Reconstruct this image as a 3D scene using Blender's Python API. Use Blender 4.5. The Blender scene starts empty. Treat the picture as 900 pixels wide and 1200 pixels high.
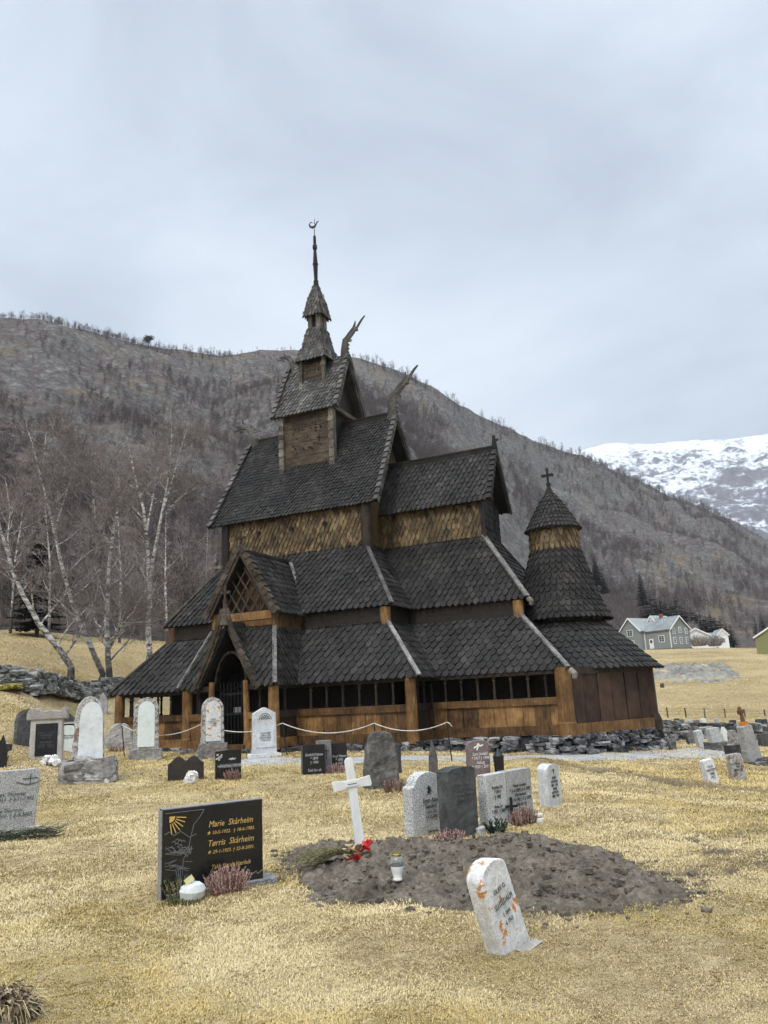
import bpy, bmesh, math, random
import numpy as np
from mathutils import Vector, Matrix

rng = np.random.default_rng(7)
random.seed(7)
R = math.radians
scene = bpy.context.scene
COL = scene.collection

# ------------------------------------------------------------------ camera
F, PITCH, ROLL, EYE = 914.92, R(13.412), R(2.895), 1.6
r0 = Vector((1, 0, 0)); fw = Vector((0, math.cos(PITCH), math.sin(PITCH))); u0 = Vector((0, -math.sin(PITCH), math.cos(PITCH)))
cr = r0 * math.cos(ROLL) - u0 * math.sin(ROLL)
cu = r0 * math.sin(ROLL) + u0 * math.cos(ROLL)
cam_d = bpy.data.cameras.new('camera'); cam = bpy.data.objects.new('camera', cam_d); COL.objects.link(cam)
M = Matrix.Identity(4)
for i in range(3):
    M[i][0] = cr[i]; M[i][1] = cu[i]; M[i][2] = -fw[i]
M[2][3] = EYE
cam.matrix_world = M
cam_d.sensor_fit = 'VERTICAL'; cam_d.sensor_height = 24.0; cam_d.lens = F / 1200 * 24.0
cam_d.clip_start = 0.1; cam_d.clip_end = 12000
scene.camera = cam

def ray(px, py):
    d = cr * ((px - 450) / F) + cu * ((600 - py) / F) + fw
    return d.normalized()
def azel(px, py):
    d = ray(px, py)
    return math.degrees(math.atan2(d.x, d.y)), d.z / math.hypot(d.x, d.y)
def project(p):
    v = Vector(p) - Vector((0, 0, EYE)); z = v.dot(fw)
    return 450 + F * v.dot(cr) / z, 600 - F * v.dot(cu) / z

# ------------------------------------------------------------------ noise
def _h(ix, iy, iz, seed):
    n = (ix.astype(np.int64) * 374761393 + iy.astype(np.int64) * 668265263 + iz.astype(np.int64) * 2147483647 + seed * 1274126177) & 0xFFFFFFFF
    n = ((n ^ (n >> 13)) * 1274126177) & 0xFFFFFFFF
    n = ((n ^ (n >> 16)) * 2246822519) & 0xFFFFFFFF
    return ((n ^ (n >> 15)) & 0xFFFFFF) / float(0xFFFFFF)
def vnoise(x, y, z=None, seed=0):
    x = np.asarray(x, float); y = np.asarray(y, float); z = np.zeros_like(x) if z is None else np.asarray(z, float)
    xi, yi, zi = np.floor(x), np.floor(y), np.floor(z)
    fx, fy, fz = x - xi, y - yi, z - zi
    fx = fx * fx * (3 - 2 * fx); fy = fy * fy * (3 - 2 * fy); fz = fz * fz * (3 - 2 * fz)
    def c(a, b, d): return _h(xi + a, yi + b, zi + d, seed)
    l = lambda a, b, t: a + (b - a) * t
    return l(l(l(c(0,0,0), c(1,0,0), fx), l(c(0,1,0), c(1,1,0), fx), fy), l(l(c(0,0,1), c(1,0,1), fx), l(c(0,1,1), c(1,1,1), fx), fy), fz) * 2 - 1
def fbm(x, y, z=None, seed=0, o=4, gain=.5):
    s = 0; a = 1; x = np.asarray(x, float); y = np.asarray(y, float)
    for i in range(o):
        s = s + a * vnoise(x, y, z, seed + i * 17); a *= gain; x = x * 2.03 + 5.1; y = y * 2.03 + 1.7
        if z is not None: z = np.asarray(z, float) * 2.03
    return s

# ------------------------------------------------------------------ objects
def tag(o, label=None, cat=None, group=None, kind=None):
    if label: o['label'] = label
    if cat: o['category'] = cat
    if group: o['group'] = group
    if kind: o['kind'] = kind
    return o
def empty(name, loc=(0, 0, 0), rz=0, parent=None):
    o = bpy.data.objects.new(name, None); COL.objects.link(o); o.location = loc; o.rotation_euler = (0, 0, rz)
    o.empty_display_size = .2
    if parent: o.parent = parent
    return o
def np_mesh(name, V, Fq, rnd=None, smooth=False, attrs=None):
    """V (n,3), Fq (m,k) with one k for all faces"""
    me = bpy.data.meshes.new(name)
    V = np.ascontiguousarray(V, np.float32); Fq = np.ascontiguousarray(Fq, np.int32)
    m, k = Fq.shape
    me.vertices.add(len(V)); me.vertices.foreach_set('co', V.ravel())
    me.loops.add(m * k); me.loops.foreach_set('vertex_index', Fq.ravel())
    me.polygons.add(m); me.polygons.foreach_set('loop_start', np.arange(0, m * k, k, dtype=np.int32))
    if smooth: me.polygons.foreach_set('use_smooth', np.ones(m, bool))
    me.update(calc_edges=True)
    if rnd is not None:
        a = me.attributes.new('rnd', 'FLOAT', 'FACE'); a.data.foreach_set('value', np.ascontiguousarray(rnd, np.float32))
    for n_, v_ in (attrs or {}).items():
        a = me.attributes.new(n_, 'FLOAT', 'POINT'); a.data.foreach_set('value', np.ascontiguousarray(v_, np.float32))
    return me
def link(name, me, mat, parent=None, loc=None):
    o = bpy.data.objects.new(name, me); COL.objects.link(o)
    for m in (mat if isinstance(mat, (list, tuple)) else [mat]): me.materials.append(m)
    if parent: o.parent = parent
    if loc is not None: o.location = loc
    return o

_rock_cache = []
def _rock_templates():
    if _rock_cache: return _rock_cache
    for s in range(14):
        bm = bmesh.new(); bmesh.ops.create_cube(bm, size=1)
        bmesh.ops.subdivide_edges(bm, edges=bm.edges[:], cuts=2, use_grid_fill=True)
        V = np.array([v.co[:] for v in bm.verts]); Fq = np.array([[v.index for v in f.verts] for f in bm.faces]); bm.free()
        n = V / np.linalg.norm(V, axis=1)[:, None]
        V = V * .76 + n * .13
        V += .10 * np.c_[vnoise(V[:, 0] * 2.2, V[:, 1] * 2.2, V[:, 2] * 2.2, s), vnoise(V[:, 0] * 2.2, V[:, 1] * 2.2, V[:, 2] * 2.2, s + 50), vnoise(V[:, 0] * 2.2, V[:, 1] * 2.2, V[:, 2] * 2.2, s + 90)]
        V += .035 * np.random.default_rng(s).normal(size=V.shape)
        _rock_cache.append((V, Fq))
    return _rock_cache

class MB:
    def __init__(s): s.v = []; s.f = []; s.r = []; s.n = 0
    def add(s, V, faces, rnd=None):
        rnd = random.random() if rnd is None else rnd
        b = s.n
        s.v.extend([tuple(p) for p in V]); s.n += len(V)
        for f in faces:
            s.f.append(tuple(i + b for i in f)); s.r.append(rnd)
    def box(s, c, size, rot=None, rnd=None, jit=0):
        hx, hy, hz = size[0] / 2, size[1] / 2, size[2] / 2
        V = [Vector((x * hx, y * hy, z * hz)) for z in (-1, 1) for y in (-1, 1) for x in (-1, 1)]
        if jit: V = [v + Vector([random.uniform(-jit, jit) for _ in range(3)]) for v in V]
        if rot is not None: V = [rot @ v for v in V]
        c = Vector(c)
        s.add([v + c for v in V], [(0, 2, 3, 1), (4, 5, 7, 6), (0, 1, 5, 4), (2, 6, 7, 3), (0, 4, 6, 2), (1, 3, 7, 5)], rnd)
    def beam(s, a, b, w, h, up=(0, 0, 1), rnd=None):
        """box from a to b, w across, h along up"""
        a = Vector(a); b = Vector(b); d = (b - a); L = d.length; d.normalize(); up = Vector(up)
        x = d.cross(up)
        if x.length < 1e-5: x = d.cross(Vector((1, 0, 0)))
        x.normalize(); z = x.cross(d)
        V = []
        for t in (0, L):
            for q in (-1, 1):
                for p in (-1, 1): V.append(a + d * t + x * (p * w / 2) + z * (q * h / 2))
        s.add(V, [(0, 1, 3, 2), (4, 6, 7, 5), (0, 4, 5, 1), (2, 3, 7, 6), (0, 2, 6, 4), (1, 5, 7, 3)], rnd)
    def tube(s, pts, rad, n=6, rnd=None, flat=(1, 1), caps=True):
        pts = [Vector(p) for p in pts]; rnd = random.random() if rnd is None else rnd
        if not isinstance(rad, (list, tuple)): rad = [rad] * len(pts)
        V = []; fs = []; x = None
        for i, p in enumerate(pts):
            d = (pts[min(i + 1, len(pts) - 1)] - pts[max(i - 1, 0)]).normalized()
            if x is None:
                x = d.orthogonal().normalized() if abs(d.y) < .9 and flat == (1, 1) else d.cross(Vector((0, 1, 0)))
                if x.length < 1e-4: x = d.orthogonal()
                x.normalize()
            x = (x - d * x.dot(d)).normalized(); y = d.cross(x)
            for k in range(n):
                a = 2 * math.pi * k / n
                V.append(p + x * (math.cos(a) * rad[i] * flat[0]) + y * (math.sin(a) * rad[i] * flat[1]))
        for i in range(len(pts) - 1):
            for k in range(n):
                a = i * n + k; b = i * n + (k + 1) % n
                fs.append((a, b, b + n, a + n))
        if caps: fs.append(tuple(range(n - 1, -1, -1))); fs.append(tuple(range((len(pts) - 1) * n, len(pts) * n)))
        s.add(V, fs, rnd)
    def lathe(s, prof, n=16, c=(0, 0, 0), rnd=None):
        V = []; fs = []
        for r, z in prof:
            for k in range(n):
                a = 2 * math.pi * k / n; V.append((c[0] + r * math.cos(a), c[1] + r * math.sin(a), c[2] + z))
        for i in range(len(prof) - 1):
            for k in range(n):
                a = i * n + k; b = i * n + (k + 1) % n
                fs.append((a, b, b + n, a + n))
        fs.append(tuple(range(n - 1, -1, -1))); fs.append(tuple(range((len(prof) - 1) * n, len(prof) * n)))
        s.add(V, fs, rnd)
    def prism(s, out, y0, y1, rnd=None, T=None):
        """outline [(x,z)] CCW seen from -y, extruded y0 (front) .. y1 (back)"""
        n = len(out); V = [Vector((x, y0, z)) for x, z in out] + [Vector((x, y1, z)) for x, z in out]
        if T is not None: V = [T @ v for v in V]
        fs = [tuple(range(n)), tuple(range(2 * n - 1, n - 1, -1))] + [(i + n, (i + 1) % n + n, (i + 1) % n, i) for i in range(n)]
        s.add(V, fs, rnd)
    def rock(s, c, size, rz=0, tilt=0, rnd=None, seed=None):
        V, Fq = random.choice(_rock_templates()) if seed is None else _rock_templates()[seed % 14]
        m = np.array((Matrix.Rotation(rz, 3, 'Z') @ Matrix.Rotation(tilt, 3, 'X')))
        P = (V * np.array(size)) @ m.T + np.array(c)
        s.add(P.tolist(), Fq.tolist(), rnd)
    def shingles(s, A, B, C, D, w=.16, h=.2, t=.04, deck=.07, pointed=.72, jit=.015, over=.08):
        A, B, C, D = map(Vector, (A, B, C, D))
        e = (B - A).normalized(); n = e.cross(D - A).normalized(); u = n.cross(e)
        def uv(p): q = p - A; return q.dot(e), q.dot(u)
        ax, ab = 0, 0; bx, bb = uv(B); cx, cb = uv(C); dx, db = uv(D)
        H = max(cb, db)
        # deck
        dn = n * -deck
        s.add([A, B, C, D, A + dn, B + dn, C + dn, D + dn], [(0, 1, 2, 3), (7, 6, 5, 4), (0, 4, 5, 1), (1, 5, 6, 2), (2, 6, 7, 3), (3, 7, 4, 0)], .35)
        def xr(b):
            b = min(max(b, 0), H)
            l = dx * b / max(db, 1e-6); r = bx + (cx - bx) * (b - bb) / max(cb - bb, 1e-6)
            return l, r
        k = 0; b = -over
        L = h * 1.75
        while b < H - .02:
            l0, _ = xr(b); _, r1 = xr(b)
            off = (k % 2) * w / 2
            i0 = int(math.floor((min(xr(b)[0], xr(b + L)[0]) - w) / w)); i1 = int(math.ceil((max(xr(b)[1], xr(b + L)[1]) + w) / w))
            for i in range(i0, i1 + 1):
                cx_ = i * w + off + random.uniform(-jit, jit); g = w * .455 * random.uniform(.94, 1.02)
                bj = b + random.uniform(-jit, jit)
                top = min(bj + L, H)
                pts = [(-g, top), (-g, bj + pointed * h), (-g * .62, bj + pointed * h * .36), (0, bj), (g * .62, bj + pointed * h * .36), (g, bj + pointed * h), (g, top)]
                P = []
                for x, y in pts:
                    l, r = xr(y); P.append((min(max(cx_ + x, l), r), y))
                if max(p[0] for p in P) - min(p[0] for p in P) < .035: continue
                lift = t * random.uniform(.8, 1.3); tw = random.uniform(-.011, .011)
                V = []
                for x, y in P:
                    f = 1 - (y - bj) / L
                    V.append(A + e * x + u * y + n * (.004 + lift * max(f, 0) * 1.25 + tw * (x - cx_) / g))
                V2 = [v - n * (lift * .95) for v in V[1:6]]
                s.add(V + V2, [(0, 1, 2, 3, 4, 5, 6), (1, 7, 8, 2), (2, 8, 9, 3), (3, 9, 10, 4), (4, 10, 11, 5)])
            b += h; k += 1
    def cone_shingles(s, c, r0_, z0, r1_, z1, w=.16, h=.2, t=.04, a0=0, a1=2 * math.pi, pointed=.72, over=.06):
        c = Vector(c); sl = math.hypot(r1_ - r0_, z1 - z0); k = 0
        nseg = 48; V = []; fs = []
        for j, (r, z) in enumerate(((r0_, z0), (r1_, z1))):
            for i in range(nseg + 1):
                a = a0 + (a1 - a0) * i / nseg; V.append(c + Vector((r * math.cos(a), r * math.sin(a), z)))
        for i in range(nseg): fs.append((i, i + 1, i + nseg + 2, i + nseg + 1))
        s.add(V, fs, .35)
        b = -over; L = h * 1.75
        dr, dz = (r1_ - r0_) / sl, (z1 - z0) / sl
        while b < sl - .02:
            rr = r0_ + dr * b; n = max(6, int(round((a1 - a0) * rr / w))); da = (a1 - a0) / n
            for i in range(n):
                am = a0 + (i + .5 * (k % 2) + .25) * da + random.uniform(-.05, .05) * da
                top = min(b + L, sl); g = .46
                bj = b + random.uniform(-.012, .012); lift = t * random.uniform(.8, 1.3)
                pts = [(-g, top), (-g, bj + pointed * h), (-g * .62, bj + pointed * h * .36), (0, bj), (g * .62, bj + pointed * h * .36), (g, bj + pointed * h), (g, top)]
                def P3(x, y, o):
                    a = am + x * da; rad = r0_ + dr * y
                    er = Vector((math.cos(a), math.sin(a), 0)); nn = er * dz - Vector((0, 0, dr))
                    return c + er * rad + Vector((0, 0, z0 + dz * y)) + nn * o
                V = [P3(x, y, .006 + lift * max(1 - (y - bj) / L, 0) * 1.25) for x, y in pts]
                V2 = [P3(x, y, .006 + lift * (max(1 - (y - bj) / L, 0) * 1.25 - .95)) for x, y in pts[1:6]]
                s.add(V + V2, [(0, 1, 2, 3, 4, 5, 6), (1, 7, 8, 2), (2, 8, 9, 3), (3, 9, 10, 4), (4, 10, 11, 5)])
            b += h; k += 1
    def build(s, name, mat, parent=None, loc=None, smooth=False):
        me = bpy.data.meshes.new(name); me.from_pydata(s.v, [], s.f)
        a = me.attributes.new('rnd', 'FLOAT', 'FACE'); a.data.foreach_set('value', np.array(s.r, np.float32))
        if smooth: me.polygons.foreach_set('use_smooth', np.ones(len(me.polygons), bool))
        me.validate(); me.update()
        return link(name, me, mat, parent, loc)

# ------------------------------------------------------------------ materials
def new_mat(name):
    m = bpy.data.materials.new(name); m.use_nodes = True
    nt = m.node_tree; b = nt.nodes['Principled BSDF']
    return m, nt, b
def N(nt, t, **kw):
    n = nt.nodes.new(t)
    for k, v in kw.items():
        if k in n.inputs: n.inputs[k].default_value = v
        else: setattr(n, k, v)
    return n
def ramp(nt, fac, stops):
    n = nt.nodes.new('ShaderNodeValToRGB'); cr_ = n.color_ramp
    while len(cr_.elements) < len(stops): cr_.elements.new(.5)
    for e, (p, c) in zip(cr_.elements, stops):
        e.position = p; e.color = (*c, 1) if len(c) == 3 else c
    nt.links.new(fac, n.inputs[0]); return n.outputs[0]
def mixc(nt, fac, a, b, mode='MIX'):
    n = nt.nodes.new('ShaderNodeMix'); n.data_type = 'RGBA'; n.blend_type = mode
    for sock, v in ((n.inputs[0], fac), (n.inputs[6], a), (n.inputs[7], b)):
        if isinstance(v, (int, float)): sock.default_value = v
        elif isinstance(v, tuple): sock.default_value = (*v, 1) if len(v) == 3 else v
        else: nt.links.new(v, sock)
    return n.outputs[2]
def mth(nt, op, a, b=None, clamp=False):
    n = nt.nodes.new('ShaderNodeMath'); n.operation = op; n.use_clamp = clamp
    for i, v in enumerate((a, b)):
        if v is None: continue
        if isinstance(v, (int, float)): n.inputs[i].default_value = v
        else: nt.links.new(v, n.inputs[i])
    return n.outputs[0]
def coords(nt, kind='Object', scale=(1, 1, 1)):
    t = nt.nodes.new('ShaderNodeTexCoord'); mp = nt.nodes.new('ShaderNodeMapping'); mp.inputs['Scale'].default_value = scale
    nt.links.new(t.outputs[kind], mp.inputs['Vector']); return mp.outputs[0]
def noise(nt, vec, scale, detail=5, rough=.6, dist=0):
    n = nt.nodes.new('ShaderNodeTexNoise'); n.inputs['Scale'].default_value = scale; n.inputs['Detail'].default_value = detail
    n.inputs['Roughness'].default_value = rough; n.inputs['Distortion'].default_value = dist
    nt.links.new(vec, n.inputs['Vector']); return n.outputs['Fac']
def bump(nt, b, h, strength, dist=.01):
    n = nt.nodes.new('ShaderNodeBump'); n.inputs['Strength'].default_value = strength; n.inputs['Distance'].default_value = dist
    nt.links.new(h, n.inputs['Height']); nt.links.new(n.outputs[0], b.inputs['Normal'])
def attr(nt, name='rnd'):
    n = nt.nodes.new('ShaderNodeAttribute'); n.attribute_name = name; return n.outputs['Fac']

def simple(name, c, rough=.7, metal=0, spec=.5, var=.0):
    m, nt, b = new_mat(name)
    if var:
        v = coords(nt); f = noise(nt, v, 9)
        col = ramp(nt, f, [(.3, tuple(x * (1 - var) for x in c)), (.7, tuple(min(1, x * (1 + var)) for x in c))])
        nt.links.new(col, b.inputs['Base Color'])
    else: b.inputs['Base Color'].default_value = (*c, 1)
    b.inputs['Roughness'].default_value = rough; b.inputs['Metallic'].default_value = metal
    b.inputs['Specular IOR Level'].default_value = spec
    return m
def wood(name, dark, mid, light, scale=(14, 14, 1.6), rough=.7, bmp=.6, patch=2.2, rv=.3):
    """weathered timber: grain noise, random tone per board, patchy wear"""
    m, nt, b = new_mat(name)
    v = coords(nt, 'Object', scale); g = noise(nt, v, 2.5, 6, .65)
    p = noise(nt, coords(nt, 'Object', (1, 1, 1)), patch, 4)
    f = mth(nt, 'ADD', mth(nt, 'MULTIPLY', g, .85 - rv), mth(nt, 'MULTIPLY', attr(nt), rv))
    f = mth(nt, 'ADD', f, mth(nt, 'MULTIPLY', mth(nt, 'SUBTRACT', p, .5), .55))
    col = ramp(nt, f, [(.22, dark), (.45, mid), (.68, light)])
    nt.links.new(col, b.inputs['Base Color']); b.inputs['Roughness'].default_value = rough
    b.inputs['Specular IOR Level'].default_value = .25
    bump(nt, b, g, bmp, .012)
    return m
def stone_mat(name, dark, mid, light, scale=14, lichen=None, lich_amt=.62, rough=.85, bmp=.5, speck=None, lscale=5, rv=.18):
    m, nt, b = new_mat(name)
    v = coords(nt, 'Object'); n1 = noise(nt, v, scale, 8, .7); n2 = noise(nt, v, scale * .18, 4)
    f = mth(nt, 'ADD', mth(nt, 'MULTIPLY', n1, .6), mth(nt, 'MULTIPLY', n2, .4))
    f = mth(nt, 'ADD', f, mth(nt, 'MULTIPLY', mth(nt, 'SUBTRACT', attr(nt), .5), rv))
    col = ramp(nt, f, [(.34, dark), (.5, mid), (.66, light)])
    if speck is not None:
        vo = nt.nodes.new('ShaderNodeTexNoise'); vo.inputs['Scale'].default_value = 70; vo.inputs['Detail'].default_value = 2
        nt.links.new(v, vo.inputs['Vector'])
        col = mixc(nt, ramp(nt, vo.outputs['Fac'], [(.53, (0, 0, 0)), (.6, (1, 1, 1))]), col, speck)
    if lichen is not None:
        l = noise(nt, v, lscale, 6, .65, .4)
        col = mixc(nt, ramp(nt, l, [(lich_amt, (0, 0, 0)), (lich_amt + .03, (1, 1, 1))]), col, lichen)
    nt.links.new(col, b.inputs['Base Color']); b.inputs['Roughness'].default_value = rough
    b.inputs['Specular IOR Level'].default_value = .3
    bump(nt, b, n1, bmp, .01)
    return m
# ------------------------------------------------------------------ terrain
AZ = np.array([-60, -35, -26, -20, -16, -10, 0, 8, 14, 19, 26, 36, 60.])
RR = np.array([0, 8, 12, 16, 20, 24, 28, 32, 38, 46, 60, 85, 120, 160, 225, 300.])
ZT = np.array([
    [0, 0, .05, .3, .9, 1.9, 3.0, 3.8, 4.9, 6.1, 8.3, 12, 17, 23, 33, 45],
    [0, 0, .05, .2, .6, 1.3, 2.4, 3.2, 4.4, 5.6, 7.9, 12, 17, 23, 33, 45],
    [0, 0, .0, .1, .35, .85, 1.9, 2.9, 3.9, 5.1, 7.5, 12, 17, 23, 33, 45],
    [0, 0, .0, .08, .2, .3, .5, 1.1, 2.5, 4.0, 6.9, 11, 16, 22, 32, 44],
    [0, 0, .0, .08, .2, .25, .25, .4, 1.4, 2.9, 6.3, 10, 15, 21, 31, 43],
    [0, 0, .0, .08, .2, .25, .25, .25, .6, 1.6, 3.6, 7, 10, 14, 24, 36],
    [0, 0, .0, .03, .1, .14, .18, .2, .2, .3, 1.2, 3, 6, 9, 15, 24],
    [0, 0, -.02, -.05, -.05, -.05, .0, 0, 0, .1, .5, 2, 4.5, 8, 14, 22],
    [0, 0, -.05, -.15, -.24, -.22, -.15, -.2, -.3, -.3, -.2, 1.3, 3.5, 6.6, 11.4, 15],
    [0, 0, -.1, -.28, -.36, -.32, -.28, -.38, -.5, -.6, -.7, 1.0, 3.4, 6.3, 10.6, 14],
    [0, 0, -.12, -.35, -.5, -.58, -.6, -.6, -.6, -.7, -.7, 1.0, 3.1, 5.6, 8.8, 12],
    [0, 0, -.12, -.35, -.5, -.6, -.6, -.6, -.6, -.7, -.6, 1.0, 3, 5.4, 8.6, 12],
    [0, 0, -.12, -.35, -.5, -.6, -.6, -.6, -.6, -.6, -.4, 1.0, 3.6, 6, 9, 12]])
TOE_AZ = np.array([-80, -26, -16, -8, 2, 10, 16, 26, 80.])
TOE_R = np.array([60, 60, 62, 70, 110, 190, 255, 262, 262.])
def _cub(t): return t * t * (3 - 2 * t)
def gz0(x, y):
    x = np.asarray(x, float); y = np.asarray(y, float)
    r = np.hypot(x, y); a = np.degrees(np.arctan2(x, y))
    back = np.clip((np.abs(a) - 60) / 60, 0, 1)
    a = np.clip(a, AZ[0], AZ[-1]); rc = np.clip(r, 0, 299.9)
    i = np.clip(np.searchsorted(AZ, a, 'right') - 1, 0, len(AZ) - 2); j = np.clip(np.searchsorted(RR, rc, 'right') - 1, 0, len(RR) - 2)
    fa = _cub((a - AZ[i]) / (AZ[i + 1] - AZ[i])); fr = (rc - RR[j]) / (RR[j + 1] - RR[j])
    z = (ZT[i, j] * (1 - fr) + ZT[i, j + 1] * fr) * (1 - fa) + (ZT[i + 1, j] * (1 - fr) + ZT[i + 1, j + 1] * fr) * fa
    z = z * (1 - .85 * back)
    toe = np.interp(a, TOE_AZ, TOE_R)
    z = z - np.clip(r - toe - 3, 0, 1e9) * .12 * (1 - back)
    z = z + .035 * fbm(x * .5, y * .5, seed=3, o=3) * np.clip(r / 6, 0, 1) + .18 * fbm(x * .12, y * .12, seed=9, o=3) * np.clip((r - 30) / 20, 0, 1) + .3 * fbm(x * .03, y * .03, seed=19, o=3) * np.clip((r - 60) / 60, 0, 1)
    return z
def hit(px, py, fn=None):
    fn = fn or gz0
    d = ray(px, py); o = Vector((0, 0, EYE)); lo, hi = 2.0, 700.0
    for k, n in enumerate((500, 60, 60)):
        ts = np.geomspace(lo, hi, n) if k == 0 else np.linspace(lo, hi, n)
        below = d.z * ts + EYE < fn(d.x * ts, d.y * ts)
        if not below.any(): return o + d * 300
        i = max(1, int(np.argmax(below))); lo, hi = ts[i - 1], ts[i]
    return o + d * hi
def at_r(px, py, r):
    """point on the sight line at horizontal distance r"""
    d = ray(px, py); return Vector((0, 0, EYE)) + d * (r / math.hypot(d.x, d.y))

# the strip of cut turf right of the graves
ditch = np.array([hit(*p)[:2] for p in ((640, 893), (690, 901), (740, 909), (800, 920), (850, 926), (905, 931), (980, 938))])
def seg_dist(x, y, P):
    x = np.asarray(x, float); y = np.asarray(y, float); d = np.full(x.shape, 1e9)
    for a, b in zip(P[:-1], P[1:]):
        ab = b - a; t = np.clip(((x - a[0]) * ab[0] + (y - a[1]) * ab[1]) / (ab @ ab), 0, 1)
        d = np.minimum(d, np.hypot(x - a[0] - t * ab[0], y - a[1] - t * ab[1]))
    return d
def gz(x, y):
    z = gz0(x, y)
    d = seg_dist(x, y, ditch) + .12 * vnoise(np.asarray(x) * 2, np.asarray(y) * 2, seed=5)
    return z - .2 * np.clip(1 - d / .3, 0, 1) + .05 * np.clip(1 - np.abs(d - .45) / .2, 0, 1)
def gp(px, py): return hit(px, py, gz)


mound_px = [(332, 1008), (345, 996), (395, 990), (450, 988), (520, 986), (600, 984), (660, 990), (715, 1000), (760, 1022), (808, 1044), (790, 1060), (720, 1070), (640, 1074), (545, 1064), (470, 1060), (400, 1057), (368, 1050), (378, 1038), (345, 1024)]
mound = np.array([gp(*p)[:2] for p in mound_px])
def mound_d(x, y):
    """signed distance to the outline, positive inside"""
    x = np.asarray(x, float); y = np.asarray(y, float)
    P = np.vstack([mound, mound[:1]]); d = seg_dist(x, y, P); ins = np.zeros(x.shape, bool)
    for a, b in zip(P[:-1], P[1:]):
        c = ((a[1] > y) != (b[1] > y)) & (x < (b[0] - a[0]) * (y - a[1]) / (b[1] - a[1] + 1e-12) + a[0]); ins ^= c
    return np.where(ins, d, -d)
mound_c = mound.mean(0)
def mound_h(x, y):
    d = mound_d(x, y) + .17 * fbm(x * 2.6, y * 2.6, seed=31, o=4)
    base = _cub(np.clip(d / .75, 0, 1)) * (.045 + .035 * np.clip((x - mound_c[0] + .3) / 1.0, 0, 1))
    rough = .05 * fbm(x * 3.4, y * 3.4, seed=33, o=3) + .065 * np.abs(fbm(x * 8, y * 8, seed=34, o=4)) - .05 * np.clip(1 - np.abs(fbm(x * 2.2, y * 3.5, seed=37, o=2)) / .06, 0, 1)
    return base + rough * np.clip(d / .12, 0, 1) + np.where(d > 0, .015, -.05 + np.maximum(d, -.3) * .3)
def gtop(x, y):
    return gz(x, y) + np.where(mound_d(x, y) > 0, np.maximum(mound_h(x, y), 0), 0)
def gtp(px, py): return hit(px, py, gtop)
def topz(x, y):
    z = float(gz(x, y)); d = float(mound_d(x, y))
    return max(z, z + float(mound_h(x, y))) if d > 0 else z

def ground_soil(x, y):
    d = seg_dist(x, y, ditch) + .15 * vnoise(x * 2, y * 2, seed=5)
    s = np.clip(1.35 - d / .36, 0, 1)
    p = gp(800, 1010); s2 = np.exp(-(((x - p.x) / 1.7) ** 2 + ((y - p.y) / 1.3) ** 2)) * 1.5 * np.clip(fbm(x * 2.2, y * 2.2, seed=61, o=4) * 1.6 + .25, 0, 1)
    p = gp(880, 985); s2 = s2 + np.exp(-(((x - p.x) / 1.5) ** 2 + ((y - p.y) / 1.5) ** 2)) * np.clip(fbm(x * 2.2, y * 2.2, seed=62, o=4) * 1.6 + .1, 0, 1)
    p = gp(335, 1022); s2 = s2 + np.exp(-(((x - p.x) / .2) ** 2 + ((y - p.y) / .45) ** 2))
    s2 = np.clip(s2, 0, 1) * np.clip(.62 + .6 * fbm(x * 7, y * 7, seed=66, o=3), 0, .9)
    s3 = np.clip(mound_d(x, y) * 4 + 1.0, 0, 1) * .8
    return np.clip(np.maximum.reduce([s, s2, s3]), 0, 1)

# ground sheet in rings round the viewpoint
fine = np.arange(-46, 46.01, .2); coarse = np.r_[np.arange(50, 310.1, 4)]
az = np.radians(np.r_[fine, coarse]); nA = len(az)
rad = np.r_[0.35 * np.exp(np.arange(0, np.log(300 / .35), .0155)), 330, 400, 600, 1000, 2000, 4000]
nR = len(rad)
Rg, Ag = np.meshgrid(rad, az, indexing='ij'); X = Rg * np.sin(Ag); Y = Rg * np.cos(Ag)
Z = gz(X, Y)
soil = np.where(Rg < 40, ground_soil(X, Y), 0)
V = np.c_[X.ravel(), Y.ravel(), Z.ravel()]
ii, jj = np.meshgrid(np.arange(nR - 1), np.arange(nA), indexing='ij'); j2 = (jj + 1) % nA
Fq = np.stack([ii * nA + jj, ii * nA + j2, (ii + 1) * nA + j2, (ii + 1) * nA + jj], -1).reshape(-1, 4)[:, ::-1]
V = np.vstack([V, [[0, 0, float(gz(0., 0.))]]])
tri_c = len(V) - 1
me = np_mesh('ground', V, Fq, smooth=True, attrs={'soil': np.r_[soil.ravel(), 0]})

m_ground, nt, b = new_mat('dry_turf')
v = coords(nt, 'Object')
n1 = noise(nt, v, .55, 5, .6); n2 = noise(nt, v, 6, 7, .7); n3 = noise(nt, v, 45, 5, .7); n4 = noise(nt, v, 1.6, 4, .6)
straw = ramp(nt, n2, [(.3, (.29, .22, .125)), (.5, (.47, .375, .215)), (.7, (.63, .52, .33))])
moss = ramp(nt, n2, [(.3, (.25, .19, .055)), (.7, (.47, .365, .125))])
col = mixc(nt, ramp(nt, n1, [(.5, (0, 0, 0)), (.72, (1, 1, 1))]), straw, moss)
nf = noise(nt, v, .06, 6, .65); col = mixc(nt, ramp(nt, nf, [(.42, (0, 0, 0)), (.66, (.75, .75, .75))]), col, (.24, .18, .095))
col = mixc(nt, ramp(nt, n4, [(.55, (0, 0, 0)), (.75, (.55, .55, .55))]), col, (.27, .215, .12))
col = mixc(nt, ramp(nt, n3, [(.35, (.55, .55, .55)), (.65, (1.1, 1.1, 1.1))]), (0, 0, 0), col, 'MIX') if False else col
fine_ = ramp(nt, n3, [(.3, (.55, .53, .49)), (.62, (.97, .97, .97))])
col = mixc(nt, 1.0, col, fine_, 'MULTIPLY')
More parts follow.
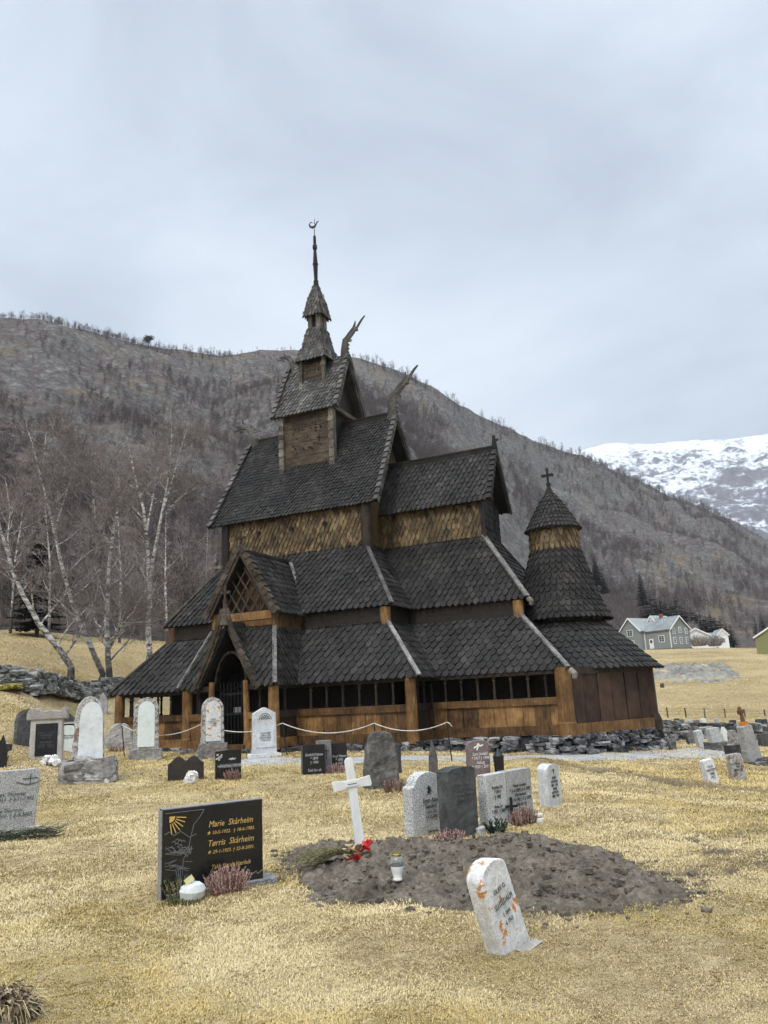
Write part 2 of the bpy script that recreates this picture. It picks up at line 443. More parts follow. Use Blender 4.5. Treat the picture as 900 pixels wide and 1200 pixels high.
sc_ = ramp(nt, noise(nt, v, 25, 6, .75), [(.3, (.045, .037, .027)), (.7, (.14, .115, .085))])
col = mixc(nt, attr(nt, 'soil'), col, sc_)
nt.links.new(col, b.inputs['Base Color']); b.inputs['Roughness'].default_value = 1; b.inputs['Specular IOR Level'].default_value = .05
bump(nt, b, mth(nt, 'ADD', mth(nt, 'MULTIPLY', n2, .5), n3), .9, .03)
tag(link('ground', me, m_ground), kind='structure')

# gravel and slate path past the church
m_path = stone_mat('path_slate', (.20, .20, .20), (.30, .305, .31), (.42, .42, .42), 6, bmp=.3)
pp = [(282, 892), (350, 893), (430, 891), (520, 889), (600, 888), (700, 886), (770, 886), (845, 881)]
mb = MB(); prev = None
ctr = [gp(*p) for p in pp]
dense = []
for a, c in zip(ctr[:-1], ctr[1:]):
    n = max(2, int((c - a).length / .22))
    for k in range(n): dense.append(a.lerp(c, k / n))
dense.append(ctr[-1])
for k in range(len(dense) - 1):
    d = (dense[k + 1] - dense[k]).normalized(); nrm = Vector((-d.y, d.x, 0)); L = []
    fr_ = k / len(dense)
    hw = .95 if fr_ > .78 else .78
    for q, pt in ((0, dense[k]), (1, dense[k + 1])):
        for j in range(7):
            s_ = (j / 6 - .5) * 2 * hw * (1 + .22 * float(vnoise(pt.x * 1.7, pt.y * 1.7 + j, seed=77)))
            xy = pt + nrm * s_; L.append((xy.x, xy.y, float(gz(xy.x, xy.y)) + .006 + .012 * (1 - (2 * j / 6 - 1) ** 2)))
    mb.add(L, [(j, j + 7, j + 8, j + 1)[::-1] for j in range(6)], .5)
tag(mb.build('path', m_path), kind='structure')

# soil heap of the fresh grave
lo = mound.min(0) - .35; hi = mound.max(0) + .35; st = .021
xs = np.arange(lo[0], hi[0], st); ys = np.arange(lo[1], hi[1], st); XX, YY = np.meshgrid(xs, ys, indexing='ij')
hh = mound_h(XX, YY); ZZ = gz(XX, YY) + hh
nx, ny = XX.shape; idx = np.arange(nx * ny).reshape(nx, ny)
Fq = np.stack([idx[:-1, :-1], idx[1:, :-1], idx[1:, 1:], idx[:-1, 1:]], -1).reshape(-1, 4)
dd = mound_d(XX, YY); keep = (dd.ravel()[Fq] > -.34).all(1)
me = np_mesh('soil_mound', np.c_[XX.ravel(), YY.ravel(), ZZ.ravel()], Fq[keep], smooth=True)
m_soil, nt, b = new_mat('bare_soil')
v = coords(nt, 'Object'); n1 = noise(nt, v, 22, 8, .75); n2 = noise(nt, v, 2.5, 4)
col = ramp(nt, mth(nt, 'ADD', mth(nt, 'MULTIPLY', n1, .6), mth(nt, 'MULTIPLY', n2, .4)), [(.33, (.045, .038, .029)), (.5, (.145, .124, .098)), (.66, (.28, .245, .195))])
nt.links.new(col, b.inputs['Base Color']); b.inputs['Roughness'].default_value = 1; b.inputs['Specular IOR Level'].default_value = .1
bump(nt, b, n1, 1, .03)
tag(link('soil_mound', me, m_soil), kind='structure')
mb = MB()
for _ in range(1500):
    i = random.randrange(len(mound)); 
    x = random.uniform(lo[0], hi[0]); y = random.uniform(lo[1], hi[1])
    md_ = float(mound_d(x, y))
    if md_ < -.3 or (md_ < -.08 and random.random() < .7): continue
    s_ = random.choice((.008, .01, .012, .016, .02, .03)); mb.rock((x, y, topz(x, y) + s_ * .2), (s_ * 2.2, s_ * 1.6, s_ * 1.3), random.uniform(0, 6))
tag(mb.build('soil_clods', m_soil), kind='stuff', label='loose clods of soil on the fresh grave', cat='soil')

# ------------------------------------------------------------------ hillside behind the valley floor
ridge_px = [(-260, 372), (-120, 368), (-40, 372), (0, 375), (60, 377), (110, 388), (140, 396), (200, 409), (260, 417), (285, 413), (350, 409), (420, 415), (470, 433), (520, 456), (580, 488), (640, 517), (665, 530), (720, 549), (750, 562), (810, 589), (840, 599), (900, 630), (960, 655), (1100, 690)]
rel = np.array([azel(*p) for p in ridge_px])
AZH = np.radians(np.r_[np.arange(-75, -34, 1.0), np.arange(-34, 34, .22), np.arange(34, 75, 1.0)])
def ridge_r(a): return np.interp(np.degrees(a), [-80, -26, -8, 6, 16, 26, 80], [330, 330, 400, 460, 620, 800, 900])
def ridge_e(a): return np.interp(np.degrees(a), np.r_[-80, rel[:, 0], 80], np.r_[rel[0, 1] * .9, rel[:, 1], rel[-1, 1] * .8])
def toe_r(a): return np.interp(np.degrees(a), TOE_AZ, TOE_R)
def hill(a, t):
    """azimuth, 0..1 from toe to ridge (beyond 1 the far side) -> x, y, z"""
    rt, rr = toe_r(a), ridge_r(a); r = rt + (rr - rt) * t
    x, y = r * np.sin(a), r * np.cos(a)
    zt = gz0((rt - 1) * np.sin(a), (rt - 1) * np.cos(a)); zr = EYE + rr * ridge_e(a) - 1.8
    tt = np.minimum(t, 1)
    z = zt + (zr - zt) * (.72 * tt + .28 * tt ** 2.0) - np.maximum(t - 1, 0) * (rr - rt) * .5
    env = np.clip(t * 6, 0, 1) * np.clip((1.0 - t) * 5 + .25, .25, 1)
    q = r / 330
    crag = fbm(x * .018, y * .018, z * .02, seed=41, o=5, gain=.55)
    z = z + env * (11 * q ** .5 * crag + 2.6 * np.abs(fbm(x * .06, y * .06, seed=44, o=4)))
    return x, y, z
T = np.r_[np.linspace(-.02, 1, 260), np.linspace(1.02, 1.6, 12)]
TT, AA = np.meshgrid(T, AZH, indexing='ij'); X, Y, Z = hill(AA, TT)
nT, nA2 = TT.shape; idx = np.arange(nT * nA2).reshape(nT, nA2)
Fq = np.stack([idx[:-1, :-1], idx[:-1, 1:], idx[1:, 1:], idx[1:, :-1]], -1).reshape(-1, 4)[:, ::-1]
me = np_mesh('hillside', np.c_[X.ravel(), Y.ravel(), Z.ravel()], Fq, smooth=False)
m_hill, nt, b = new_mat('heath_and_rock')
v = coords(nt, 'Object'); n1 = noise(nt, v, .035, 8, .65); n2 = noise(nt, v, .5, 8, .75); n3 = noise(nt, coords(nt, 'Object', (1, 1, 2.5)), .16, 8, .7)
heath = ramp(nt, n2, [(.3, (.052, .041, .040)), (.5, (.088, .072, .070)), (.7, (.135, .113, .102))])
rock = ramp(nt, n2, [(.3, (.04, .038, .036)), (.52, (.115, .110, .105)), (.7, (.26, .25, .24))])
dry = ramp(nt, n2, [(.3, (.09, .07, .048)), (.7, (.18, .147, .095))])
col = mixc(nt, ramp(nt, n1, [(.52, (0, 0, 0)), (.60, (1, 1, 1))]), heath, dry)
geo = nt.nodes.new('ShaderNodeNewGeometry'); sep = nt.nodes.new('ShaderNodeSeparateXYZ'); nt.links.new(geo.outputs['True Normal'], sep.inputs[0])
steep = mth(nt, 'SUBTRACT', 1.0, sep.outputs[2])
fr = mth(nt, 'ADD', mth(nt, 'MULTIPLY', n3, 1.0), mth(nt, 'MULTIPLY', steep, .55))
col = mixc(nt, ramp(nt, fr, [(.62, (0, 0, 0)), (.72, (1, 1, 1))]), col, rock)
nt.links.new(col, b.inputs['Base Color']); b.inputs['Roughness'].default_value = 1; b.inputs['Specular IOR Level'].default_value = .05
bump(nt, b, n2, .8, .6)
tag(link('hillside', me, m_hill), kind='structure')

# ------------------------------------------------------------------ snow-covered mountain up the valley
sn_px = [(560, 560), (620, 545), (667, 531), (695, 523), (720, 519), (750, 520.5), (790, 518), (815, 516.5), (850, 516), (900, 512.5), (960, 506), (1100, 500), (1300, 520)]
sel = np.array([azel(*p) for p in sn_px])
AZS = np.radians(np.arange(3, 60, .09)); TS = np.linspace(0, 1.25, 200)
TT, AA = np.meshgrid(TS, AZS, indexing='ij')
rt, rr = 900., 2600.
r = rt + (rr - rt) * TT; tt = np.minimum(TT, 1)
zr = EYE + rr * np.interp(np.degrees(AA), sel[:, 0], sel[:, 1])
x, y = r * np.sin(AA), r * np.cos(AA)
z = 20 + (zr - 20) * (.75 * tt + .25 * tt ** 2) - np.maximum(TT - 1, 0) * 900
z = z + np.clip(TT * 5, 0, 1) * np.clip((1.03 - TT) * 6, .2, 1) * (55 * fbm(x * .0032, y * .0032, z * .003, seed=51, o=6, gain=.52) + 14 * np.abs(fbm(x * .02, y * .02, seed=54, o=4)))
nT, nA2 = TT.shape; idx = np.arange(nT * nA2).reshape(nT, nA2)
Fq = np.stack([idx[:-1, :-1], idx[:-1, 1:], idx[1:, 1:], idx[1:, :-1]], -1).reshape(-1, 4)[:, ::-1]
me = np_mesh('snowy_mountain', np.c_[x.ravel(), y.ravel(), z.ravel()], Fq)
m_snow, nt, b = new_mat('snow_and_rock')
v = coords(nt, 'Object'); n1 = noise(nt, v, .009, 11, .75); n2 = noise(nt, v, .05, 8, .75); nl = noise(nt, v, .004, 4, .6)
geo = nt.nodes.new('ShaderNodeNewGeometry'); sep = nt.nodes.new('ShaderNodeSeparateXYZ'); nt.links.new(geo.outputs['True Normal'], sep.inputs[0])
sp = nt.nodes.new('ShaderNodeSeparateXYZ'); nt.links.new(geo.outputs['Position'], sp.inputs[0])
alt = mth(nt, 'MULTIPLY', mth(nt, 'SUBTRACT', sp.outputs[2], 60), 1 / 800.)
f = mth(nt, 'ADD', alt, mth(nt, 'MULTIPLY', mth(nt, 'SUBTRACT', n2, .5), 1.9))
f = mth(nt, 'ADD', f, mth(nt, 'MULTIPLY', mth(nt, 'SUBTRACT', sep.outputs[2], .8), 1.6))
f = mth(nt, 'ADD', f, mth(nt, 'MULTIPLY', mth(nt, 'SUBTRACT', n1, .5), 3.2))
rock = ramp(nt, n2, [(.3, (.07, .07, .085)), (.7, (.17, .17, .19))])
low = ramp(nt, nl, [(.45, (.11, .09, .08)), (.6, (.20, .165, .11))])
low = mixc(nt, ramp(nt, n1, [(.45, (0, 0, 0)), (.55, (1, 1, 1))]), low, (.12, .10, .105))
base = mixc(nt, ramp(nt, alt, [(-.0, (0, 0, 0)), (.25, (1, 1, 1))]), low, rock)
col = mixc(nt, ramp(nt, f, [(.36, (0, 0, 0)), (.72, (1, 1, 1))]), base, (.60, .635, .68))
nt.links.new(col, b.inputs['Base Color']); b.inputs['Roughness'].default_value = .9; b.inputs['Specular IOR Level'].default_value = .1
tag(link('snowy_mountain', me, m_snow), kind='structure')
# ------------------------------------------------------------------ the stave church
K = 10 / 9
P = {k: v * K for k, v in dict(Lr=2.991, Le=3.164, zr=10.654, ze=7.127, We=2.307, Ln=2.636, Wn=2.118, zat=5.819, La=4.013, Wa=3.549, zae=3.698,
     Lgt=3.878, Wgt=3.52, zgt=3.198, Lg=5.186, Wg=4.706, zge=1.622, Lgw=4.891, Wgw=4.553, Wc=.915, uc=6.093, Wce=1.123, uce=6.429, zcr=8.772, zce=6.941,
     Wca=1.903, uca=7.494, Wcgt=1.89, ucgt=7.302, Wcg=3.285, ucg=8.732, Wcgw=3.20, ucgw=8.582, pb=1.592, vp=5.879, pbt=1.066, vpt=5.024,
     vd=5.097, zd=5.486, hd=1.133, zdb=3.644, vq=5.81, zq=3.738, hq=.94, zqb=1.593, ua=8.053, zax=7.242, zab=5.928, rab=.807, rad=.737, zdt=5.941, zdd=5.203,
     ram=1.331, zam=3.168, rag=2.636, rwa=2.347, t1=1.005, zt1b=8.978, t1eu=1.22, t1ev=1.125, t1ez=11.07, t1ru=1.2, t1rz=13.285,
     t2=.47, t2e=.617, t2ez=13.322, t2tz=14.67, t3=.259, t3e=.361, t3ez=15.224, t3az=16.637, spz=18.729, wvz=19.255).items()}
globals_ = P
def g(k): return P[k]
YAW = R(24.028)
church = empty('stave_church', (-2.156 * K, 30.0, 1.6 - (1.6 - .487) * K), -YAW)
tag(church, 'dark tarred wooden stave church with tiered shingle roofs and dragon heads', 'church')
CM = Matrix.Translation(church.location) @ Matrix.Rotation(-YAW, 4, 'Z')
def c3(u, v, w): return Vector((u, -v, w))          # u east, v towards the churchyard, w up
def cw(u, v, w): return CM @ c3(u, v, w)

m_sh = wood('tarred_shingle', (.0065, .006, .0055), (.0205, .0188, .0175), (.066, .060, .055), (9, 9, 9), .8, .5, 1.1, rv=.14)
m_sh_grey = wood('weathered_shingle', (.016, .015, .014), (.066, .062, .057), (.21, .20, .185), (9, 9, 9), .7, .5, 1.4, rv=.18)
m_sh_brown = wood('brown_scale_board', (.016, .012, .009), (.05, .039, .029), (.13, .105, .08), (6, 6, 6), .75, .5, 1.4, rv=.2)
m_sh_gold = wood('golden_wall_shingle', (.016, .010, .005), (.090, .060, .028), (.25, .18, .09), (6, 6, 4), .6, .5, 1.3, rv=.24)
m_dark = wood('tarred_timber', (.008, .006, .005), (.022, .016, .012), (.05, .035, .025), (3, 3, 8), .6)
m_brown = wood('brown_timber', (.022, .012, .006), (.135, .070, .026), (.33, .19, .075), (9, 9, 1.2), .6)
m_board = wood('red_brown_board', (.022, .013, .010), (.065, .037, .025), (.115, .068, .045), (11, 11, 1.0), .6)
m_hip = wood('bleached_board', (.028, .026, .024), (.085, .079, .073), (.29, .275, .26), (7, 7, 7), .8, .4, 3.2)
m_carv = wood('carved_grey_timber', (.03, .026, .022), (.11, .095, .08), (.26, .23, .19), (8, 8, 3), .8)
m_iron = simple('black_iron', (.012, .013, .015), .5, .3)
m_void = simple('tarred_interior', (.006, .005, .005), .95)
m_fnd = stone_mat('foundation_stone', (.03, .03, .032), (.10, .10, .105), (.30, .30, .30), 7, bmp=.6, rv=.36)

def hip(parent, a, b_, w=.13, h=.06, name='hip_board', mat=None, up=(0, 0, 1)):
    m = MB(); m.beam(a, b_, w, h, up); return m.build(name, mat or m_hip, parent)
def ridge_beam(parent, a, b_, name='ridge_board'):
    m = MB(); m.beam(a, b_, .07, .3); a2 = Vector(a) + Vector((0, 0, .17)); b2 = Vector(b_) + Vector((0, 0, .17)); m.beam(a2, b2, .12, .05)
    return m.build(name, m_sh, parent)
def rake(parent, top, bot, outward, mat, n=None, w=.17, name='barge_board'):
    """stepped scale boards along the edge of a gable roof"""
    top, bot, outward = Vector(top), Vector(bot), Vector(outward).normalized(); d = bot - top; L = d.length; d.normalize()
    up = outward.cross(d); up = up if up.z > 0 else -up
    m = MB(); n = n or int(L / .3)
    m.beam(top + up * -.06 + outward * .0, bot + up * -.06, .075, .2, up)
    for i in range(n):
        p = top + d * (L * (i / n)); q = top + d * (L * ((i + 1.25) / n))
        m.beam(p + up * .05, q + up * .12, w, .05, up)
        m.beam(p + up * -.02 + outward * .045, q + up * .03 + outward * .075, .04, .17, up)
    return m.build(name, mat, parent)
def cross(parent, p, s=1.0, mat=None, name='cross'):
    m = MB(); p = Vector(p)
    m.beam(p, p + Vector((0, 0, .78 * s)), .1 * s, .08 * s, (0, 1, 0)); m.box(p + Vector((0, 0, .5 * s)), (.42 * s, .09 * s, .11 * s))
    for q in ((0, .80), (-.22, .5), (.22, .5)): m.box(p + Vector((q[0] * s, 0, q[1] * s)), (.14 * s, .1 * s, .14 * s))
    m.box(p + Vector((0, 0, .05 * s)), (.2 * s, .18 * s, .12 * s))
    return m.build(name, mat or m_carv, parent)
def dragon(parent, base, side, s=1.0, mat=None, tongue=1.0):
    """ridge dragon: scaled neck, open jaws, long curled tongue; side = +1 looks along +u"""
    b_ = Vector(base); m = MB(); mat = mat or m_sh_grey
    T = lambda x, z: b_ + Vector((side * x * s, 0, z * s))
    if tongue >= 1:
        m.tube([T(-.16, -.35), T(-.14, .2), T(-.1, .7), T(-.02, .98), T(.1, 1.12)], [x * s for x in (.26, .24, .21, .16, .11)], 8, .5, (1, .6))
        for i in range(10): t = i / 9; m.box(T(-.36 + .18 * t * t, -.25 + 1.2 * t), (.09 * s, .1 * s, .13 * s), Matrix.Rotation(side * .35, 3, 'Y'))
        for i in range(5): t = i / 4; m.box(T(.08 + .06 * t, -.1 + .9 * t), (.07 * s, .1 * s, .1 * s), Matrix.Rotation(side * -.3, 3, 'Y'))
        m.tube([T(-.02, 1.0), T(.2, 1.26), T(.44, 1.5), T(.55, 1.7), T(.6, 1.92)], [x * s for x in (.125, .11, .095, .075, .035)], 7, .5, (1, .6))
        m.tube([T(.06, .98), T(.36, 1.22), T(.66, 1.46), T(.84, 1.7), T(1.02, 1.92), T(1.22, 2.1)], [x * s for x in (.11, .095, .09, .08, .07, .045)], 7, .7, (1, .6))
        m.tube([T(.08, .86), T(.34, 1.04), T(.58, 1.3)], [x * s for x in (.07, .05, .04)], 7, .4, (1, .6))
        for x, z, r in ((.66, 1.36, .1), (.2, .86, .065), (.62, 1.52, .05)): m.lathe([(.01, -r * s), (r * .8 * s, -r * .55 * s), (r * s, 0), (r * .8 * s, r * .55 * s), (.01, r * s)], 9, T(x, z))
        m.box(T(.26, .8), (.1 * s, .08 * s, .16 * s), Matrix.Rotation(side * .4, 3, 'Y'))
    else:
        m.tube([T(-.1, -.35), T(-.08, .15), T(.02, .5), T(.2, .72), T(.45, .8), T(.75, .82 + (1 - tongue) * .1)], [x * s for x in (.2, .18, .15, .13, .12, .05)], 8, .5, (1, .6))
        for i in range(8): t = i / 7; m.box(T(-.3 + .34 * t * t, -.2 + .95 * t), (.09 * s, .1 * s, .12 * s), Matrix.Rotation(side * .6, 3, 'Y'))
        m.tube([T(.3, .8), T(.42, .98), T(.44, 1.14)], [x * s for x in (.07, .05, .02)], 6, .4, (1, .6))
        m.tube([T(.5, .74), T(.8, .68), T(1.02 if tongue > .4 else .86, .86)], [x * s for x in (.07, .05, .03)], 6, .6, (1, .6))
        m.lathe([(.01, -.08 * s), (.08 * s, 0), (.01, .08 * s)], 9, T(.5, .6))
    return m.build('dragon_head', mat, parent)

S = MB
# --- nave roof
nr = MB()
nr.shingles(c3(-g('Le'), g('We'), g('ze')), c3(g('Le'), g('We'), g('ze')), c3(g('Lr'), 0, g('zr')), c3(-g('Lr'), 0, g('zr')), .155, .17)
nr.shingles(c3(g('Le'), -g('We'), g('ze')), c3(-g('Le'), -g('We'), g('ze')), c3(-g('Lr'), 0, g('zr')), c3(g('Lr'), 0, g('zr')), .3, .34)
nave_roof = nr.build('nave_roof', m_sh, church)
ridge_beam(nave_roof, c3(-g('Lr'), 0, g('zr') + .03), c3(g('Lr'), 0, g('zr') + .03))
for sg in (1, -1):
    for sv in (1, -1):
        rake(nave_roof, c3(sg * g('Lr'), 0, g('zr') + .06), c3(sg * g('Le'), sv * g('We'), g('ze') + .02), (sg, 0, 0), m_sh_grey)
    dragon(nave_roof, c3(sg * g('Lr'), 0, g('zr') + .12), sg, .86 if sg > 0 else 1.05, tongue=1 if sg > 0 else .5)
# --- nave walls
nw = MB(); LN, WN = g('Ln'), g('Wn'); z0, z1 = g('zat') - .9, g('ze') + .14
nw.box((0, 0, (z0 + z1) / 2), (2 * LN, 2 * WN, z1 - z0), rnd=.2)
for sv in (1, -1):
    A_, B_ = (c3(-sv * LN, sv * WN, g('zat') - .15), c3(sv * LN, sv * WN, g('zat') - .15))
    nw.shingles(A_, B_, c3(sv * LN, sv * WN, z1), c3(-sv * LN, sv * WN, z1), .17 if sv > 0 else .3, .17 if sv > 0 else .4, .032, .02, .85)
for sg in (1, -1):
    nw.prism([(-WN, z1), (WN, z1), (0, g('zr') - .35)], 0, .08, .2, Matrix.Translation((sg * (LN - .04) + (.08 if sg < 0 else 0), 0, 0)) @ Matrix.Rotation(R(90), 4, 'Z'))
nave_wall = nw.build('nave_wall', m_sh_gold, church)
for su in (1, -1):
    for sv in (1, -1):
        m = MB(); m.tube([c3(su * (LN + .02), sv * (WN - .03), z0), c3(su * (LN + .02), sv * (WN - .03), z1 - .1)], .19, 12); m.build('corner_post', m_dark, nave_wall)
for u in (-1.45, -.05, 1.35):
    m = MB(); m.lathe([(.085, 0), (.085, .05)], 14); o = m.build('porthole', m_void, nave_wall, c3(u, WN + .03, g('zat') + .97)); o.rotation_euler = (R(90), 0, 0)

# --- aisle roof around nave and choir
ar = MB()
La, Wa, zae, zat = g('La'), g('Wa'), g('zae'), g('zat'); Wca, uca, Wc, uc = g('Wca'), g('uca'), g('Wc'), g('uc')
for sv in (1, -1):
    w_, h_ = (.22, .22) if sv > 0 else (.34, .4)
    def q(a, b_, c, d): ar.shingles(*((a, b_, c, d) if sv > 0 else (b_, a, d, c)), w_, h_)
    q(c3(-La, sv * Wa, zae), c3(La, sv * Wa, zae), c3(LN, sv * WN, zat), c3(-LN, sv * WN, zat))
    q(c3(La, sv * Wa, zae), c3(La, sv * Wca, zae), c3(LN, sv * Wc, zat), c3(LN, sv * WN, zat))
    q(c3(La, sv * Wca, zae), c3(uca, sv * Wca, zae), c3(uc, sv * Wc, zat), c3(LN, sv * Wc, zat))
ar.shingles(c3(-La, -Wa, zae), c3(-La, Wa, zae), c3(-LN, WN, zat), c3(-LN, -WN, zat), .3, .36)
ar.shingles(c3(uca, Wca, zae), c3(uca, -Wca, zae), c3(uc, -Wc, zat), c3(uc, Wc, zat), .2, .25)
aisle_roof = ar.build('aisle_roof', m_sh, church)
up_ = Vector((0, 0, .05))
for sv in (1, -1):
    hip(aisle_roof, c3(LN, sv * WN, zat) + up_, c3(La + .05, sv * (Wa + .05), zae) + up_)
    hip(aisle_roof, c3(-LN, sv * WN, zat) + up_, c3(-La - .05, sv * (Wa + .05), zae) + up_, mat=m_carv)
    hip(aisle_roof, c3(uc, sv * Wc, zat) + up_, c3(uca + .05, sv * (Wca + .05), zae) + up_, w=.19)
    hip(aisle_roof, c3(LN, sv * Wc, zat) + up_, c3(La, sv * Wca, zae) + up_ * .9, .1, .03, 'valley_board', m_sh)
    m = MB(); e_ = c3(uca + .1, sv * (Wca + .1), zae - .05); m.tube([e_, e_ + Vector((.12, -sv * .1, -.12)), e_ + Vector((.08, -sv * .12, -.22))], [.09, .08, .06], 8); m.build('eave_knob', m_carv, aisle_roof)
# --- aisle walls
aw = MB(); Lgt, Wgt, zgt, Wcgt, ucgt = g('Lgt') - .12, g('Wgt') - .12, g('zgt'), g('Wcgt') - .12, g('ucgt') - .1
zb = -.1
for sv in (1, -1):
    Lc = [(-Lgt, Wgt), (Lgt, Wgt), (Lgt, Wcgt), (ucgt, Wcgt)]
    for (ua_, va_), (ub_, vb_) in zip(Lc[:-1], Lc[1:]):
        aw.beam(c3(ua_, sv * va_, (zb + zae) / 2 + .03), c3(ub_, sv * vb_, (zb + zae) / 2 + .03), .1, zae - zb + .1, rnd=.15)
        aw.beam(c3(ua_, sv * (va_ + .06), zgt + .12), c3(ub_, sv * (vb_ + .06), zgt + .12), .12, .2, rnd=.4)
aw.beam(c3(-Lgt, Wgt, (zb + zae) / 2 + .03), c3(-Lgt, -Wgt, (zb + zae) / 2 + .03), .1, zae - zb + .1, rnd=.15)
aw.beam(c3(ucgt, Wcgt, (zb + zae) / 2 + .03), c3(ucgt, -Wcgt, (zb + zae) / 2 + .03), .1, zae - zb + .1, rnd=.15)
aisle_wall = aw.build('aisle_wall', m_dark, church)
for u, v in ((-Lgt, Wgt), (Lgt, Wgt), (ucgt, Wcgt)):
    m = MB(); m.tube([c3(u, v + .02, zgt - .25), c3(u, v + .02, zae - .05)], .17, 12); m.build('corner_post', m_brown, aisle_wall)

# --- gallery roof
gr = MB(); Lg, Wg, zge, Wcg, ucg = g('Lg'), g('Wg'), g('zge'), g('Wcg'), g('ucg'); GL, GW, GC, GU = g('Lgt'), g('Wgt'), g('Wcgt'), g('ucgt')
for sv in (1, -1):
    w_, h_ = (.25, .25) if sv > 0 else (.36, .44)
    def q(a, b_, c, d): gr.shingles(*((a, b_, c, d) if sv > 0 else (b_, a, d, c)), w_, h_)
    q(c3(-Lg, sv * Wg, zge), c3(Lg, sv * Wg, zge), c3(GL, sv * GW, zgt), c3(-GL, sv * GW, zgt))
    q(c3(Lg, sv * Wg, zge), c3(Lg, sv * Wcg, zge), c3(GL, sv * GC, zgt), c3(GL, sv * GW, zgt))
    q(c3(Lg, sv * Wcg, zge), c3(ucg, sv * Wcg, zge), c3(GU, sv * GC, zgt), c3(GL, sv * GC, zgt))
    q(c3(ucg, sv * Wcg, zge), c3(ucg, sv * .4, zge), c3(GU, sv * .4, zgt), c3(GU, sv * GC, zgt))
gr.shingles(c3(-Lg, -Wg, zge), c3(-Lg, Wg, zge), c3(-GL, GW, zgt), c3(-GL, -GW, zgt), .3, .36)
# roof of the projecting porch bay
pb, vp, pbt, vpt = g('pb'), g('vp'), g('pbt'), g('vpt')
hq_, dq_ = g('hq') * .98, .1
gr.shingles(c3(hq_, vp, zge), c3(pb, vp, zge), c3(pbt, vpt, zgt), c3(dq_, vpt, zgt), .22, .25)
gr.shingles(c3(-pb, vp, zge), c3(-hq_, vp, zge), c3(-dq_, vpt, zgt), c3(-pbt, vpt, zgt), .22, .25)
gr.shingles(c3(pb, vp, zge), c3(pb, Wg, zge), c3(pbt, GW, zgt), c3(pbt, vpt, zgt), .19, .25)
gr.shingles(c3(-pb, Wg, zge), c3(-pb, vp, zge), c3(-pbt, vpt, zgt), c3(-pbt, GW, zgt), .19, .25)
gr.add([c3(-pbt, vpt, zgt), c3(pbt, vpt, zgt), c3(pbt, GW, zgt), c3(-pbt, GW, zgt)], [(0, 1, 2, 3)], .3)
gallery_roof = gr.build('gallery_roof', m_sh, church)
for sv in (1, -1):
    hip(gallery_roof, c3(GL, sv * GW, zgt) + up_, c3(Lg + .05, sv * (Wg + .05), zge) + up_, .13)
    hip(gallery_roof, c3(-GL, sv * GW, zgt) + up_, c3(-Lg - .05, sv * (Wg + .05), zge) + up_, .13, mat=m_carv)
    hip(gallery_roof, c3(GU, sv * GC, zgt) + up_, c3(ucg + .05, sv * (Wcg + .05), zge) + up_, .15)
    hip(gallery_roof, c3(GL, sv * GC, zgt) + up_, c3(Lg, sv * Wcg, zge) + up_ * .9, .1, .03, 'valley_board', m_sh)
    m = MB(); e_ = c3(ucg + .12, sv * (Wcg + .12), zge - .05); m.tube([e_, e_ + Vector((.14, -sv * .1, -.12)), e_ + Vector((.1, -sv * .12, -.24))], [.1, .09, .06], 8); m.build('eave_knob', m_carv, gallery_roof)
hip(gallery_roof, c3(pbt, vpt, zgt) + up_, c3(pb, vp, zge) + up_, .13); hip(gallery_roof, c3(-pbt, vpt, zgt) + up_, c3(-pb, vp, zge) + up_, .15)
hip(gallery_roof, c3(pbt, GW, zgt) + up_ * .9, c3(pb, Wg, zge) + up_ * .9, .1, .03, 'valley_board', m_sh)

# --- gallery walls: posts, sill beams, plank parapets, rails, turned balusters
Lgw, Wgw, Wcgw, ucgw = g('Lgw'), g('Wgw'), g('Wcgw'), g('ucgw')
def bay(a, b_, balusters=True, planks=True, rail_mat=None, plank_mat=None, top=1.04):
    """one parapet run between two posts, a and b = (u, v)"""
    a3, b3 = c3(a[0], a[1], 0), c3(b_[0], b_[1], 0); d = b3 - a3; L = d.length; d.normalize()
    zu = Vector((0, 0, 1))
    m = MB()
    n = max(2, int(L / .44)); out = d.cross(zu)
    xs_ = [0]; 
    for i in range(n): xs_.append(xs_[-1] + random.uniform(.75, 1.25))
    xs_ = [x_ / xs_[-1] * L for x_ in xs_]
    for i in range(n):
        p0, p1 = xs_[i] + .006, xs_[i + 1] - .006; o_ = random.uniform(-.012, .012)
        m.beam(a3 + d * ((p0 + p1) / 2) + zu * .22 + out * o_, a3 + d * ((p0 + p1) / 2) + zu * (top - .18) + out * o_, .05, p1 - p0, d)
    par = m.build('parapet', plank_mat or m_brown, church)
    m = MB(); m.beam(a3 + zu * .13 + out * .03, b3 + zu * .13 + out * .03, .2, .26); m.build('sill_beam', m_brown, par)
    m = MB(); m.beam(a3 + zu * (top - .1) + out * .03, b3 + zu * (top - .1) + out * .03, .13, .2); m.build('rail', rail_mat or m_brown, par)
    m = MB(); m.beam(a3 + zu * (zge - .03), b3 + zu * (zge - .03), .14, .16); m.build('wall_plate', m_dark, par)
    if balusters:
        n = max(1, int(round(L / .52)))
        for i in range(1, n):
            p = a3 + d * (L * i / n); m = MB(); hh_ = zge - .1 - top
            m.lathe([(.055, 0), (.055, .05), (.035, .07), (.045, .3 * hh_), (.033, .72 * hh_), (.06, .8 * hh_), (.033, .86 * hh_), (.06, .97 * hh_), (.06, hh_)], 10, p + zu * top)
            m.build('baluster', m_dark, par)
    return par
def post(u, v, r=.19, h=None, base=-.05, mat=None):
    m = MB(); h = h or zge + .05
    m.tube([c3(u, v, base), c3(u, v, .3), c3(u, v, .34), c3(u, v, h)], [r * 1.12, r * 1.12, r, r * .95], 14); return m.build('gallery_post', mat or m_brown, church)
pw, vw = pb - .2, vp - .24
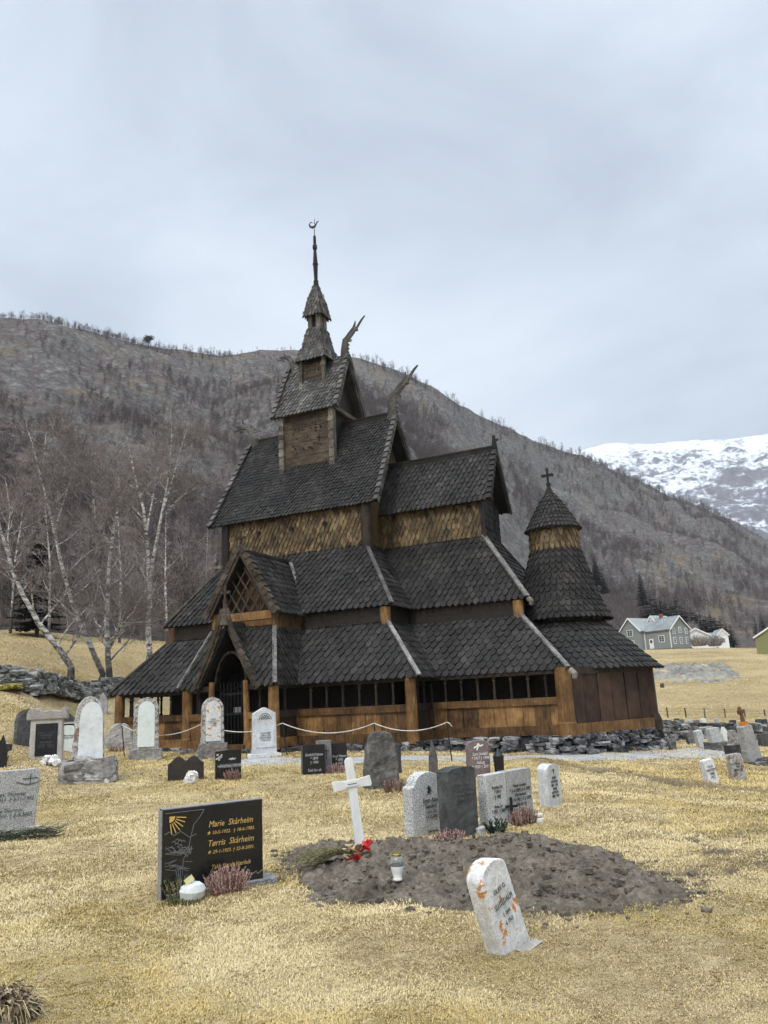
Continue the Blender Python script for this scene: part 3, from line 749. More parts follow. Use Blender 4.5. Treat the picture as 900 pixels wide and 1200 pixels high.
bay((-Lgw, Wgw), (-pw, Wgw)); bay((pw, Wgw), (Lgw, Wgw))
bay((Lgw, Wgw), (Lgw, Wcgw), True, True, m_dark, m_dark); bay((Lgw, Wcgw), (ucgw, Wcgw))
bay((-pw, Wgw), (-pw, vw)); bay((pw, vw), (pw, Wgw), True, True, m_dark, m_dark)
bay((-pw, vw), (-.62, vw)); bay((.62, vw), (pw, vw))
bay((-Lgw, -Wgw), (-Lgw, Wgw)); bay((Lgw, -Wgw), (-Lgw, -Wgw)); bay((ucgw, -Wcgw), (Lgw, -Wcgw)); bay((Lgw, -Wcgw), (Lgw, -Wgw))
for u, v in ((-Lgw, Wgw), (-pw, vw), (pw, vw), (Lgw, Wgw), (-Lgw, -Wgw), (Lgw, -Wgw), (ucgw, -Wcgw)): post(u, v, .17)
post(ucgw, Wcgw, .24)
m = MB(); m.box(c3(1.6, 0, -.04), (2 * Lgw - .3 + 3.2, 2 * Wcgw, .08)); m.box(c3(0, 0, -.045), (2 * Lgw - .2, 2 * Wgw - .2, .08)); m.box(c3(0, 5.6, -.05), (2 * pw, 1.4, .08)); m.build('floor_boards', m_dark, church)

# --- porch: steep gable, posts, iron gate
pr = MB(); vq, zq, hq, zqb = g('vq'), g('zq'), g('hq'), g('zqb'); zrid = zq - .46
pr.shingles(c3(hq, vq, zqb), c3(hq, 5.2, zqb), c3(0, 5.2, zrid), c3(0, vq, zrid), .18, .24)
pr.shingles(c3(-hq, 5.2, zqb), c3(-hq, vq, zqb), c3(0, vq, zrid), c3(0, 5.2, zrid), .18, .24)
porch = pr.build('porch_roof', m_sh, church)
m = MB(); m.beam(c3(0, vq + .02, zrid + .02), c3(0, 5.55, zrid + .02), .1, .16); m.build('ridge_board', m_sh, porch)
for sg in (1, -1):          # curved scale boards sweeping up to the spear
    m = MB(); pts = []
    for t in np.linspace(0, 1, 12):
        x = hq * 1.04 * (t ** 1.12) + .03; z = zq - (zq - zqb + .02) * t ** .86
        pts.append(c3(sg * x, vq + .05, z))
    for i in range(11):
        d = (pts[i + 1] - pts[i]); m.beam(pts[i], pts[i + 1] + d * .25 + Vector((sg * .035, 0, .02)), .09, .2 if i > 2 else .14, Vector((sg * .8, 0, .6)))
        m.beam(pts[i] + Vector((sg * .05, -.05, 0)), pts[i + 1] + d * .1 + Vector((sg * .09, -.06, 0)), .05, .12, Vector((sg * .8, 0, .6)))
    m.build('barge_board', m_sh_brown, porch)
m = MB(); m.tube([c3(0, vq + .05, zq - .5), c3(0, vq + .05, zq + .05), c3(0, vq + .05, zq + .3)], [.17, .07, .05], 8); m.build('finial', m_sh_brown, porch)
cross(porch, c3(0, vq + .05, zq + .2), .62, m_sh_brown)
for sg in (1, -1):
    m = MB(); m.tube([c3(sg * .66, vq - .12, 0), c3(sg * .66, vq - .12, .35), c3(sg * .62, vq - .12, zqb + .2)], [.13, .1, .09], 10); m.build('porch_post', m_brown, church)
    m = MB(); arc = [c3(sg * .58 * math.cos(a), vq - .3, 1.75 + 1.1 * math.sin(a)) for a in np.linspace(0, R(88), 10)]
    for p0, p1 in zip(arc[:-1], arc[1:]): m.beam(p0, p1, .07, .16, (0, 1, 0))
    m.build('arch_brace', m_dark, church)
m = MB()
for i in range(9): x = -.52 + 1.04 * i / 8; m.tube([c3(x, vq - .42, .1), c3(x, vq - .42, 1.95)], .016, 6)
for z in (.45, 1.0, 1.6): m.beam(c3(-.54, vq - .42, z), c3(.54, vq - .42, z), .03, .045)
gate = m.build('gate', m_iron, church)
m = MB(); m.box(c3(.1, vq - .44, 1.12), (.26, .05, .16)); m.build('lock_plate', simple('grey_steel', (.16, .17, .18), .5, .4), gate)
m = MB(); m.box(c3(0, vq - .1, .05), (1.3, .35, .14)); m.build('threshold', m_brown, church)

# --- upper dormer over the porch with lattice gable
vd, zd, hd, zdb = g('vd'), g('zd'), g('hd'), g('zdb')
dm = MB(); vback = 2.55
zr_v = GW
dm.shingles(c3(hd, vd, zdb), c3(hd, Wa - .25, zdb), c3(0, vback, zd), c3(0, vd, zd), .18, .22)
dm.shingles(c3(-hd, Wa - .25, zdb), c3(-hd, vd, zdb), c3(0, vd, zd), c3(0, vback, zd), .18, .22)
dormer = dm.build('dormer_roof', m_sh, church)
m = MB(); m.beam(c3(0, vd, zd + .04), c3(0, vback, zd + .04), .12, .1); m.build('ridge_board', m_sh, dormer)
rake(dormer, c3(0, vd + .02, zd + .16), c3(hd + .06, vd + .02, zdb + .0), (0, -1, 0), m_sh_brown, 11); rake(dormer, c3(0, vd + .02, zd + .16), c3(-hd - .06, vd + .02, zdb + .0), (0, -1, 0), m_sh_brown, 11)
m = MB(); m.beam(c3(hd, Wa - .3, zdb + .1), c3(.1, vback + .2, zd + .02), .12, .04); m.build('valley_board', m_hip, dormer)
cross(dormer, c3(0, vd, zd + .12), .62, m_sh_brown)
dw = MB(); hw_ = hd - .13; vf = vd - .22
dw.beam(c3(hw_, vf, (zgt + zdb) / 2), c3(hw_, GW - .1, (zgt + zdb) / 2), .08, zdb - zgt + .3, rnd=.1); dw.beam(c3(-hw_, vf, (zgt + zdb) / 2), c3(-hw_, GW - .1, (zgt + zdb) / 2), .08, zdb - zgt + .3, rnd=.1)
dw.box(c3(0, vf, zgt + .12), (2 * hw_, .07, .34), rnd=.55); dw.box(c3(0, vf + .01, zgt + .44), (2 * hw_ + .1, .1, .26), rnd=.9)
dw.prism([(-hw_, zgt), (hw_, zgt), (hw_, zdb + .1), (0, zd - .2), (-hw_, zdb + .1)], -(vf - .35), -(vf - .4), 0)
dormer_wall = dw.build('dormer_wall', m_brown, church)
for sg in (1, -1):
    m = MB(); m.tube([c3(sg * hw_, vf + .02, zgt - .15), c3(sg * hw_, vf + .02, zdb + .1)], .12, 10); m.build('corner_post', m_brown, dormer_wall)
m = MB(); zl0, zl1 = zgt + .58, zd - .25
def clipx(x, z): lim = (zd - .1 - z) / (zd - zdb) * hd; return abs(x) <= lim
for sg in (1, -1):
    for k in np.arange(-1.6, 1.7, .36):
        seg = []
        for t in np.linspace(0, 1.7, 60):
            x = k + sg * t * .55; z = zl0 + t * .85
            if clipx(x, z) and abs(x) < hw_: seg.append((x, z))
        if len(seg) > 4: m.beam(c3(seg[0][0], vf - .02 - .02 * sg, seg[0][1]), c3(seg[-1][0], vf - .02 - .02 * sg, seg[-1][1]), .03, .055, (1, 0, 0))
m.build('lattice', m_sh_brown, dormer_wall)
# western portal gable, seen only by its cross above the roof edge
wp = MB()
wp.shingles(c3(-vd + .5, hd, zdb), c3(-LN, hd, zdb), c3(-LN + .3, 0, zd), c3(-vd + .5, 0, zd), .3, .36); wp.shingles(c3(-LN, -hd, zdb), c3(-vd + .5, -hd, zdb), c3(-vd + .5, 0, zd), c3(-LN + .3, 0, zd), .3, .36)
wpo = wp.build('dormer_roof', m_sh, church)
cross(wpo, c3(-vd + .5, 0, zd + .3), .95)
m = MB(); m.tube([c3(-vd + .5, 0, zd - .1), c3(-vd + .5, 0, zd + .35)], [.12, .06], 8); m.build('finial', m_carv, wpo)

# --- choir
ch = MB(); Wce, uce, zcr, zce = g('Wce'), g('uce'), g('zcr'), g('zce')
ch.shingles(c3(LN - .1, Wce, zce), c3(uce, Wce, zce), c3(uce, 0, zcr), c3(LN - .1, 0, zcr), .19, .25)
ch.shingles(c3(uce, -Wce, zce), c3(LN - .1, -Wce, zce), c3(LN - .1, 0, zcr), c3(uce, 0, zcr), .3, .36)
choir_roof = ch.build('choir_roof', m_sh, church)
ridge_beam(choir_roof, c3(LN, 0, zcr + .03), c3(uce, 0, zcr + .03))
for sv in (1, -1): rake(choir_roof, c3(uce, 0, zcr + .05), c3(uce, sv * Wce, zce), (1, 0, 0), m_sh, 9)
m = MB(); p = c3(uce, 0, zcr + .1); m.tube([p, p + Vector((0, 0, .3)), p + Vector((.02, 0, .5))], [.11, .08, .03], 8); m.box(p + Vector((.05, 0, .32)), (.22, .08, .08)); m.box(p + Vector((0, 0, .42)), (.1, .07, .16)); m.build('finial', m_sh, choir_roof)
cwm = MB(); zc0, zc1 = zat - .6, zce + .18
cwm.box(((LN + uc) / 2, 0, (zc0 + zc1) / 2), (uc - LN, 2 * Wc, zc1 - zc0), rnd=.15)
cwm.shingles(c3(LN, Wc, zat - .12), c3(uc, Wc, zat - .12), c3(uc, Wc, zc1), c3(LN, Wc, zc1), .18, .19, .034, .02, .85)
cwm.prism([(-Wc, zc1), (Wc, zc1), (0, zcr - .3)], 0, .08, .1, Matrix.Translation((uc - .04, 0, 0)) @ Matrix.Rotation(R(90), 4, 'Z'))
choir_wall = cwm.build('choir_wall', m_sh_gold, church)
m = MB(); m.shingles(c3(uc + .02, Wc, zat - .1), c3(uc + .02, -Wc, zat - .1), c3(uc + .02, -Wc, zc1), c3(uc + .02, Wc, zc1), .17, .24, .024, .02, 1.1); m.build('gable_wall', m_sh, choir_wall)
for u in (LN + .55, uc - .45):
    m = MB(); m.lathe([(.075, 0), (.075, .05)], 14); o = m.build('porthole', m_void, choir_wall, c3(u, Wc + .03, zce - .1)); o.rotation_euler = (R(90), 0, 0)
m = MB(); m.beam(c3(uc + .02, Wc + .02, zc0), c3(uc + .02, Wc + .02, zc1), .12, .12, (1, 0, 0)); m.build('corner_post', m_dark, choir_wall)

# --- apse: round tower, three shingled skirts
ua = g('ua'); ac = c3(ua, 0, 0)
ap = MB(); ap.cone_shingles(ac, g('rag'), zge, 1.22 * K, g('zam') - .2, .24, .25, over=.1); ap.lathe([(1.2 * K, g('zam') - .3), (1.2 * K, g('zam') + .5)], 36, ac, .05)
apse_roof = ap.build('apse_roof', m_sh, church)
am = MB(); sect = [(g('ram') + .12, g('zam') - .06), (1.16 * K, 3.75 * K), (.93 * K, 4.6 * K), (g('rad') + .01, g('zdd') + .02)]
for (ra, za), (rb, zb_) in zip(sect[:-1], sect[1:]): am.cone_shingles(ac, ra, za, rb, zb_, .2, .215, over=.06)
am.build('apse_roof', m_sh, church)
ad = MB(); ad.lathe([(g('rad') - .02, g('zdd') - .2), (g('rad') - .02, g('zdt') + .15)], 40, ac); ad.cone_shingles(ac, g('rad'), g('zdd'), g('rad') - .015, g('zdt') + .02, .18, .22, .035, pointed=.95, over=.0)
ad.build('apse_turret_wall', m_sh_gold, church)
at_ = MB(); sect = [(g('rab') + .02, g('zab') - .03), (.56 * K, 6.38 * K), (.3 * K, 6.82 * K), (.08 * K, 7.12 * K)]
for (ra, za), (rb, zb_) in zip(sect[:-1], sect[1:]): at_.cone_shingles(ac, ra, za, rb, zb_, .14, .17, over=.04)
at_.lathe([(g('rab') + .01, g('zab') - .08), (g('rab') + .01, g('zab') - .02), (.1, g('zab') + .1)], 40, ac, .15)
apse_cap = at_.build('apse_cap', m_sh, church)
m = MB(); m.lathe([(.15, 6.98 * K), (.13, 7.15 * K), (.07, 7.3 * K), (.05, 7.42 * K)], 10, ac); m.build('finial', m_sh, apse_cap)
cross(apse_cap, ac + Vector((0, 0, 7.36 * K)), .72, m_sh)
aw2 = MB(); rw = g('rwa') * 1.03
phi = [R(a) for a in (-72, -26, 20, 66, 112, 158)]
verts = [(ua + rw * math.cos(p), -rw * math.sin(p)) for p in [R(-74), R(-14), R(46), R(106)]]
poly = [(ucgw + .1, Wcgw - .12)] + [(ua + rw * math.cos(a), -rw * math.sin(a)) for a in (R(-13), R(35), R(80))] + [(ucgw, -Wcgw)]
for (u0_, v0_), (u1_, v1_) in zip(poly[:-1], poly[1:]):
    a3, b3 = c3(u0_, v0_, 0), c3(u1_, v1_, 0); d = b3 - a3; L = d.length; d.normalize(); n = max(3, int(L / .5)); out = d.cross(Vector((0, 0, 1)))
    for i in range(n):
        o_ = random.uniform(-.015, .015); p = a3 + d * (L * (i + .5) / n)
        aw2.beam(p + Vector((0, 0, .2)) + out * o_, p + Vector((0, 0, zge)) + out * o_, .06, L / n - .035, d)
apse_wall = aw2.build('apse_wall', m_board, church)
for (u0_, v0_), (u1_, v1_) in zip(poly[:-1], poly[1:]):
    a3, b3 = c3(u0_, v0_, 0), c3(u1_, v1_, 0); out = (b3 - a3).normalized().cross(Vector((0, 0, 1)))
    m = MB(); m.beam(a3 + Vector((0, 0, .12)) + out * .05, b3 + Vector((0, 0, .12)) + out * .05, .2, .3); m.build('sill_beam', m_brown, apse_wall)
    m = MB(); m.beam(a3 + Vector((0, 0, zge - .05)), b3 + Vector((0, 0, zge - .05)), .14, .2); m.build('wall_plate', m_dark, apse_wall)
for u, v in poly[1:-1]:
    m = MB(); m.beam(c3(u, v, -.05), c3(u, v, zge + .05), .26, .26, (1, 0, 0)); m.tube([c3(u + .03, v + .03, -.1), c3(u + .03, v + .03, .2), c3(u + .01, v + .01, .38)], [.2, .2, .15], 8); m.build('gallery_post', m_board, apse_wall)
m = MB(); m.lathe([(rw - .7, -.1), (rw - .7, zge + .6)], 28, ac); m.build('inner_wall', m_dark, apse_wall)

# --- ridge turret: box, gabled roof, belfry, spire
t1 = g('t1'); zt = g('t1ez')
m = MB(); m.box(c3(0, 0, (g('zt1b') - .4 + zt) / 2), (2 * t1 - .1, 2 * t1 - .1, zt - g('zt1b') + .5), rnd=.1)
turret = m.build('turret', m_dark, church)
m = MB(); nb = 4; pz0, pz1 = g('zt1b') + .02, zt + .02
for sv in (1, -1):
    for i in range(nb): m.box(c3(0, sv * (t1 - .03), pz0 + (pz1 - pz0) * (i + .5) / nb), (2 * t1 - .2, .05, (pz1 - pz0) / nb - .012))
m.build('carved_panel', m_carv_b := wood('brown_carved_board', (.014, .010, .008), (.062, .044, .030), (.14, .105, .075), (1.2, 1.2, 9), .7, rv=.14), turret)
m = MB()
for _ in range(46):         # pierced dragon carving
    x, z = random.uniform(-.72, .72), random.uniform(.25, .82); m.box(c3(x, t1 + .0, pz0 + (pz1 - pz0) * z), (random.uniform(.04, .1), .02, random.uniform(.03, .07)), Matrix.Rotation(random.uniform(0, 3), 3, 'Y'))
m.build('carving', m_void, turret)
m = MB(); m.box(c3(0, t1 + .04, pz0 - .02), (2 * t1 - .1, .1, .14)); m.build('sill_beam', m_carv, turret)
for su in (1, -1):
    for sv in (1, -1):
        m = MB(); m.beam(c3(su * t1, sv * t1, g('zt1b') - .35), c3(su * t1, sv * t1, zt + .05), .24, .2, (1, 0, 0))
        for i in range(7): m.box(c3(su * t1, sv * (t1 + .12), g('zt1b') - .3 + i * .36), (.22, .05, .2), Matrix.Rotation(random.uniform(-.25, .25), 3, 'Y'))
        m.build('corner_post', m_carv, turret)
tr = MB(); eu, ev, rz_, ru = g('t1eu') + .04, g('t1ev') + .06, g('t1rz') + .12, g('t1ru')
tr.shingles(c3(-eu, ev, zt), c3(eu, ev, zt), c3(ru, 0, rz_), c3(-ru, 0, rz_), .165, .2); tr.shingles(c3(eu, -ev, zt), c3(-eu, -ev, zt), c3(-ru, 0, rz_), c3(ru, 0, rz_), .14, .17)
troof = tr.build('turret_roof', m_sh_grey, church)
for sg in (1, -1):
    for sv in (1, -1): rake(troof, c3(sg * (ru + .02), 0, rz_ + .05), c3(sg * (eu + .02), sv * ev, zt), (sg, 0, 0), m_sh_grey, 10)
    dragon(troof, c3(sg * ru, 0, rz_ + .05), sg, .72, tongue=1 if sg > 0 else .5)
    m = MB(); m.prism([(-ev + .15, zt), (ev - .15, zt), (0, rz_ - .25)], 0, .06, .3, Matrix.Translation((sg * (t1 - .05) + (.06 if sg < 0 else 0), 0, 0)) @ Matrix.Rotation(R(90), 4, 'Z')); m.build('gable_wall', m_dark, troof)
    m = MB(); m.beam(c3(sg * (t1 + .1), -ev + .1, zt + .02), c3(sg * (t1 + .1), ev - .1, zt + .02), .14, .16); m.build('tie_beam', m_carv, troof)
t2 = g('t2'); z2 = g('t2ez'); z2b = z2 - 1.15
m = MB(); m.box(c3(0, 0, (z2b + z2) / 2), (2 * t2 - .1, 2 * t2 - .1, z2 - z2b + .2)); bel = m.build('belfry', m_dark, church)
m = MB()
for i in range(3): m.box(c3(0, t2 - .04, z2b + .28 + i * .3), (2 * t2 - .14, .04, .28))
m.build('carved_panel', m_carv_b, bel)
m = MB()
for _ in range(18): m.box(c3(random.uniform(-.3, .3), t2 - .015, z2 - random.uniform(.15, .62)), (random.uniform(.03, .07), .02, random.uniform(.03, .05)), Matrix.Rotation(random.uniform(0, 3), 3, 'Y'))
m.build('carving', m_void, bel)
m = MB(); m.box(c3(0, t2 + .02, z2b + .13), (2 * t2, .08, .1)); m.build('sill_beam', m_carv, bel)
for su in (1, -1):
    for sv in (1, -1):
        m = MB(); m.beam(c3(su * t2, sv * t2, z2b - .1), c3(su * t2, sv * t2, z2 + .05), .15, .13, (1, 0, 0)); m.box(c3(su * t2, sv * (t2 + .07), z2 - .3), (.2, .06, .16)); m.box(c3(su * t2, sv * (t2 + .07), z2b + .1), (.13, .05, .3))
        m.build('corner_post', m_hip if False else m_carv, bel)
def pyramid(name, e0, za, e1, zb_, e2=None, zc=None, w=.16, h=.19, mat=None):
    m = MB(); L = [(e0, za), (e1, zb_)] + ([(e2, zc)] if e2 is not None else [])
    for (a, z_a), (b_, z_b) in zip(L[:-1], L[1:]):
        for k in range(4):
            Q = Matrix.Rotation(R(90) * k, 3, 'Z'); m.shingles(*[Q @ Vector(p) for p in ((-a, -a, z_a), (a, -a, z_a), (b_, -b_, z_b), (-b_, b_ * -1, z_b))], w, h, .025, .04)
    return m.build(name, mat or m_sh_grey, church)
t3 = g('t3'); z3 = g('t3ez')
pyramid('belfry_roof', g('t2e') + .03, z2, .43 * K, z2 + .62 * K, t3 + .03, g('t2tz') + .05)
m = MB(); m.box(c3(0, 0, (g('t2tz') + z3) / 2), (2 * t3 - .16, 2 * t3 - .16, z3 - g('t2tz') + .3)); lan = m.build('lantern', m_void, church)
for su in (1, -1):
    for sv in (1, -1):
        m = MB(); m.box(c3(su * (t3 - .1), sv * (t3 - .03), (g('t2tz') + z3) / 2 - .05), (.2, .07, z3 - g('t2tz') + .2)); m.box(c3(su * (t3 - .03), sv * (t3 - .12), (g('t2tz') + z3) / 2 - .05), (.05, .22, z3 - g('t2tz') + .2)); m.build('corner_post', m_carv, lan)
pyramid('lantern_roof', g('t3e') + .02, z3, .27 * K, z3 + .62 * K, .055, g('t3az'))
m = MB(); za, zs = g('t3az') - .12, g('spz')
m.lathe([(.12, za), (.1, za + .2), (.115, za + .25), (.075, za + .3), (.1, za + 1.0), (.13, za + 1.05), (.1, za + 1.12), (.06, za + 1.75), (.1, za + 1.8), (.1, za + 1.95), (.065, za + 2.0), (.06, zs - .05), (.03, zs)], 10)
spire = m.build('spire', m_sh, church)
m = MB(); m.tube([c3(0, 0, zs), c3(0, 0, g('wvz') - .1)], .018, 6)
q_ = g('wvz') - .05
m.tube([c3(.12, 0, q_ + .03), c3(.04, 0, q_ - .1), c3(-.08, 0, q_ - .12), c3(-.2, 0, q_ - .04), c3(-.24, 0, q_ + .08), c3(-.16, 0, q_ + .16), c3(-.07, 0, q_ + .1)], [.03, .06, .065, .045, .035, .03, .015], 6, .5, (1, .35))
m.tube([c3(.08, 0, q_ - .02), c3(.17, 0, q_ + .09), c3(.24, 0, q_ + .1)], [.04, .035, .01], 6, .5, (1, .35)); m.tube([c3(.02, 0, q_ - .0), c3(.03, 0, q_ + .3)], [.02, .008], 5)
m.build('weathercock', m_iron, spire)

# --- rubble plinth
m = MB()
def plinth(a, b_, n=3.6):
    a3, b3 = c3(a[0], a[1], 0), c3(b_[0], b_[1], 0); L = (b3 - a3).length; d = (b3 - a3).normalized(); out = d.cross(Vector((0, 0, 1)))
    k = int(L * n)
    for i in range(k):
        p = a3 + d * (L * (i + random.random()) / k)
        w_ = CM @ p; gz_ = float(gz(w_.x, w_.y)) - church.location.z
        z = -.02
        while z > gz_ - .1:
            hh_ = random.uniform(.06, .14); m.rock(p + out * random.uniform(-.05, .12 - z * .15) + d * random.uniform(-.15, .15) + Vector((0, 0, z - hh_ / 2)), (random.uniform(.18, .45), .4, hh_ * 1.25), math.atan2(d.y, d.x) + random.uniform(-.15, .15)); z -= hh_
        if random.random() < .7:
            q2 = p + out * random.uniform(.15, .5); w_ = CM @ q2; s_ = random.uniform(.08, .24)
            m.rock((q2.x, q2.y, float(gz(w_.x, w_.y)) - church.location.z + s_ * .15), (s_ * 1.6, s_ * 1.3, s_ * .9), random.uniform(0, 6))
outl = [(-Lgw, -Wgw), (-Lgw, Wgw), (-pw, Wgw), (-pw, vw), (pw, vw), (pw, Wgw), (Lgw, Wgw), (Lgw, Wcgw), (ucgw, Wcgw)] + poly[1:-1] + [(ucgw, -Wcgw)]
for a, b_ in zip(outl[:-1], outl[1:]): plinth(a, b_)
m.build('plinth', m_fnd, church)
m = MB()                   # solid footing behind the stones
for a, b_ in zip(outl[:-1], outl[1:]): m.beam(c3(a[0], a[1], -.75), c3(b_[0], b_[1], -.75), .12, 1.4, rnd=.1)
m.build('footing', m_fnd, church)
# downpipe in the corner between nave and choir galleries
m = MB(); m.tube([c3(Lgw + .12, Wcgw + .15, zge - .2), c3(Lgw + .12, Wcgw + .15, .1), c3(Lgw + .12, Wcgw + .28, -.1)], .025, 8); m.build('downpipe', m_iron, church)
# ------------------------------------------------------------------ gravestones and everything set among them
m_granite = stone_mat('grey_granite', (.27, .27, .265), (.44, .44, .43), (.60, .60, .59), 40, speck=(.16, .16, .16), bmp=.25)
m_granite_d = stone_mat('dark_mottled_granite', (.03, .032, .032), (.095, .098, .096), (.27, .275, .27), 9, speck=(.06, .06, .06), bmp=.4)
m_granite_side = stone_mat('polished_grey_edge', (.10, .10, .105), (.17, .17, .18), (.25, .25, .26), 30, speck=(.3, .3, .3), bmp=.15, rough=.5)
m_white = stone_mat('white_marble', (.38, .39, .40), (.62, .64, .65), (.78, .79, .79), 16, speck=(.42, .42, .42), bmp=.3)
m_white_orange = stone_mat('lichened_white_marble', (.30, .30, .30), (.58, .59, .59), (.80, .80, .79), 24, speck=(.48, .47, .46), lichen=(.46, .20, .055), lich_amt=.57, bmp=.5, lscale=9)
m_pale_lichen = stone_mat('pale_lichened_stone', (.17, .16, .15), (.42, .42, .41), (.68, .68, .66), 22, lichen=(.17, .115, .085), lich_amt=.53, bmp=.6, lscale=9, speck=(.16, .145, .13))
m_boulder = stone_mat('boulder_stone', (.09, .085, .08), (.24, .23, .22), (.46, .45, .43), 9, lichen=(.25, .13, .07), lich_amt=.68, bmp=.8)
m_slate = stone_mat('dark_slate', (.022, .022, .024), (.055, .055, .058), (.12, .12, .125), 8, bmp=.5)
m_slate_rough = stone_mat('dark_rough_stone', (.03, .029, .028), (.075, .073, .07), (.20, .195, .19), 8, bmp=.9)
m_black = simple('polished_black_granite', (.010, .011, .013), .16, spec=.5)
m_black_b = stone_mat('black_granite', (.012, .012, .013), (.02, .02, .022), (.04, .04, .042), 20, rough=.35, bmp=.1)
m_brownst = stone_mat('dark_brown_stone', (.025, .022, .02), (.05, .043, .037), (.085, .075, .065), 12, bmp=.3)
m_red = stone_mat('reddish_granite', (.11, .08, .08), (.20, .15, .15), (.30, .24, .235), 30, bmp=.3)
m_panel = stone_mat('weathered_marble_panel', (.40, .42, .43), (.58, .61, .63), (.72, .75, .76), 7, bmp=.2)
m_green_panel = stone_mat('greenish_marble_panel', (.46, .54, .51), (.60, .67, .64), (.70, .75, .73), 7, bmp=.2)
m_gold = simple('gilt_lettering', (.75, .52, .18), .35, .6)
m_ink = simple('dark_lettering', (.03, .03, .03), .8)
m_ink_g = simple('faded_lettering', (.10, .10, .10), .9)
m_silver = simple('silver_lettering', (.45, .46, .47), .6)
m_wht = simple('white_lettering', (.75, .75, .75), .7)
m_quartz = stone_mat('quartz', (.45, .43, .42), (.66, .65, .64), (.8, .79, .78), 15)

def height_for(base, ytop, lean=Vector((0, 0, 1))):
    lo, hi = 0, 60
    for _ in range(40):
        m = (lo + hi) / 2
        if project(base + lean * m)[1] > ytop: lo = m
        else: hi = m
    return lo
def stand(name, label, cat, pl, pr, sink=.0, group=None, lean=0, pitch=0, spin=None):
    """root on the ground under the front edge pl..pr; local x along the face, y into the stone, z up"""
    A_, B_ = gp(*pl), gp(*pr); mid = (A_ + B_) / 2; d = B_ - A_
    rz = math.atan2(d.y, d.x) if spin is None else R(spin)
    w = math.hypot(d.x, d.y) if spin is None else abs(pr[0] - pl[0]) / F * math.hypot(mid.x, mid.y) / max(.4, abs(math.cos(rz + math.atan2(mid.x, mid.y))))
    mid.z = min(A_.z, B_.z) if spin is None else float(gz(mid.x, mid.y))
    o = empty(name, mid - Vector((0, 0, sink)), 0); o.rotation_euler = (R(pitch), R(lean), rz); o.rotation_mode = 'XYZ'
    tag(o, label, cat, group)
    return o, w, mid
def prof_arch(w, h, spring, pointed=0, taper=0, n=10):
    """[(z, half width)] of an upright with a round or pointed head"""
    P_ = [(0, w / 2), (spring * .33, w / 2 - taper * .33), (spring * .66, w / 2 - taper * .66), (spring, w / 2 - taper)]
    for i in range(1, n + 1):
        t = i / n
        if pointed: hw = (w / 2 - taper) * (1 - t ** (1.6 + .0)) ** .8
        else: hw = (w / 2 - taper) * math.sqrt(max(0, 1 - t * t))
        P_.append((spring + (h - spring) * (t if pointed else t), max(hw, .008)))
    return P_
def slab(name, prof, t, mat, parent, c=.012, rough=0, freq=6, seed=0, y0=0, x0=0, z0=0, skew=0, tt=1.0):
    """stacked sections: prof [(z, half width)], thickness t, front face at y0; tt = thickness ratio at the top"""
    zs, hs = zip(*prof); H = zs[-1]; V = []; ring = None
    fine = []
    for (za, ha), (zb_, hb) in zip(prof[:-1], prof[1:]):
        k = max(1, int((zb_ - za) / (.05 if rough else .3)))
        for i in range(k): fine.append((za + (zb_ - za) * i / k, ha + (hb - ha) * i / k))
    fine.append(prof[-1])
    nx, ny = (7, 3) if rough else (2, 2)
    for z, h in fine:
        th = t * (1 + (tt - 1) * z / H); cc = min(c, h * .4); off = (t - th) / 2
        xs_ = np.linspace(-h + cc, h - cc, nx); ys_ = np.linspace(cc, th - cc, ny)
        R_ = [(x, 0) for x in xs_] + [(h, y) for y in ys_] + [(x, th) for x in xs_[::-1]] + [(-h, y) for y in ys_[::-1]]
        ring = len(R_)
        V += [(x0 + x + skew * z / H, y0 + off + y, z0 + z) for x, y in R_]
    V = np.array(V)
    if rough:
        q = V * freq + seed * 7.3
        D = np.c_[vnoise(q[:, 0], q[:, 1], q[:, 2], seed), vnoise(q[:, 0], q[:, 1], q[:, 2], seed + 5) * .6, vnoise(q[:, 0], q[:, 1], q[:, 2], seed + 9) * .6]
        D += .5 * np.c_[vnoise(q[:, 0] * 2.7, q[:, 1] * 2.7, q[:, 2] * 2.7, seed + 2), vnoise(q[:, 0] * 2.7, q[:, 1] * 2.7, q[:, 2] * 2.7, seed + 6), 0 * q[:, 0]]
        V = V + D * rough
    n = len(fine); fs = []
    for i in range(n - 1):
        for k in range(ring):
            a = i * ring + k; b_ = i * ring + (k + 1) % ring; fs.append((a, b_, b_ + ring, a + ring))
    m = MB(); m.add(V.tolist(), fs + [tuple(range(ring - 1, -1, -1)), tuple(range((n - 1) * ring, n * ring))])
    return m.build(name, mat, parent)
def plate(name, outline, y0, y1, mat, parent, bev=.008):
    bm = bmesh.new(); n = len(outline)
    a = [bm.verts.new((x, y0, z)) for x, z in outline]; b_ = [bm.verts.new((x, y1, z)) for x, z in outline]
    f1 = bm.faces.new(a); f2 = bm.faces.new(b_[::-1])
    for i in range(n): bm.faces.new((a[i], b_[i], b_[(i + 1) % n], a[(i + 1) % n])[::-1])
    bmesh.ops.recalc_face_normals(bm, faces=bm.faces[:])
    if bev: bmesh.ops.bevel(bm, geom=[e for f in (f1, f2) for e in f.edges], offset=bev, segments=2, affect='EDGES', profile=.6)
    me = bpy.data.meshes.new(name); bm.to_mesh(me); bm.free()
    return link(name, me, mat, parent)
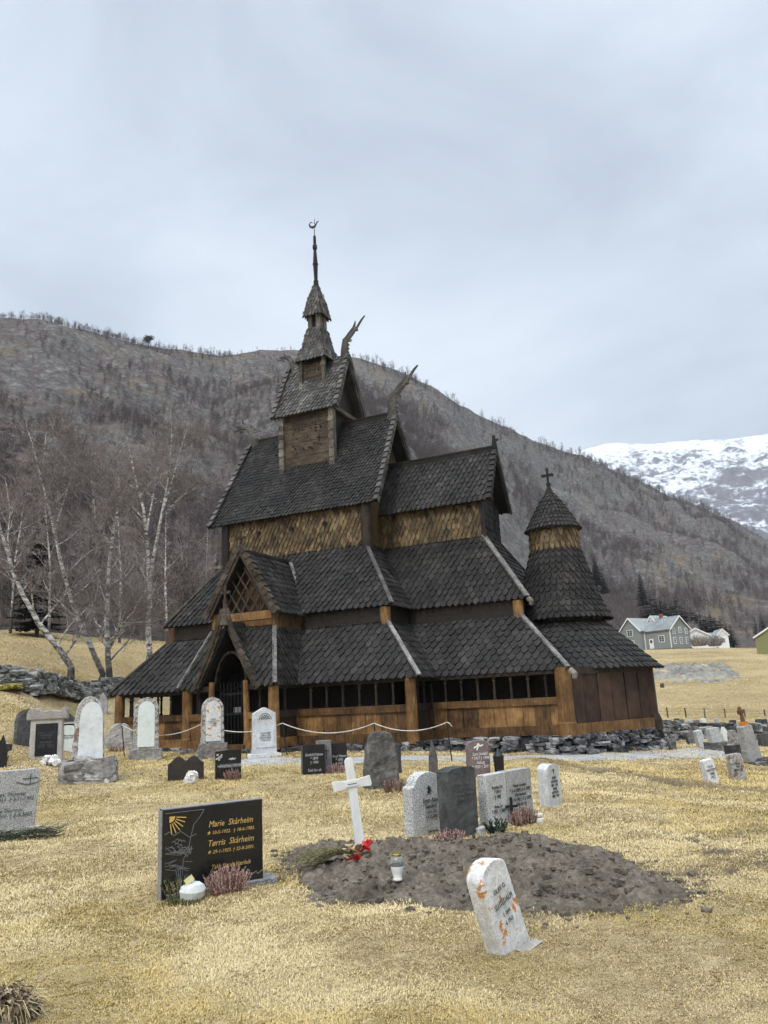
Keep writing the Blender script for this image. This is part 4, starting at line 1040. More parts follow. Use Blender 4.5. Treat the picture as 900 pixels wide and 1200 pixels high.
def text(parent, body, size, x, z, mat, y=-.003, shear=0, align='CENTER', name='inscription', ext=.0015, sx=1):
    c = bpy.data.curves.new(name, 'FONT'); c.body = body; c.size = size; c.align_x = align; c.align_y = 'CENTER'; c.extrude = ext; c.shear = shear; c.resolution_u = 2; c.space_line = .95
    tmp = bpy.data.objects.new(name, c); COL.objects.link(tmp); bpy.context.view_layer.update()
    me = bpy.data.meshes.new_from_object(tmp.evaluated_get(bpy.context.evaluated_depsgraph_get())); me.name = name; bpy.data.objects.remove(tmp); bpy.data.curves.remove(c)
    me.materials.clear(); o = link(name, me, mat, parent, (x, y, z)); o.rotation_euler = (R(90), 0, 0); o.scale = (sx, 1, 1)
    return o
def ribbon(m, pts, w, y=-.003):
    """thin engraved line on a face, pts (x, z)"""
    for (xa, za), (xb, zb_) in zip(pts[:-1], pts[1:]): m.beam((xa, y, za), (xb, y, zb_), w, .003, (0, 1, 0))
def tuft(name, label, cat, base, w, h, mat, n=60, lean=.5, group=None, parent=None, leaf=.012, along=(1, 0, 0)):
    """clump of upright sprigs set with small leaves (heather and the like)"""
    m = MB(); along = Vector(along); side = Vector((-along.y, along.x, 0))
    for _ in range(n):
        p = along * random.uniform(-.5, .5) * w * .8 + side * random.uniform(-.5, .5) * w * .35
        d = Vector((0, 0, 1)) + along * (p.dot(along) / w * lean * 2) + Vector((random.uniform(-.2, .2), random.uniform(-.35, .2), 0)); d.normalize()
        L = h * random.uniform(.6, 1.05) * (1 - .35 * abs(p.dot(along)) / (w * .5)); rn = random.random()
        m.tube([p, p + d * L], [.0025, .001], 3, rn * .5, caps=False)
        k = int(L / (leaf * .55))
        for i in range(max(3, k)):
            q = p + d * (L * (.15 + .85 * i / k)); a = random.uniform(0, 6.28); s_ = leaf * random.uniform(.6, 1.2)
            e = Vector((math.cos(a), math.sin(a), .9)).normalized(); f = e.orthogonal().normalized()
            m.add([q - f * s_ * .35, q + f * s_ * .35, q + e * s_ + f * s_ * .2, q + e * s_ - f * s_ * .2], [(0, 1, 2, 3)], min(1, max(0, rn + random.uniform(-.25, .25))))
    o = m.build(name, mat, parent); o.location = base
    if label: tag(o, label, cat, group)
    return o
def leafmat(name, a, b_, c):
    m, nt, bs = new_mat(name); nt.links.new(ramp(nt, attr(nt), [(.1, a), (.5, b_), (.95, c)]), bs.inputs['Base Color']); bs.inputs['Roughness'].default_value = .9; bs.inputs['Specular IOR Level'].default_value = .1; return m
m_heather = leafmat('faded_heather', (.11, .065, .05), (.30, .18, .15), (.50, .37, .32))
m_heather_p = leafmat('pink_heather', (.17, .10, .08), (.40, .235, .21), (.56, .42, .38))
m_spruce_cut = leafmat('cut_spruce_sprigs', (.02, .03, .02), (.05, .07, .045), (.11, .13, .09))
m_drygreen = leafmat('dried_sprigs', (.07, .065, .035), (.17, .16, .085), (.30, .27, .15))
m_drybrown = leafmat('dried_brown_leaves', (.05, .035, .025), (.15, .11, .08), (.30, .24, .17))

# --- the large polished black stone
o, w, mid = stand('headstone', 'wide polished black granite headstone with gilt names and an engraved landscape', 'headstone', (189, 1056), (308.5, 1036))
h = height_for(gp(189, 1056), 952); sk = height_for(gp(308.5, 1036), 934); h = (h + sk) / 2
plate('slab', [(-w / 2, -.12), (w / 2, -.12), (w / 2, h), (-w / 2, h)], 0, .115, m_black, o, .006)
edge = MB(); edge.box((-w / 2 - .004, .0575, h / 2 - .06), (.008, .105, h + .1)); edge.box((0, .0575, h + .003), (w - .01, .105, .006)); edge.build('honed_edge', m_granite_side, o)
plate('base', [(-w / 2 + .04, -.15), (w / 2 + .13, -.15), (w / 2 + .13, .05), (-w / 2 + .04, .05)], -.05, .2, m_granite_side, o, .01)
text(o, 'Marie  Sk\u00e5rheim', .074, .17 * w, h * .775, m_gold, shear=.25, sx=.86)
text(o, '\u2605 10-5-1922.  \u2020 18-6-1983.', .041, .17 * w, h * .675, m_gold, shear=.25, sx=.98)
text(o, 'T\u00f8rris  Sk\u00e5rheim', .074, .17 * w, h * .555, m_gold, shear=.25, sx=.86)
text(o, '\u2605 29-1-1923. \u2020 22-8-2001.', .041, .17 * w, h * .455, m_gold, shear=.25, sx=.98)
text(o, 'Takk for alt kj\u00e6rleik', .05, .17 * w, h * .285, m_gold, shear=.25, sx=.9)
m = MB(); sx_, sz_ = -w / 2 + .06, h - .06
for a in np.linspace(-8, -82, 6): m.beam((sx_ + .062 * math.cos(R(a)), -.003, sz_ + .062 * math.sin(R(a))), (sx_ + .15 * math.cos(R(a)), -.003, sz_ + .15 * math.sin(R(a))), .008, .003, (0, 1, 0))
m.prism([(sx_, sz_)] + [(sx_ + .05 * math.cos(a), sz_ + .05 * math.sin(a)) for a in np.linspace(R(-90), 0, 8)], -.004, .0)
m.build('gilt_sun', m_gold, o)
m = MB(); lx = -w / 2
ribbon(m, [(lx + .02, h - .03), (lx + .40 * w, h - .03), (lx + .36 * w, h * .88), (lx + .30 * w, h * .80), (lx + .27 * w, h * .66), (lx + .25 * w, h * .52), (lx + .20 * w, h * .42), (lx + .19 * w, h * .22), (lx + .17 * w, h * .10)], .004)
ribbon(m, [(lx + .02, h * .72), (lx + .06, h * .75), (lx + .10, h * .70), (lx + .16, h * .74), (lx + .24, h * .66), (lx + .30, h * .69)], .004)
for _ in range(26):
    x, z = random.uniform(.02, .22) * w + lx, random.choice((random.uniform(.48, .58), random.uniform(.3, .4))) * h
    ribbon(m, [(x, z), (x + random.uniform(.04, .13), z + random.uniform(-.05, .03))], .003)
for k in range(3): ribbon(m, [(lx + .03 + .05 * k, h * .58), (lx + .10 + .06 * k, h * .50 - .02 * k), (lx + .2 + .03 * k, h * .56), (lx + .25, h * .47)], .004)
for k in range(4): ribbon(m, [(lx + .13 * w + .02 * k, h * .32), (lx + .15 * w + .012 * k, h * .20), (lx + .155 * w + .01 * k, h * .10)], .004)
for x, z in ((.09, .625), (.12, .60), (.15, .63), (.18, .62), (.125, .645), (.155, .575)): ribbon(m, [(lx + x * w, z * h), (lx + x * w + .02, z * h + .012), (lx + x * w + .035, z * h - .004)], .005)
for k in range(16): ribbon(m, [(.18 * w + k * .021, h * .15 + random.uniform(-.01, .01)), (.18 * w + k * .021 + .022, h * .15 + random.uniform(-.016, .016))], .006)
m.build('engraving', simple('engraved_grey', (.17, .175, .18), .7), o)
rzk = o.rotation_euler.z; fx, fy = Vector((math.cos(rzk), math.sin(rzk), 0)), Vector((-math.sin(rzk), math.cos(rzk), 0))
p = mid + fx * (.08 * w) - fy * .16; p.z = float(gz(p.x, p.y))
tuft('heather_plant', 'broad clump of faded pink heather before the polished black granite stone', 'plant', p, .36, .25, m_heather_p, 150, .45, along=fx)
p = mid - fx * (.26 * w) - fy * .16; p.z = float(gz(p.x, p.y))
m = MB(); m.lathe([(.07, 0), (.10, .03), (.115, .08), (.095, .12), (.05, .145), (.015, .155)], 14, (0, 0, 0))
V_ = np.array(m.v); V_ += .022 * np.c_[vnoise(V_[:, 0] * 14, V_[:, 1] * 14, V_[:, 2] * 14, 3), vnoise(V_[:, 0] * 14, V_[:, 1] * 14, V_[:, 2] * 14, 4), vnoise(V_[:, 0] * 14, V_[:, 1] * 14, V_[:, 2] * 14, 5)]; m.v = [tuple(q) for q in V_]
pot = m.build('wrapped_pot', simple('white_wrapping', (.55, .58, .57), .5), None, p); tag(pot, 'crumpled white wrapped flower pot at the foot of the black stone', 'flower pot')
m = MB(); m.box((-.02, -.03, .17), (.075, .02, .05), Matrix.Rotation(-.6, 3, 'Y')); m.build('label_card', simple('pale_card', (.6, .55, .3), .6), pot)
tuft('sprigs', None, None, (-.12, .03, .02), .22, .2, m_drygreen, 40, .7, parent=pot)
p2 = p - fx * .12 - fy * .06; tuft('moss_tuft', 'green moss tuft beside the white wrapped pot', 'plant', (p2.x, p2.y, float(gz(p2.x, p2.y))), .4, .05, leafmat('moss_green', (.03, .04, .015), (.09, .10, .03), (.2, .19, .07)), 90, .9)

# --- white wooden cross on the soil heap
q = gtp(422, 990); q.z = topz(q.x, q.y) - .02; hc = height_for(q + Vector((0, 0, .02)), 885) / 1.0
cr_o = empty('grave_cross', q, R(14)); cr_o.rotation_euler = (R(-2), R(-5.5), R(16)); tag(cr_o, 'white painted wooden cross leaning left on the fresh grave', 'cross')
m_wp = wood('white_painted_wood', (.66, .655, .63), (.78, .78, .77), (.82, .82, .81), (10, 10, 1.6), .55, .25)
bw = .052
plate('upright', [(-bw, -.15), (bw, -.15), (bw * .9, hc * .6), (bw * .9, hc - .03), (bw * .5, hc), (-bw * .5, hc), (-bw * .9, hc - .03), (-bw * .9, hc * .6)], -.018, .018, m_wp, cr_o, .004)
za = hc * .705; aw_ = .205
plate('crossbar', [(-aw_, za - .055), (-.06, za - .042), (.06, za - .042), (aw_, za - .055), (aw_ + .012, za - .03), (aw_, za + .055), (.07, za + .042), (-.07, za + .042), (-aw_, za + .055), (-aw_ - .012, za + .03)], -.024, .006, m_wp, cr_o, .004)
plate('name_plate', [(-.08, za - .028), (.08, za - .028), (.08, za + .028), (-.08, za + .028)], -.03, -.023, m_wp, cr_o, .002)
m = MB(); m.box((0, -.0315, za), (.1, .002, .008)); m.build('lettering', m_ink_g, cr_o)

# --- grave lantern
q = gtp(466, 1031); q.z = topz(q.x, q.y) - .004
lan_o = empty('grave_lantern', q); tag(lan_o, 'glass grave lantern with gold lid and white candle on the soil heap', 'lantern')
hl = height_for(q, 999); s_ = hl / .2
m_glass, nt, b = new_mat('clear_glass'); b.inputs['Base Color'].default_value = (.8, .82, .82, 1); b.inputs['Roughness'].default_value = .08; b.inputs['Transmission Weight'].default_value = .85; b.inputs['IOR'].default_value = 1.3
m = MB(); m.lathe([(.026 * s_, .118 * s_), (.05 * s_, .122 * s_), (.054 * s_, .135 * s_), (.05 * s_, .16 * s_), (.036 * s_, .172 * s_), (.032 * s_, .176 * s_)], 20); m.build('glass_jar', m_glass, lan_o, smooth=True)
m = MB(); m.lathe([(.036 * s_, 0), (.036 * s_, .012 * s_), (.03 * s_, .02 * s_), (.041 * s_, .06 * s_), (.05 * s_, .098 * s_), (.049 * s_, .117 * s_)], 20); m.build('candle_cup', simple('milky_candle', (.74, .75, .72), .35), lan_o, smooth=True)
m = MB(); m.lathe([(.036 * s_, .174 * s_), (.037 * s_, .19 * s_), (.034 * s_, .192 * s_), (.034 * s_, .2 * s_), (.01 * s_, .203 * s_)], 20); m.build('lid', simple('brass_lid', (.55, .44, .16), .3, .9), lan_o)
m = MB(); m.lathe([(.0505 * s_, .104 * s_), (.0515 * s_, .118 * s_), (.0505 * s_, .124 * s_)], 20); m.build('label_band', simple('grey_band', (.13, .14, .15), .5), lan_o)

# --- bouquet on the heap
q = gtp(408, 1008); q.z = topz(q.x, q.y)
bq = empty('bouquet', q, R(20)); tag(bq, 'withered bouquet of dry evergreen sprigs with red ribbon lying on the soil', 'bouquet')
m = MB()
for _ in range(150):
    a = random.uniform(-.35, .55); L = random.uniform(.25, .6); p0 = Vector((.05, 0, .05)); d = Vector((-math.cos(a), math.sin(a) * .9, random.uniform(-.02, .22)))
    p1 = p0 + d * L; p1.z = max(.02, p1.z - .25 * L * L)
    mid_ = (p0 + p1) / 2 + Vector((0, 0, .05)); m.tube([p0, mid_, p1], [.004, .003, .001], 3, .3, caps=False)
    for i in range(26):
        t = random.uniform(.25, 1); c_ = p0.lerp(mid_, min(1, 2 * t)) if t < .5 else mid_.lerp(p1, 2 * t - 1); e = (d + Vector([random.uniform(-.9, .9) for _ in range(3)])).normalized() * .035; f = e.orthogonal().normalized() * .003
        m.add([c_ - f, c_ + f, c_ + e], [(0, 1, 2)])
m.build('sprigs', m_drygreen, bq)
m = MB()
for _ in range(26): m.box((random.uniform(-.02, .2), random.uniform(-.08, .1), random.uniform(.03, .12)), (.09, .07, .004), Matrix.Rotation(random.uniform(0, 3), 3, 'Z') @ Matrix.Rotation(random.uniform(-.9, .9), 3, 'X'), jit=.01)
m.build('paper_wrap', simple('tan_paper', (.36, .27, .16), .8, var=.3), bq)
m_rib = simple('red_ribbon', (.50, .015, .02), .45)
for c_ in ((.22, .10, .10), (.03, -.17, .03), (.13, -.03, .09)):
    m = MB()
    for k in range(4): m.tube([Vector(c_), Vector(c_) + Vector((random.uniform(-.07, .07), random.uniform(-.05, .05), .035)), Vector(c_) + Vector((random.uniform(-.12, .12), random.uniform(-.07, .07), -.01))], [.03, .026, .012], 5, flat=(1, .25))
    m.build('ribbon', m_rib, bq)

# --- tilted white marble stone in front
o, w, mid = stand('headstone', 'tilted white marble headstone patched with orange lichen in the near grass', 'headstone', (592.5, 1120), (625, 1102), .04, lean=-18, pitch=-3)
hT = .62 * 1.0; lv = (o.rotation_euler.to_matrix() @ Vector((0, 0, 1)))
hT = height_for(mid, 1010, lv) + .04
slab('slab', prof_arch(w, hT, hT * .87, 0, .035 * w), .135, m_white_orange, o, .012, .004, 9, 3)
for q_, b_, s_, z in ((0, 'OLAV O.', .046, .72), (0, 'SLUTEDALM', .05, .585), (0, 'f. 1844', .038, .47), (0, 'd. 1912', .038, .385)): text(o, b_, s_, q_, hT * z, m_ink_g, -.006, sx=.72)
m_sheet = simple('pale_footing', (.27, .25, .22), .9, var=.3)
q = gp(616, 1112); fo = MB(); fo.box((.04, 0, .0), (.2, .07, .02), jit=.008); fo_o = fo.build('footing_slab', m_sheet, None, (q.x, q.y, q.z - .002)); fo_o.rotation_euler = (R(4), R(-7), o.rotation_euler.z)
tag(fo_o, 'thin stone slab lying under the tilted white stone', 'slab')

# --- row behind the soil heap
o, w, mid = stand('headstone', 'light grey granite headstone with sloped shoulders left of the mottled stone', 'headstone', (487, 981), (523, 974), .05)
w *= 1.12; h = height_for(mid, 905) + .05
slab('slab', [(0, w / 2), (h * .78, w / 2), (h * .80, w * .485), (h * .82, w * .40), (h * .89, w * .37), (h * .96, w * .27), (h, w * .10)], .17, m_granite, o, .015, .006, 7, 5)
for b_, s_, z in (('Sven Aase', .078, .58), ('Sandnes', .072, .49), ('* 9-11-1921', .05, .40), ('\u2020 4-12-2001', .05, .33), ('Takk for alt', .045, .12)): text(o, b_, s_, .02, h * z, m_ink, -.008, .15, sx=.85)
m = MB(); ribbon(m, [(0, h * .80), (0, h * .68)], .02, -.008); ribbon(m, [(-.03, h * .76), (.03, h * .76)], .02, -.008); ribbon(m, [(-.03, h * .70), (.035, h * .73)], .02, -.008); m.build('engraved_rose', m_ink, o)
fx = Vector((math.cos(o.rotation_euler.z), math.sin(o.rotation_euler.z), 0))
q = gp(527, 985); tuft('heather_plant', 'low strip of pink heather at the edge of the soil heap', 'plant', (q.x, q.y, topz(q.x, q.y)), .44, .13, m_heather_p, 110, .4, along=fx)
o, w, mid = stand('headstone', 'dark mottled granite headstone with lichened left edge, second in its row', 'headstone', (530, 984), (563, 977), .05)
h = height_for(mid, 899) + .05
slab('slab', [(0, w / 2), (h * .9, w / 2), (h * .955, w * .49), (h * .985, w * .40), (h, w * .2)], .2, m_granite_d, o, .02, .008, 8, 8)
text(o, 'Olina T\u00f8njum\n* 1891  \u2020 1969\nJohannes T\u00f8njum\n* 1884  \u2020 1971', .062, 0, h * .68, m_ink_g, -.011, .15, sx=.8)
for lab, pl, pr, yt, txt in (('left half of the pale double granite headstone, facing the juniper sprig', (574, 972), (597, 966), 907, 'Kristian Lie\n* 1914\n\u2020 1982\n\nAnna Lie\n* 1921  \u2020 2003'), ('right half of the pale double granite headstone, behind the iron cross', (597.5, 966), (626.5, 958), 902, 'Marit Hovland\n* 3-4-1908 \u2020 6-1-1987\nOla Hovland\n* 1-9-1902 \u2020 2-2-1979\nTakk for alt')):
    o, w, mid = stand('headstone', lab, 'headstone', pl, pr, .04); h = height_for(mid, yt) + .04
    slab('slab', [(0, w / 2), (h * .985, w / 2), (h, w * .485)], .15, m_granite, o, .01, .003, 8, len(lab))
    text(o, txt, .06, 0, h * .55, m_ink, -.006, .15, sx=.8)
q = gp(601, 966); ic = empty('iron_cross', (q.x, q.y, q.z), R(14)); tag(ic, 'small black iron cross standing in the heather by the double stone', 'cross')
h = height_for(q, 934); m = MB(); m.box((0, 0, h / 2), (.03, .02, h)); m.build('upright', m_iron, ic); m = MB(); m.box((0, -.002, h * .66), (.17, .018, .03)); m.build('crossbar', m_iron, ic)
q = gp(614, 966); tuft('heather_plant', 'faded heather bush at the foot of the pale double stone', 'plant', q, .42, .24, m_heather, 150, .4, along=fx)
q = gp(583, 977); tuft('juniper_sprig', 'dark green juniper sprig stuck before the pale double stone', 'plant', q, .2, .2, m_spruce_cut, 40, .8, leaf=.03)
q = gp(631, 963); m = MB()
m.lathe([(.07, 0), (.075, .04), (.06, .05)], 16); dish = m.build('dish', simple('white_ceramic', (.7, .69, .66), .3), None, q); tag(dish, 'stacked white ceramic dishes right of the heather bush', 'dish')
m = MB(); m.lathe([(.05, .055), (.07, .075), (.07, .095), (.03, .1)], 16); m.build('lid', simple('cream_ceramic', (.62, .58, .5), .3), dish)
q = gp(571, 976); m = MB(); m.rock((0, 0, .03), (.3, .16, .1), .3); tag(m.build('edge_stone', m_granite, None, q), 'low pale kerb stone at the foot of the mottled stone', 'stone')
o, w, mid = stand('headstone', 'reddish granite headstone with a white dove behind the pale double stone', 'headstone', (551, 912), (575, 910), .05, spin=14); h = height_for(mid, 868) + .05
slab('slab', [(0, w / 2), (h * .86, w / 2), (h * .93, w * .47), (h * .98, w * .38), (h, w * .2)], .16, m_red, o, .02, .006, 7, 12)
m = MB(); ribbon(m, [(-.10, h * .82), (-.03, h * .86), (.0, h * .93), (.03, h * .86), (.10, h * .89)], .03, -.008); ribbon(m, [(-.04, h * .76), (0, h * .87)], .03, -.008); m.build('dove_relief', m_wht, o)
text(o, 'Lars Lindahl\n* 1917 \u2020 1998\nAslaug\n* 1920 \u2020 2011', .085, .02, h * .5, m_wht, -.009, .2, sx=.75)
o, w, mid = stand('headstone', 'slender white round-topped marble headstone standing alone right of the double stone', 'headstone', (644, 946), (660, 943), .05); w *= .95; h = height_for(mid, 895) + .05
slab('slab', prof_arch(w, h, h * .88, 0, .01), .17, m_white, o, .01, .002, 8, 15)
text(o, 'SIVERT\nLAUVSTAD\n1881 - 1963\nINGER\nLAUVSTAD\n1888 - 1970', .052, 0, h * .5, m_ink, -.005, sx=.75)
m = MB(); ribbon(m, [(0, h * .90), (0, h * .78)], .012, -.005); ribbon(m, [(-.035, h * .86), (.035, h * .86)], .012, -.005); m.build('engraved_cross', m_ink, o)
q = gp(586, 912); bl = MB(); bl.lathe([(.09, .0), (.1, .3), (.11, .42), (.05, .5), (.02, .56)], 12); tag(bl.build('grave_lamp', m_iron, None, q), 'small black grave lamp peeping over the pale double stone', 'lantern')
# --- natural stone and shard
o, w, mid = stand('headstone', 'tall rough dark natural headstone with pale lichen top', 'headstone', (429, 925), (468, 923), .08, spin=12); h = height_for(mid, 857) + .08
slab('slab', [(0, w * .5), (h * .2, w * .5), (h * .5, w * .475), (h * .75, w * .41), (h * .9, w * .33), (h * .97, w * .25), (h, w * .15)], .28, m_slate_rough, o, .04, .03, 4, 21, skew=.03)
text(o, 'LARS A. NESSE\nf. 1859  d. 1931', .075, .0, h * .56, m_ink_g, -.03, sx=.8)
o2, w2, mid2 = stand('headstone', 'narrow dark slab half hidden behind the rough natural headstone', 'headstone', (460, 907), (471, 907), .05, spin=12); h2 = height_for(mid2, 876) + .05; slab('slab', [(0, w2 / 2), (h2, w2 / 2)], .12, m_slate, o2, .01, .003, 6, 4)
q = gp(463, 928); tuft('heather_plant', 'brown heather bush at the right foot of the rough natural headstone', 'plant', q, .42, .26, m_heather, 110, .5)
o, w, mid = stand('grave_marker', 'narrow weathered wooden shard marker with flaking pale paint', 'grave marker', (504, 909), (514, 909), .04, spin=8); h = height_for(mid, 868) + .04
slab('board', [(0, w / 2), (h * .45, w / 2), (h * .68, w * .42), (h * .75, w * .25), (h * .9, w * .16), (h, w * .03)], .06, stone_mat('flaking_paint', (.05, .047, .045), (.14, .13, .125), (.5, .5, .48), 10), o, .01, .008, 9, 4)
# --- black double stone with pillar
for lab, x0_, x1_, yb, yt, kind in (('left black block of the twin stones with grey pillar', 356, 381, 908, 873, 0), ('right black block of the twin stones with grey pillar', 389, 407, 904, 871, 0)):
    o, w, mid = stand('headstone', lab, 'headstone', (x0_, yb), (x1_, yb - 1), .05, spin=16); h = height_for(mid, yt) + .05
    slab('slab', [(0, w / 2), (h, w / 2)], .24, m_black_b, o, .02, .003, 8, x0_)
    text(o, 'Gunhild N\u00e6sse\n* 1899\n\u2020 1984\n\nTakk for alt' if x0_ < 370 else 'Knut N\u00e6sse\n* 1895\n\u2020 1971', .085, 0, h * .45, m_silver, -.006, .15, sx=.75)
o, w, mid = stand('headstone', 'grey granite pillar with engraved cross between the twin black stones', 'headstone', (374, 905.5), (389, 905), .05, spin=16); h = height_for(mid, 868) + .05
slab('slab', [(0, w / 2), (h, w / 2)], .28, m_granite_side, o, .015, .002, 8, 2); m = MB(); ribbon(m, [(.03, h * .85), (.03, h * .45)], .02, -.005); ribbon(m, [(-.05, h * .7), (.1, h * .7)], .02, -.005); m.build('engraved_cross', m_ink, o)
q = gp(394, 906); tuft('heather_plant', 'pale pink heather before the twin black stones', 'plant', q, .42, .22, m_heather_p, 90, .5)
# --- small black stone and small brown wavy stone
o, w, mid = stand('headstone', 'small polished black headstone with engraved picture strip and heather', 'headstone', (253.5, 914), (281.5, 912), .04, spin=18); h = height_for(mid, 879.5) + .04
slab('slab', [(0, w / 2), (h, w / 2)], .18, m_black, o, .006)
m = MB(); m.box((.04, -.002, h * .5), (w * .82, .004, h * .12)); m.build('inscribed_strip', simple('grey_strip', (.10, .105, .11), .6), o); text(o, 'Ingeborg Hauge  1909-1985', .06, .03, h * .5, m_silver, -.006, sx=.75)
m = MB()
for k in range(10): m.box((-.2 + random.uniform(-.06, .06), -.002, h * .8 + random.uniform(-.07, .07)), (.05, .003, .03), Matrix.Rotation(random.uniform(0, 3), 3, 'Y'))
for k in range(6): m.box((.02 + k * .025, -.002, h * .71 + .01 * (k % 2)), (.022, .003, .045 - .01 * abs(k - 2.5)))
m.build('engraving', m_silver, o)
q = gp(272, 914); tuft('heather_plant', 'heather clump before the small polished black headstone', 'plant', q, .36, .24, m_heather, 90, .5)
o, w, mid = stand('headstone', 'low dark brown headstone with wavy two-humped top', 'headstone', (198.5, 916), (236.5, 913), .05, spin=14); h = height_for(mid, 886) + .05
T_ = [(x, (.86 + .14 * math.exp(-((abs(x) - .42) / .26) ** 2) - .05 * math.exp(-(x / .14) ** 2) - .14 * max(0, abs(x) - .62) / .38)) for x in np.linspace(1, -1, 33)]
plate('slab', [(-w / 2, 0), (w / 2, 0)] + [(x * w / 2, z * h) for x, z in T_], 0, .16, m_brownst, o, .02)
def stones(label, q, n, spread, smax, mat=None, cat='stones', name='quartz_pile'):
    m = MB()
    for _ in range(n):
        s_ = smax * random.uniform(.5, 1); t = random.random(); m.rock((random.uniform(-spread, spread) * (1 - t * .6), random.uniform(-.06, .06), t * spread * .7 + s_ * .2), (s_, s_ * .8, s_), random.uniform(0, 6), random.uniform(-.8, .8))
    V_ = np.array(m.v); o = m.build(name, mat or m_quartz, None, q); tag(o, label, cat); return o
q = gp(227, 917); stones('white quartz lumps heaped against the low brown headstone', q, 16, .17, .16)
# --- white stones in front of the church
def arched(label, pl, pr, ytop, ybase, mat, pointed=0, base=None, bmat=None, panel=None, pmat=None, t=.22, spin=None, sf=.78, txt=None, lean=0, rough=.012, seed=1, tsize=.06, cat='headstone'):
    o, w, mid = stand('headstone', label, cat, pl, pr, .05, spin=spin, lean=lean)
    hb = height_for(mid, ybase); h = height_for(mid, ytop)
    if base:
        slab('base', [(0, w * base / 2), ((hb + .05) * .9, w * base / 2 * .97), (hb + .05, w * base / 2 * .93)], t * 1.75, bmat or m_boulder, o, .03, .025, 6, seed + 3, y0=-t * .42)
    slab('slab', [(z + hb, hw) for z, hw in prof_arch(w, h - hb, (h - hb) * sf, pointed, .02 * w)] if base else prof_arch(w, h + .05, h * sf, pointed, .02 * w), t, mat, o, .02, rough, 7, seed, z0=.05 if base else 0)
    H = h - hb if base else h; zb_ = hb + .05 if base else .05
    if panel:
        slab('panel', [(z, hw) for z, hw in prof_arch(w * panel, H * .88, H * .88 * .76, pointed)], .05, pmat, o, .008, .002, 6, seed, y0=-.022, z0=zb_ + H * .045)
    if txt: text(o, txt, tsize, 0, zb_ + H * .45, m_ink_g, -.03 if panel else -rough * 1.2 - .004, sx=.8)
    return o, w, mid, h
o, w, mid = stand('headstone', 'tall round-arched white headstone on a base of rounded boulders', 'headstone', (80, 918), (125, 916), .05, spin=16)
hb = height_for(mid, 889.5); h = height_for(mid, 816.5); wu = w * .70
m = MB()
for _ in range(120):
    x, z = random.uniform(-.5, .5) * w, random.uniform(0, hb - .06); s_ = random.uniform(.18, .3); k_ = 1 - .16 * z / hb
    for y in (-.06, .44): m.rock((x * k_, y + random.uniform(-.02, .02), z + .02), (s_ * 1.2, s_ * .7, s_), 0, random.uniform(-.3, .3))
for _ in range(60): m.rock((random.choice((-.5, .5)) * w * .95, random.uniform(0, .4), random.uniform(0, hb - .05)), (.2, .26, .22), random.uniform(0, 3))
m.box((0, .19, hb / 2 + .02), (w * .93, .46, hb))
m.build('boulder_base', m_boulder, o)
slab('slab', prof_arch(wu, h - hb + .05, (h - hb) * .70, 0, .03), .27, m_pale_lichen, o, .03, .018, 7, 4, z0=hb + .01, y0=.05, x0=-.02)
slab('panel', prof_arch(wu * .80, (h - hb) * .92, (h - hb) * .62, 0, .02), .05, m_panel, o, .008, .002, 7, 4, z0=hb + .05, y0=.02, x0=.03)
stones('white quartz lumps at the boulder base of the tall white headstone', gp(120, 917), 7, .12, .16)
arched('white round-topped headstone with pale green marble panel', (157, 891), (184, 889), 817, 878, m_pale_lichen, 0, 1.32, m_boulder, .66, m_green_panel, .26, 18, .74, seed=23)
arched('white arched headstone with rusty lichen before the porch gate', (238, 889), (262, 888), 817, 871, m_pale_lichen, 0, 1.22, m_boulder, .68, m_white_orange, .3, 22, .72, seed=31, txt='ANNA\nOLSDOTTER\nf. 1841\nd. 1903')
o, w, mid = stand('headstone', 'white headstone with peaked top and carved rosette, right of the porch', 'headstone', (297, 888), (324, 886), .05, spin=18); h = height_for(mid, 829) + .05
slab('slab', [(0, w / 2), (h * .86, w * .47), (h * .88, w * .47), (h * .94, w * .27), (h, w * .03)], .22, m_white, o, .015, .004, 8, 4)
slab('base', [(0, w * .68), (.10, w * .66), (.13, w * .62)], .42, m_white, o, .02, .015, 6, 7, y0=-.1)
slab('panel', [(0, w * .36), (h * .42, w * .36)], .04, m_panel, o, .006, y0=-.012, z0=h * .22, x0=.02); text(o, 'OLE KVAMME\nf. 1862 d. 1923\nMARI KVAMME\nf. 1866 d. 1941', .062, .02, h * .43, m_ink_g, -.018, sx=.72)
m = MB()
for rr_ in (.16, .105): ribbon(m, [(.02 + rr_ * math.cos(a), h * .76 + rr_ * math.sin(a)) for a in np.linspace(0, math.pi, 12)], .018, -.006)
for a in np.linspace(.3, 2.8, 6): ribbon(m, [(.02 + .03 * math.cos(a), h * .76 + .03 * math.sin(a)), (.02 + .13 * math.cos(a), h * .76 + .13 * math.sin(a))], .016, -.006)
m.build('carved_rosette', m_ink_g, o)
rl = stand('headstone', 'squat rough grey boulder stone beside the church corner', 'headstone', (123, 880), (155, 877), .06, spin=14); o, w, mid = rl; h = height_for(mid, 848) + .06
slab('slab', [(0, w * .5), (h * .3, w * .48), (h * .7, w * .38), (h * .92, w * .25), (h, w * .12)], .4, m_boulder, o, .05, .035, 5, 9)
q = gp(137, 881); tuft('heather_plant', 'withered red-brown heather before the squat boulder stone', 'plant', q, .5, .22, m_heather, 90, .5)
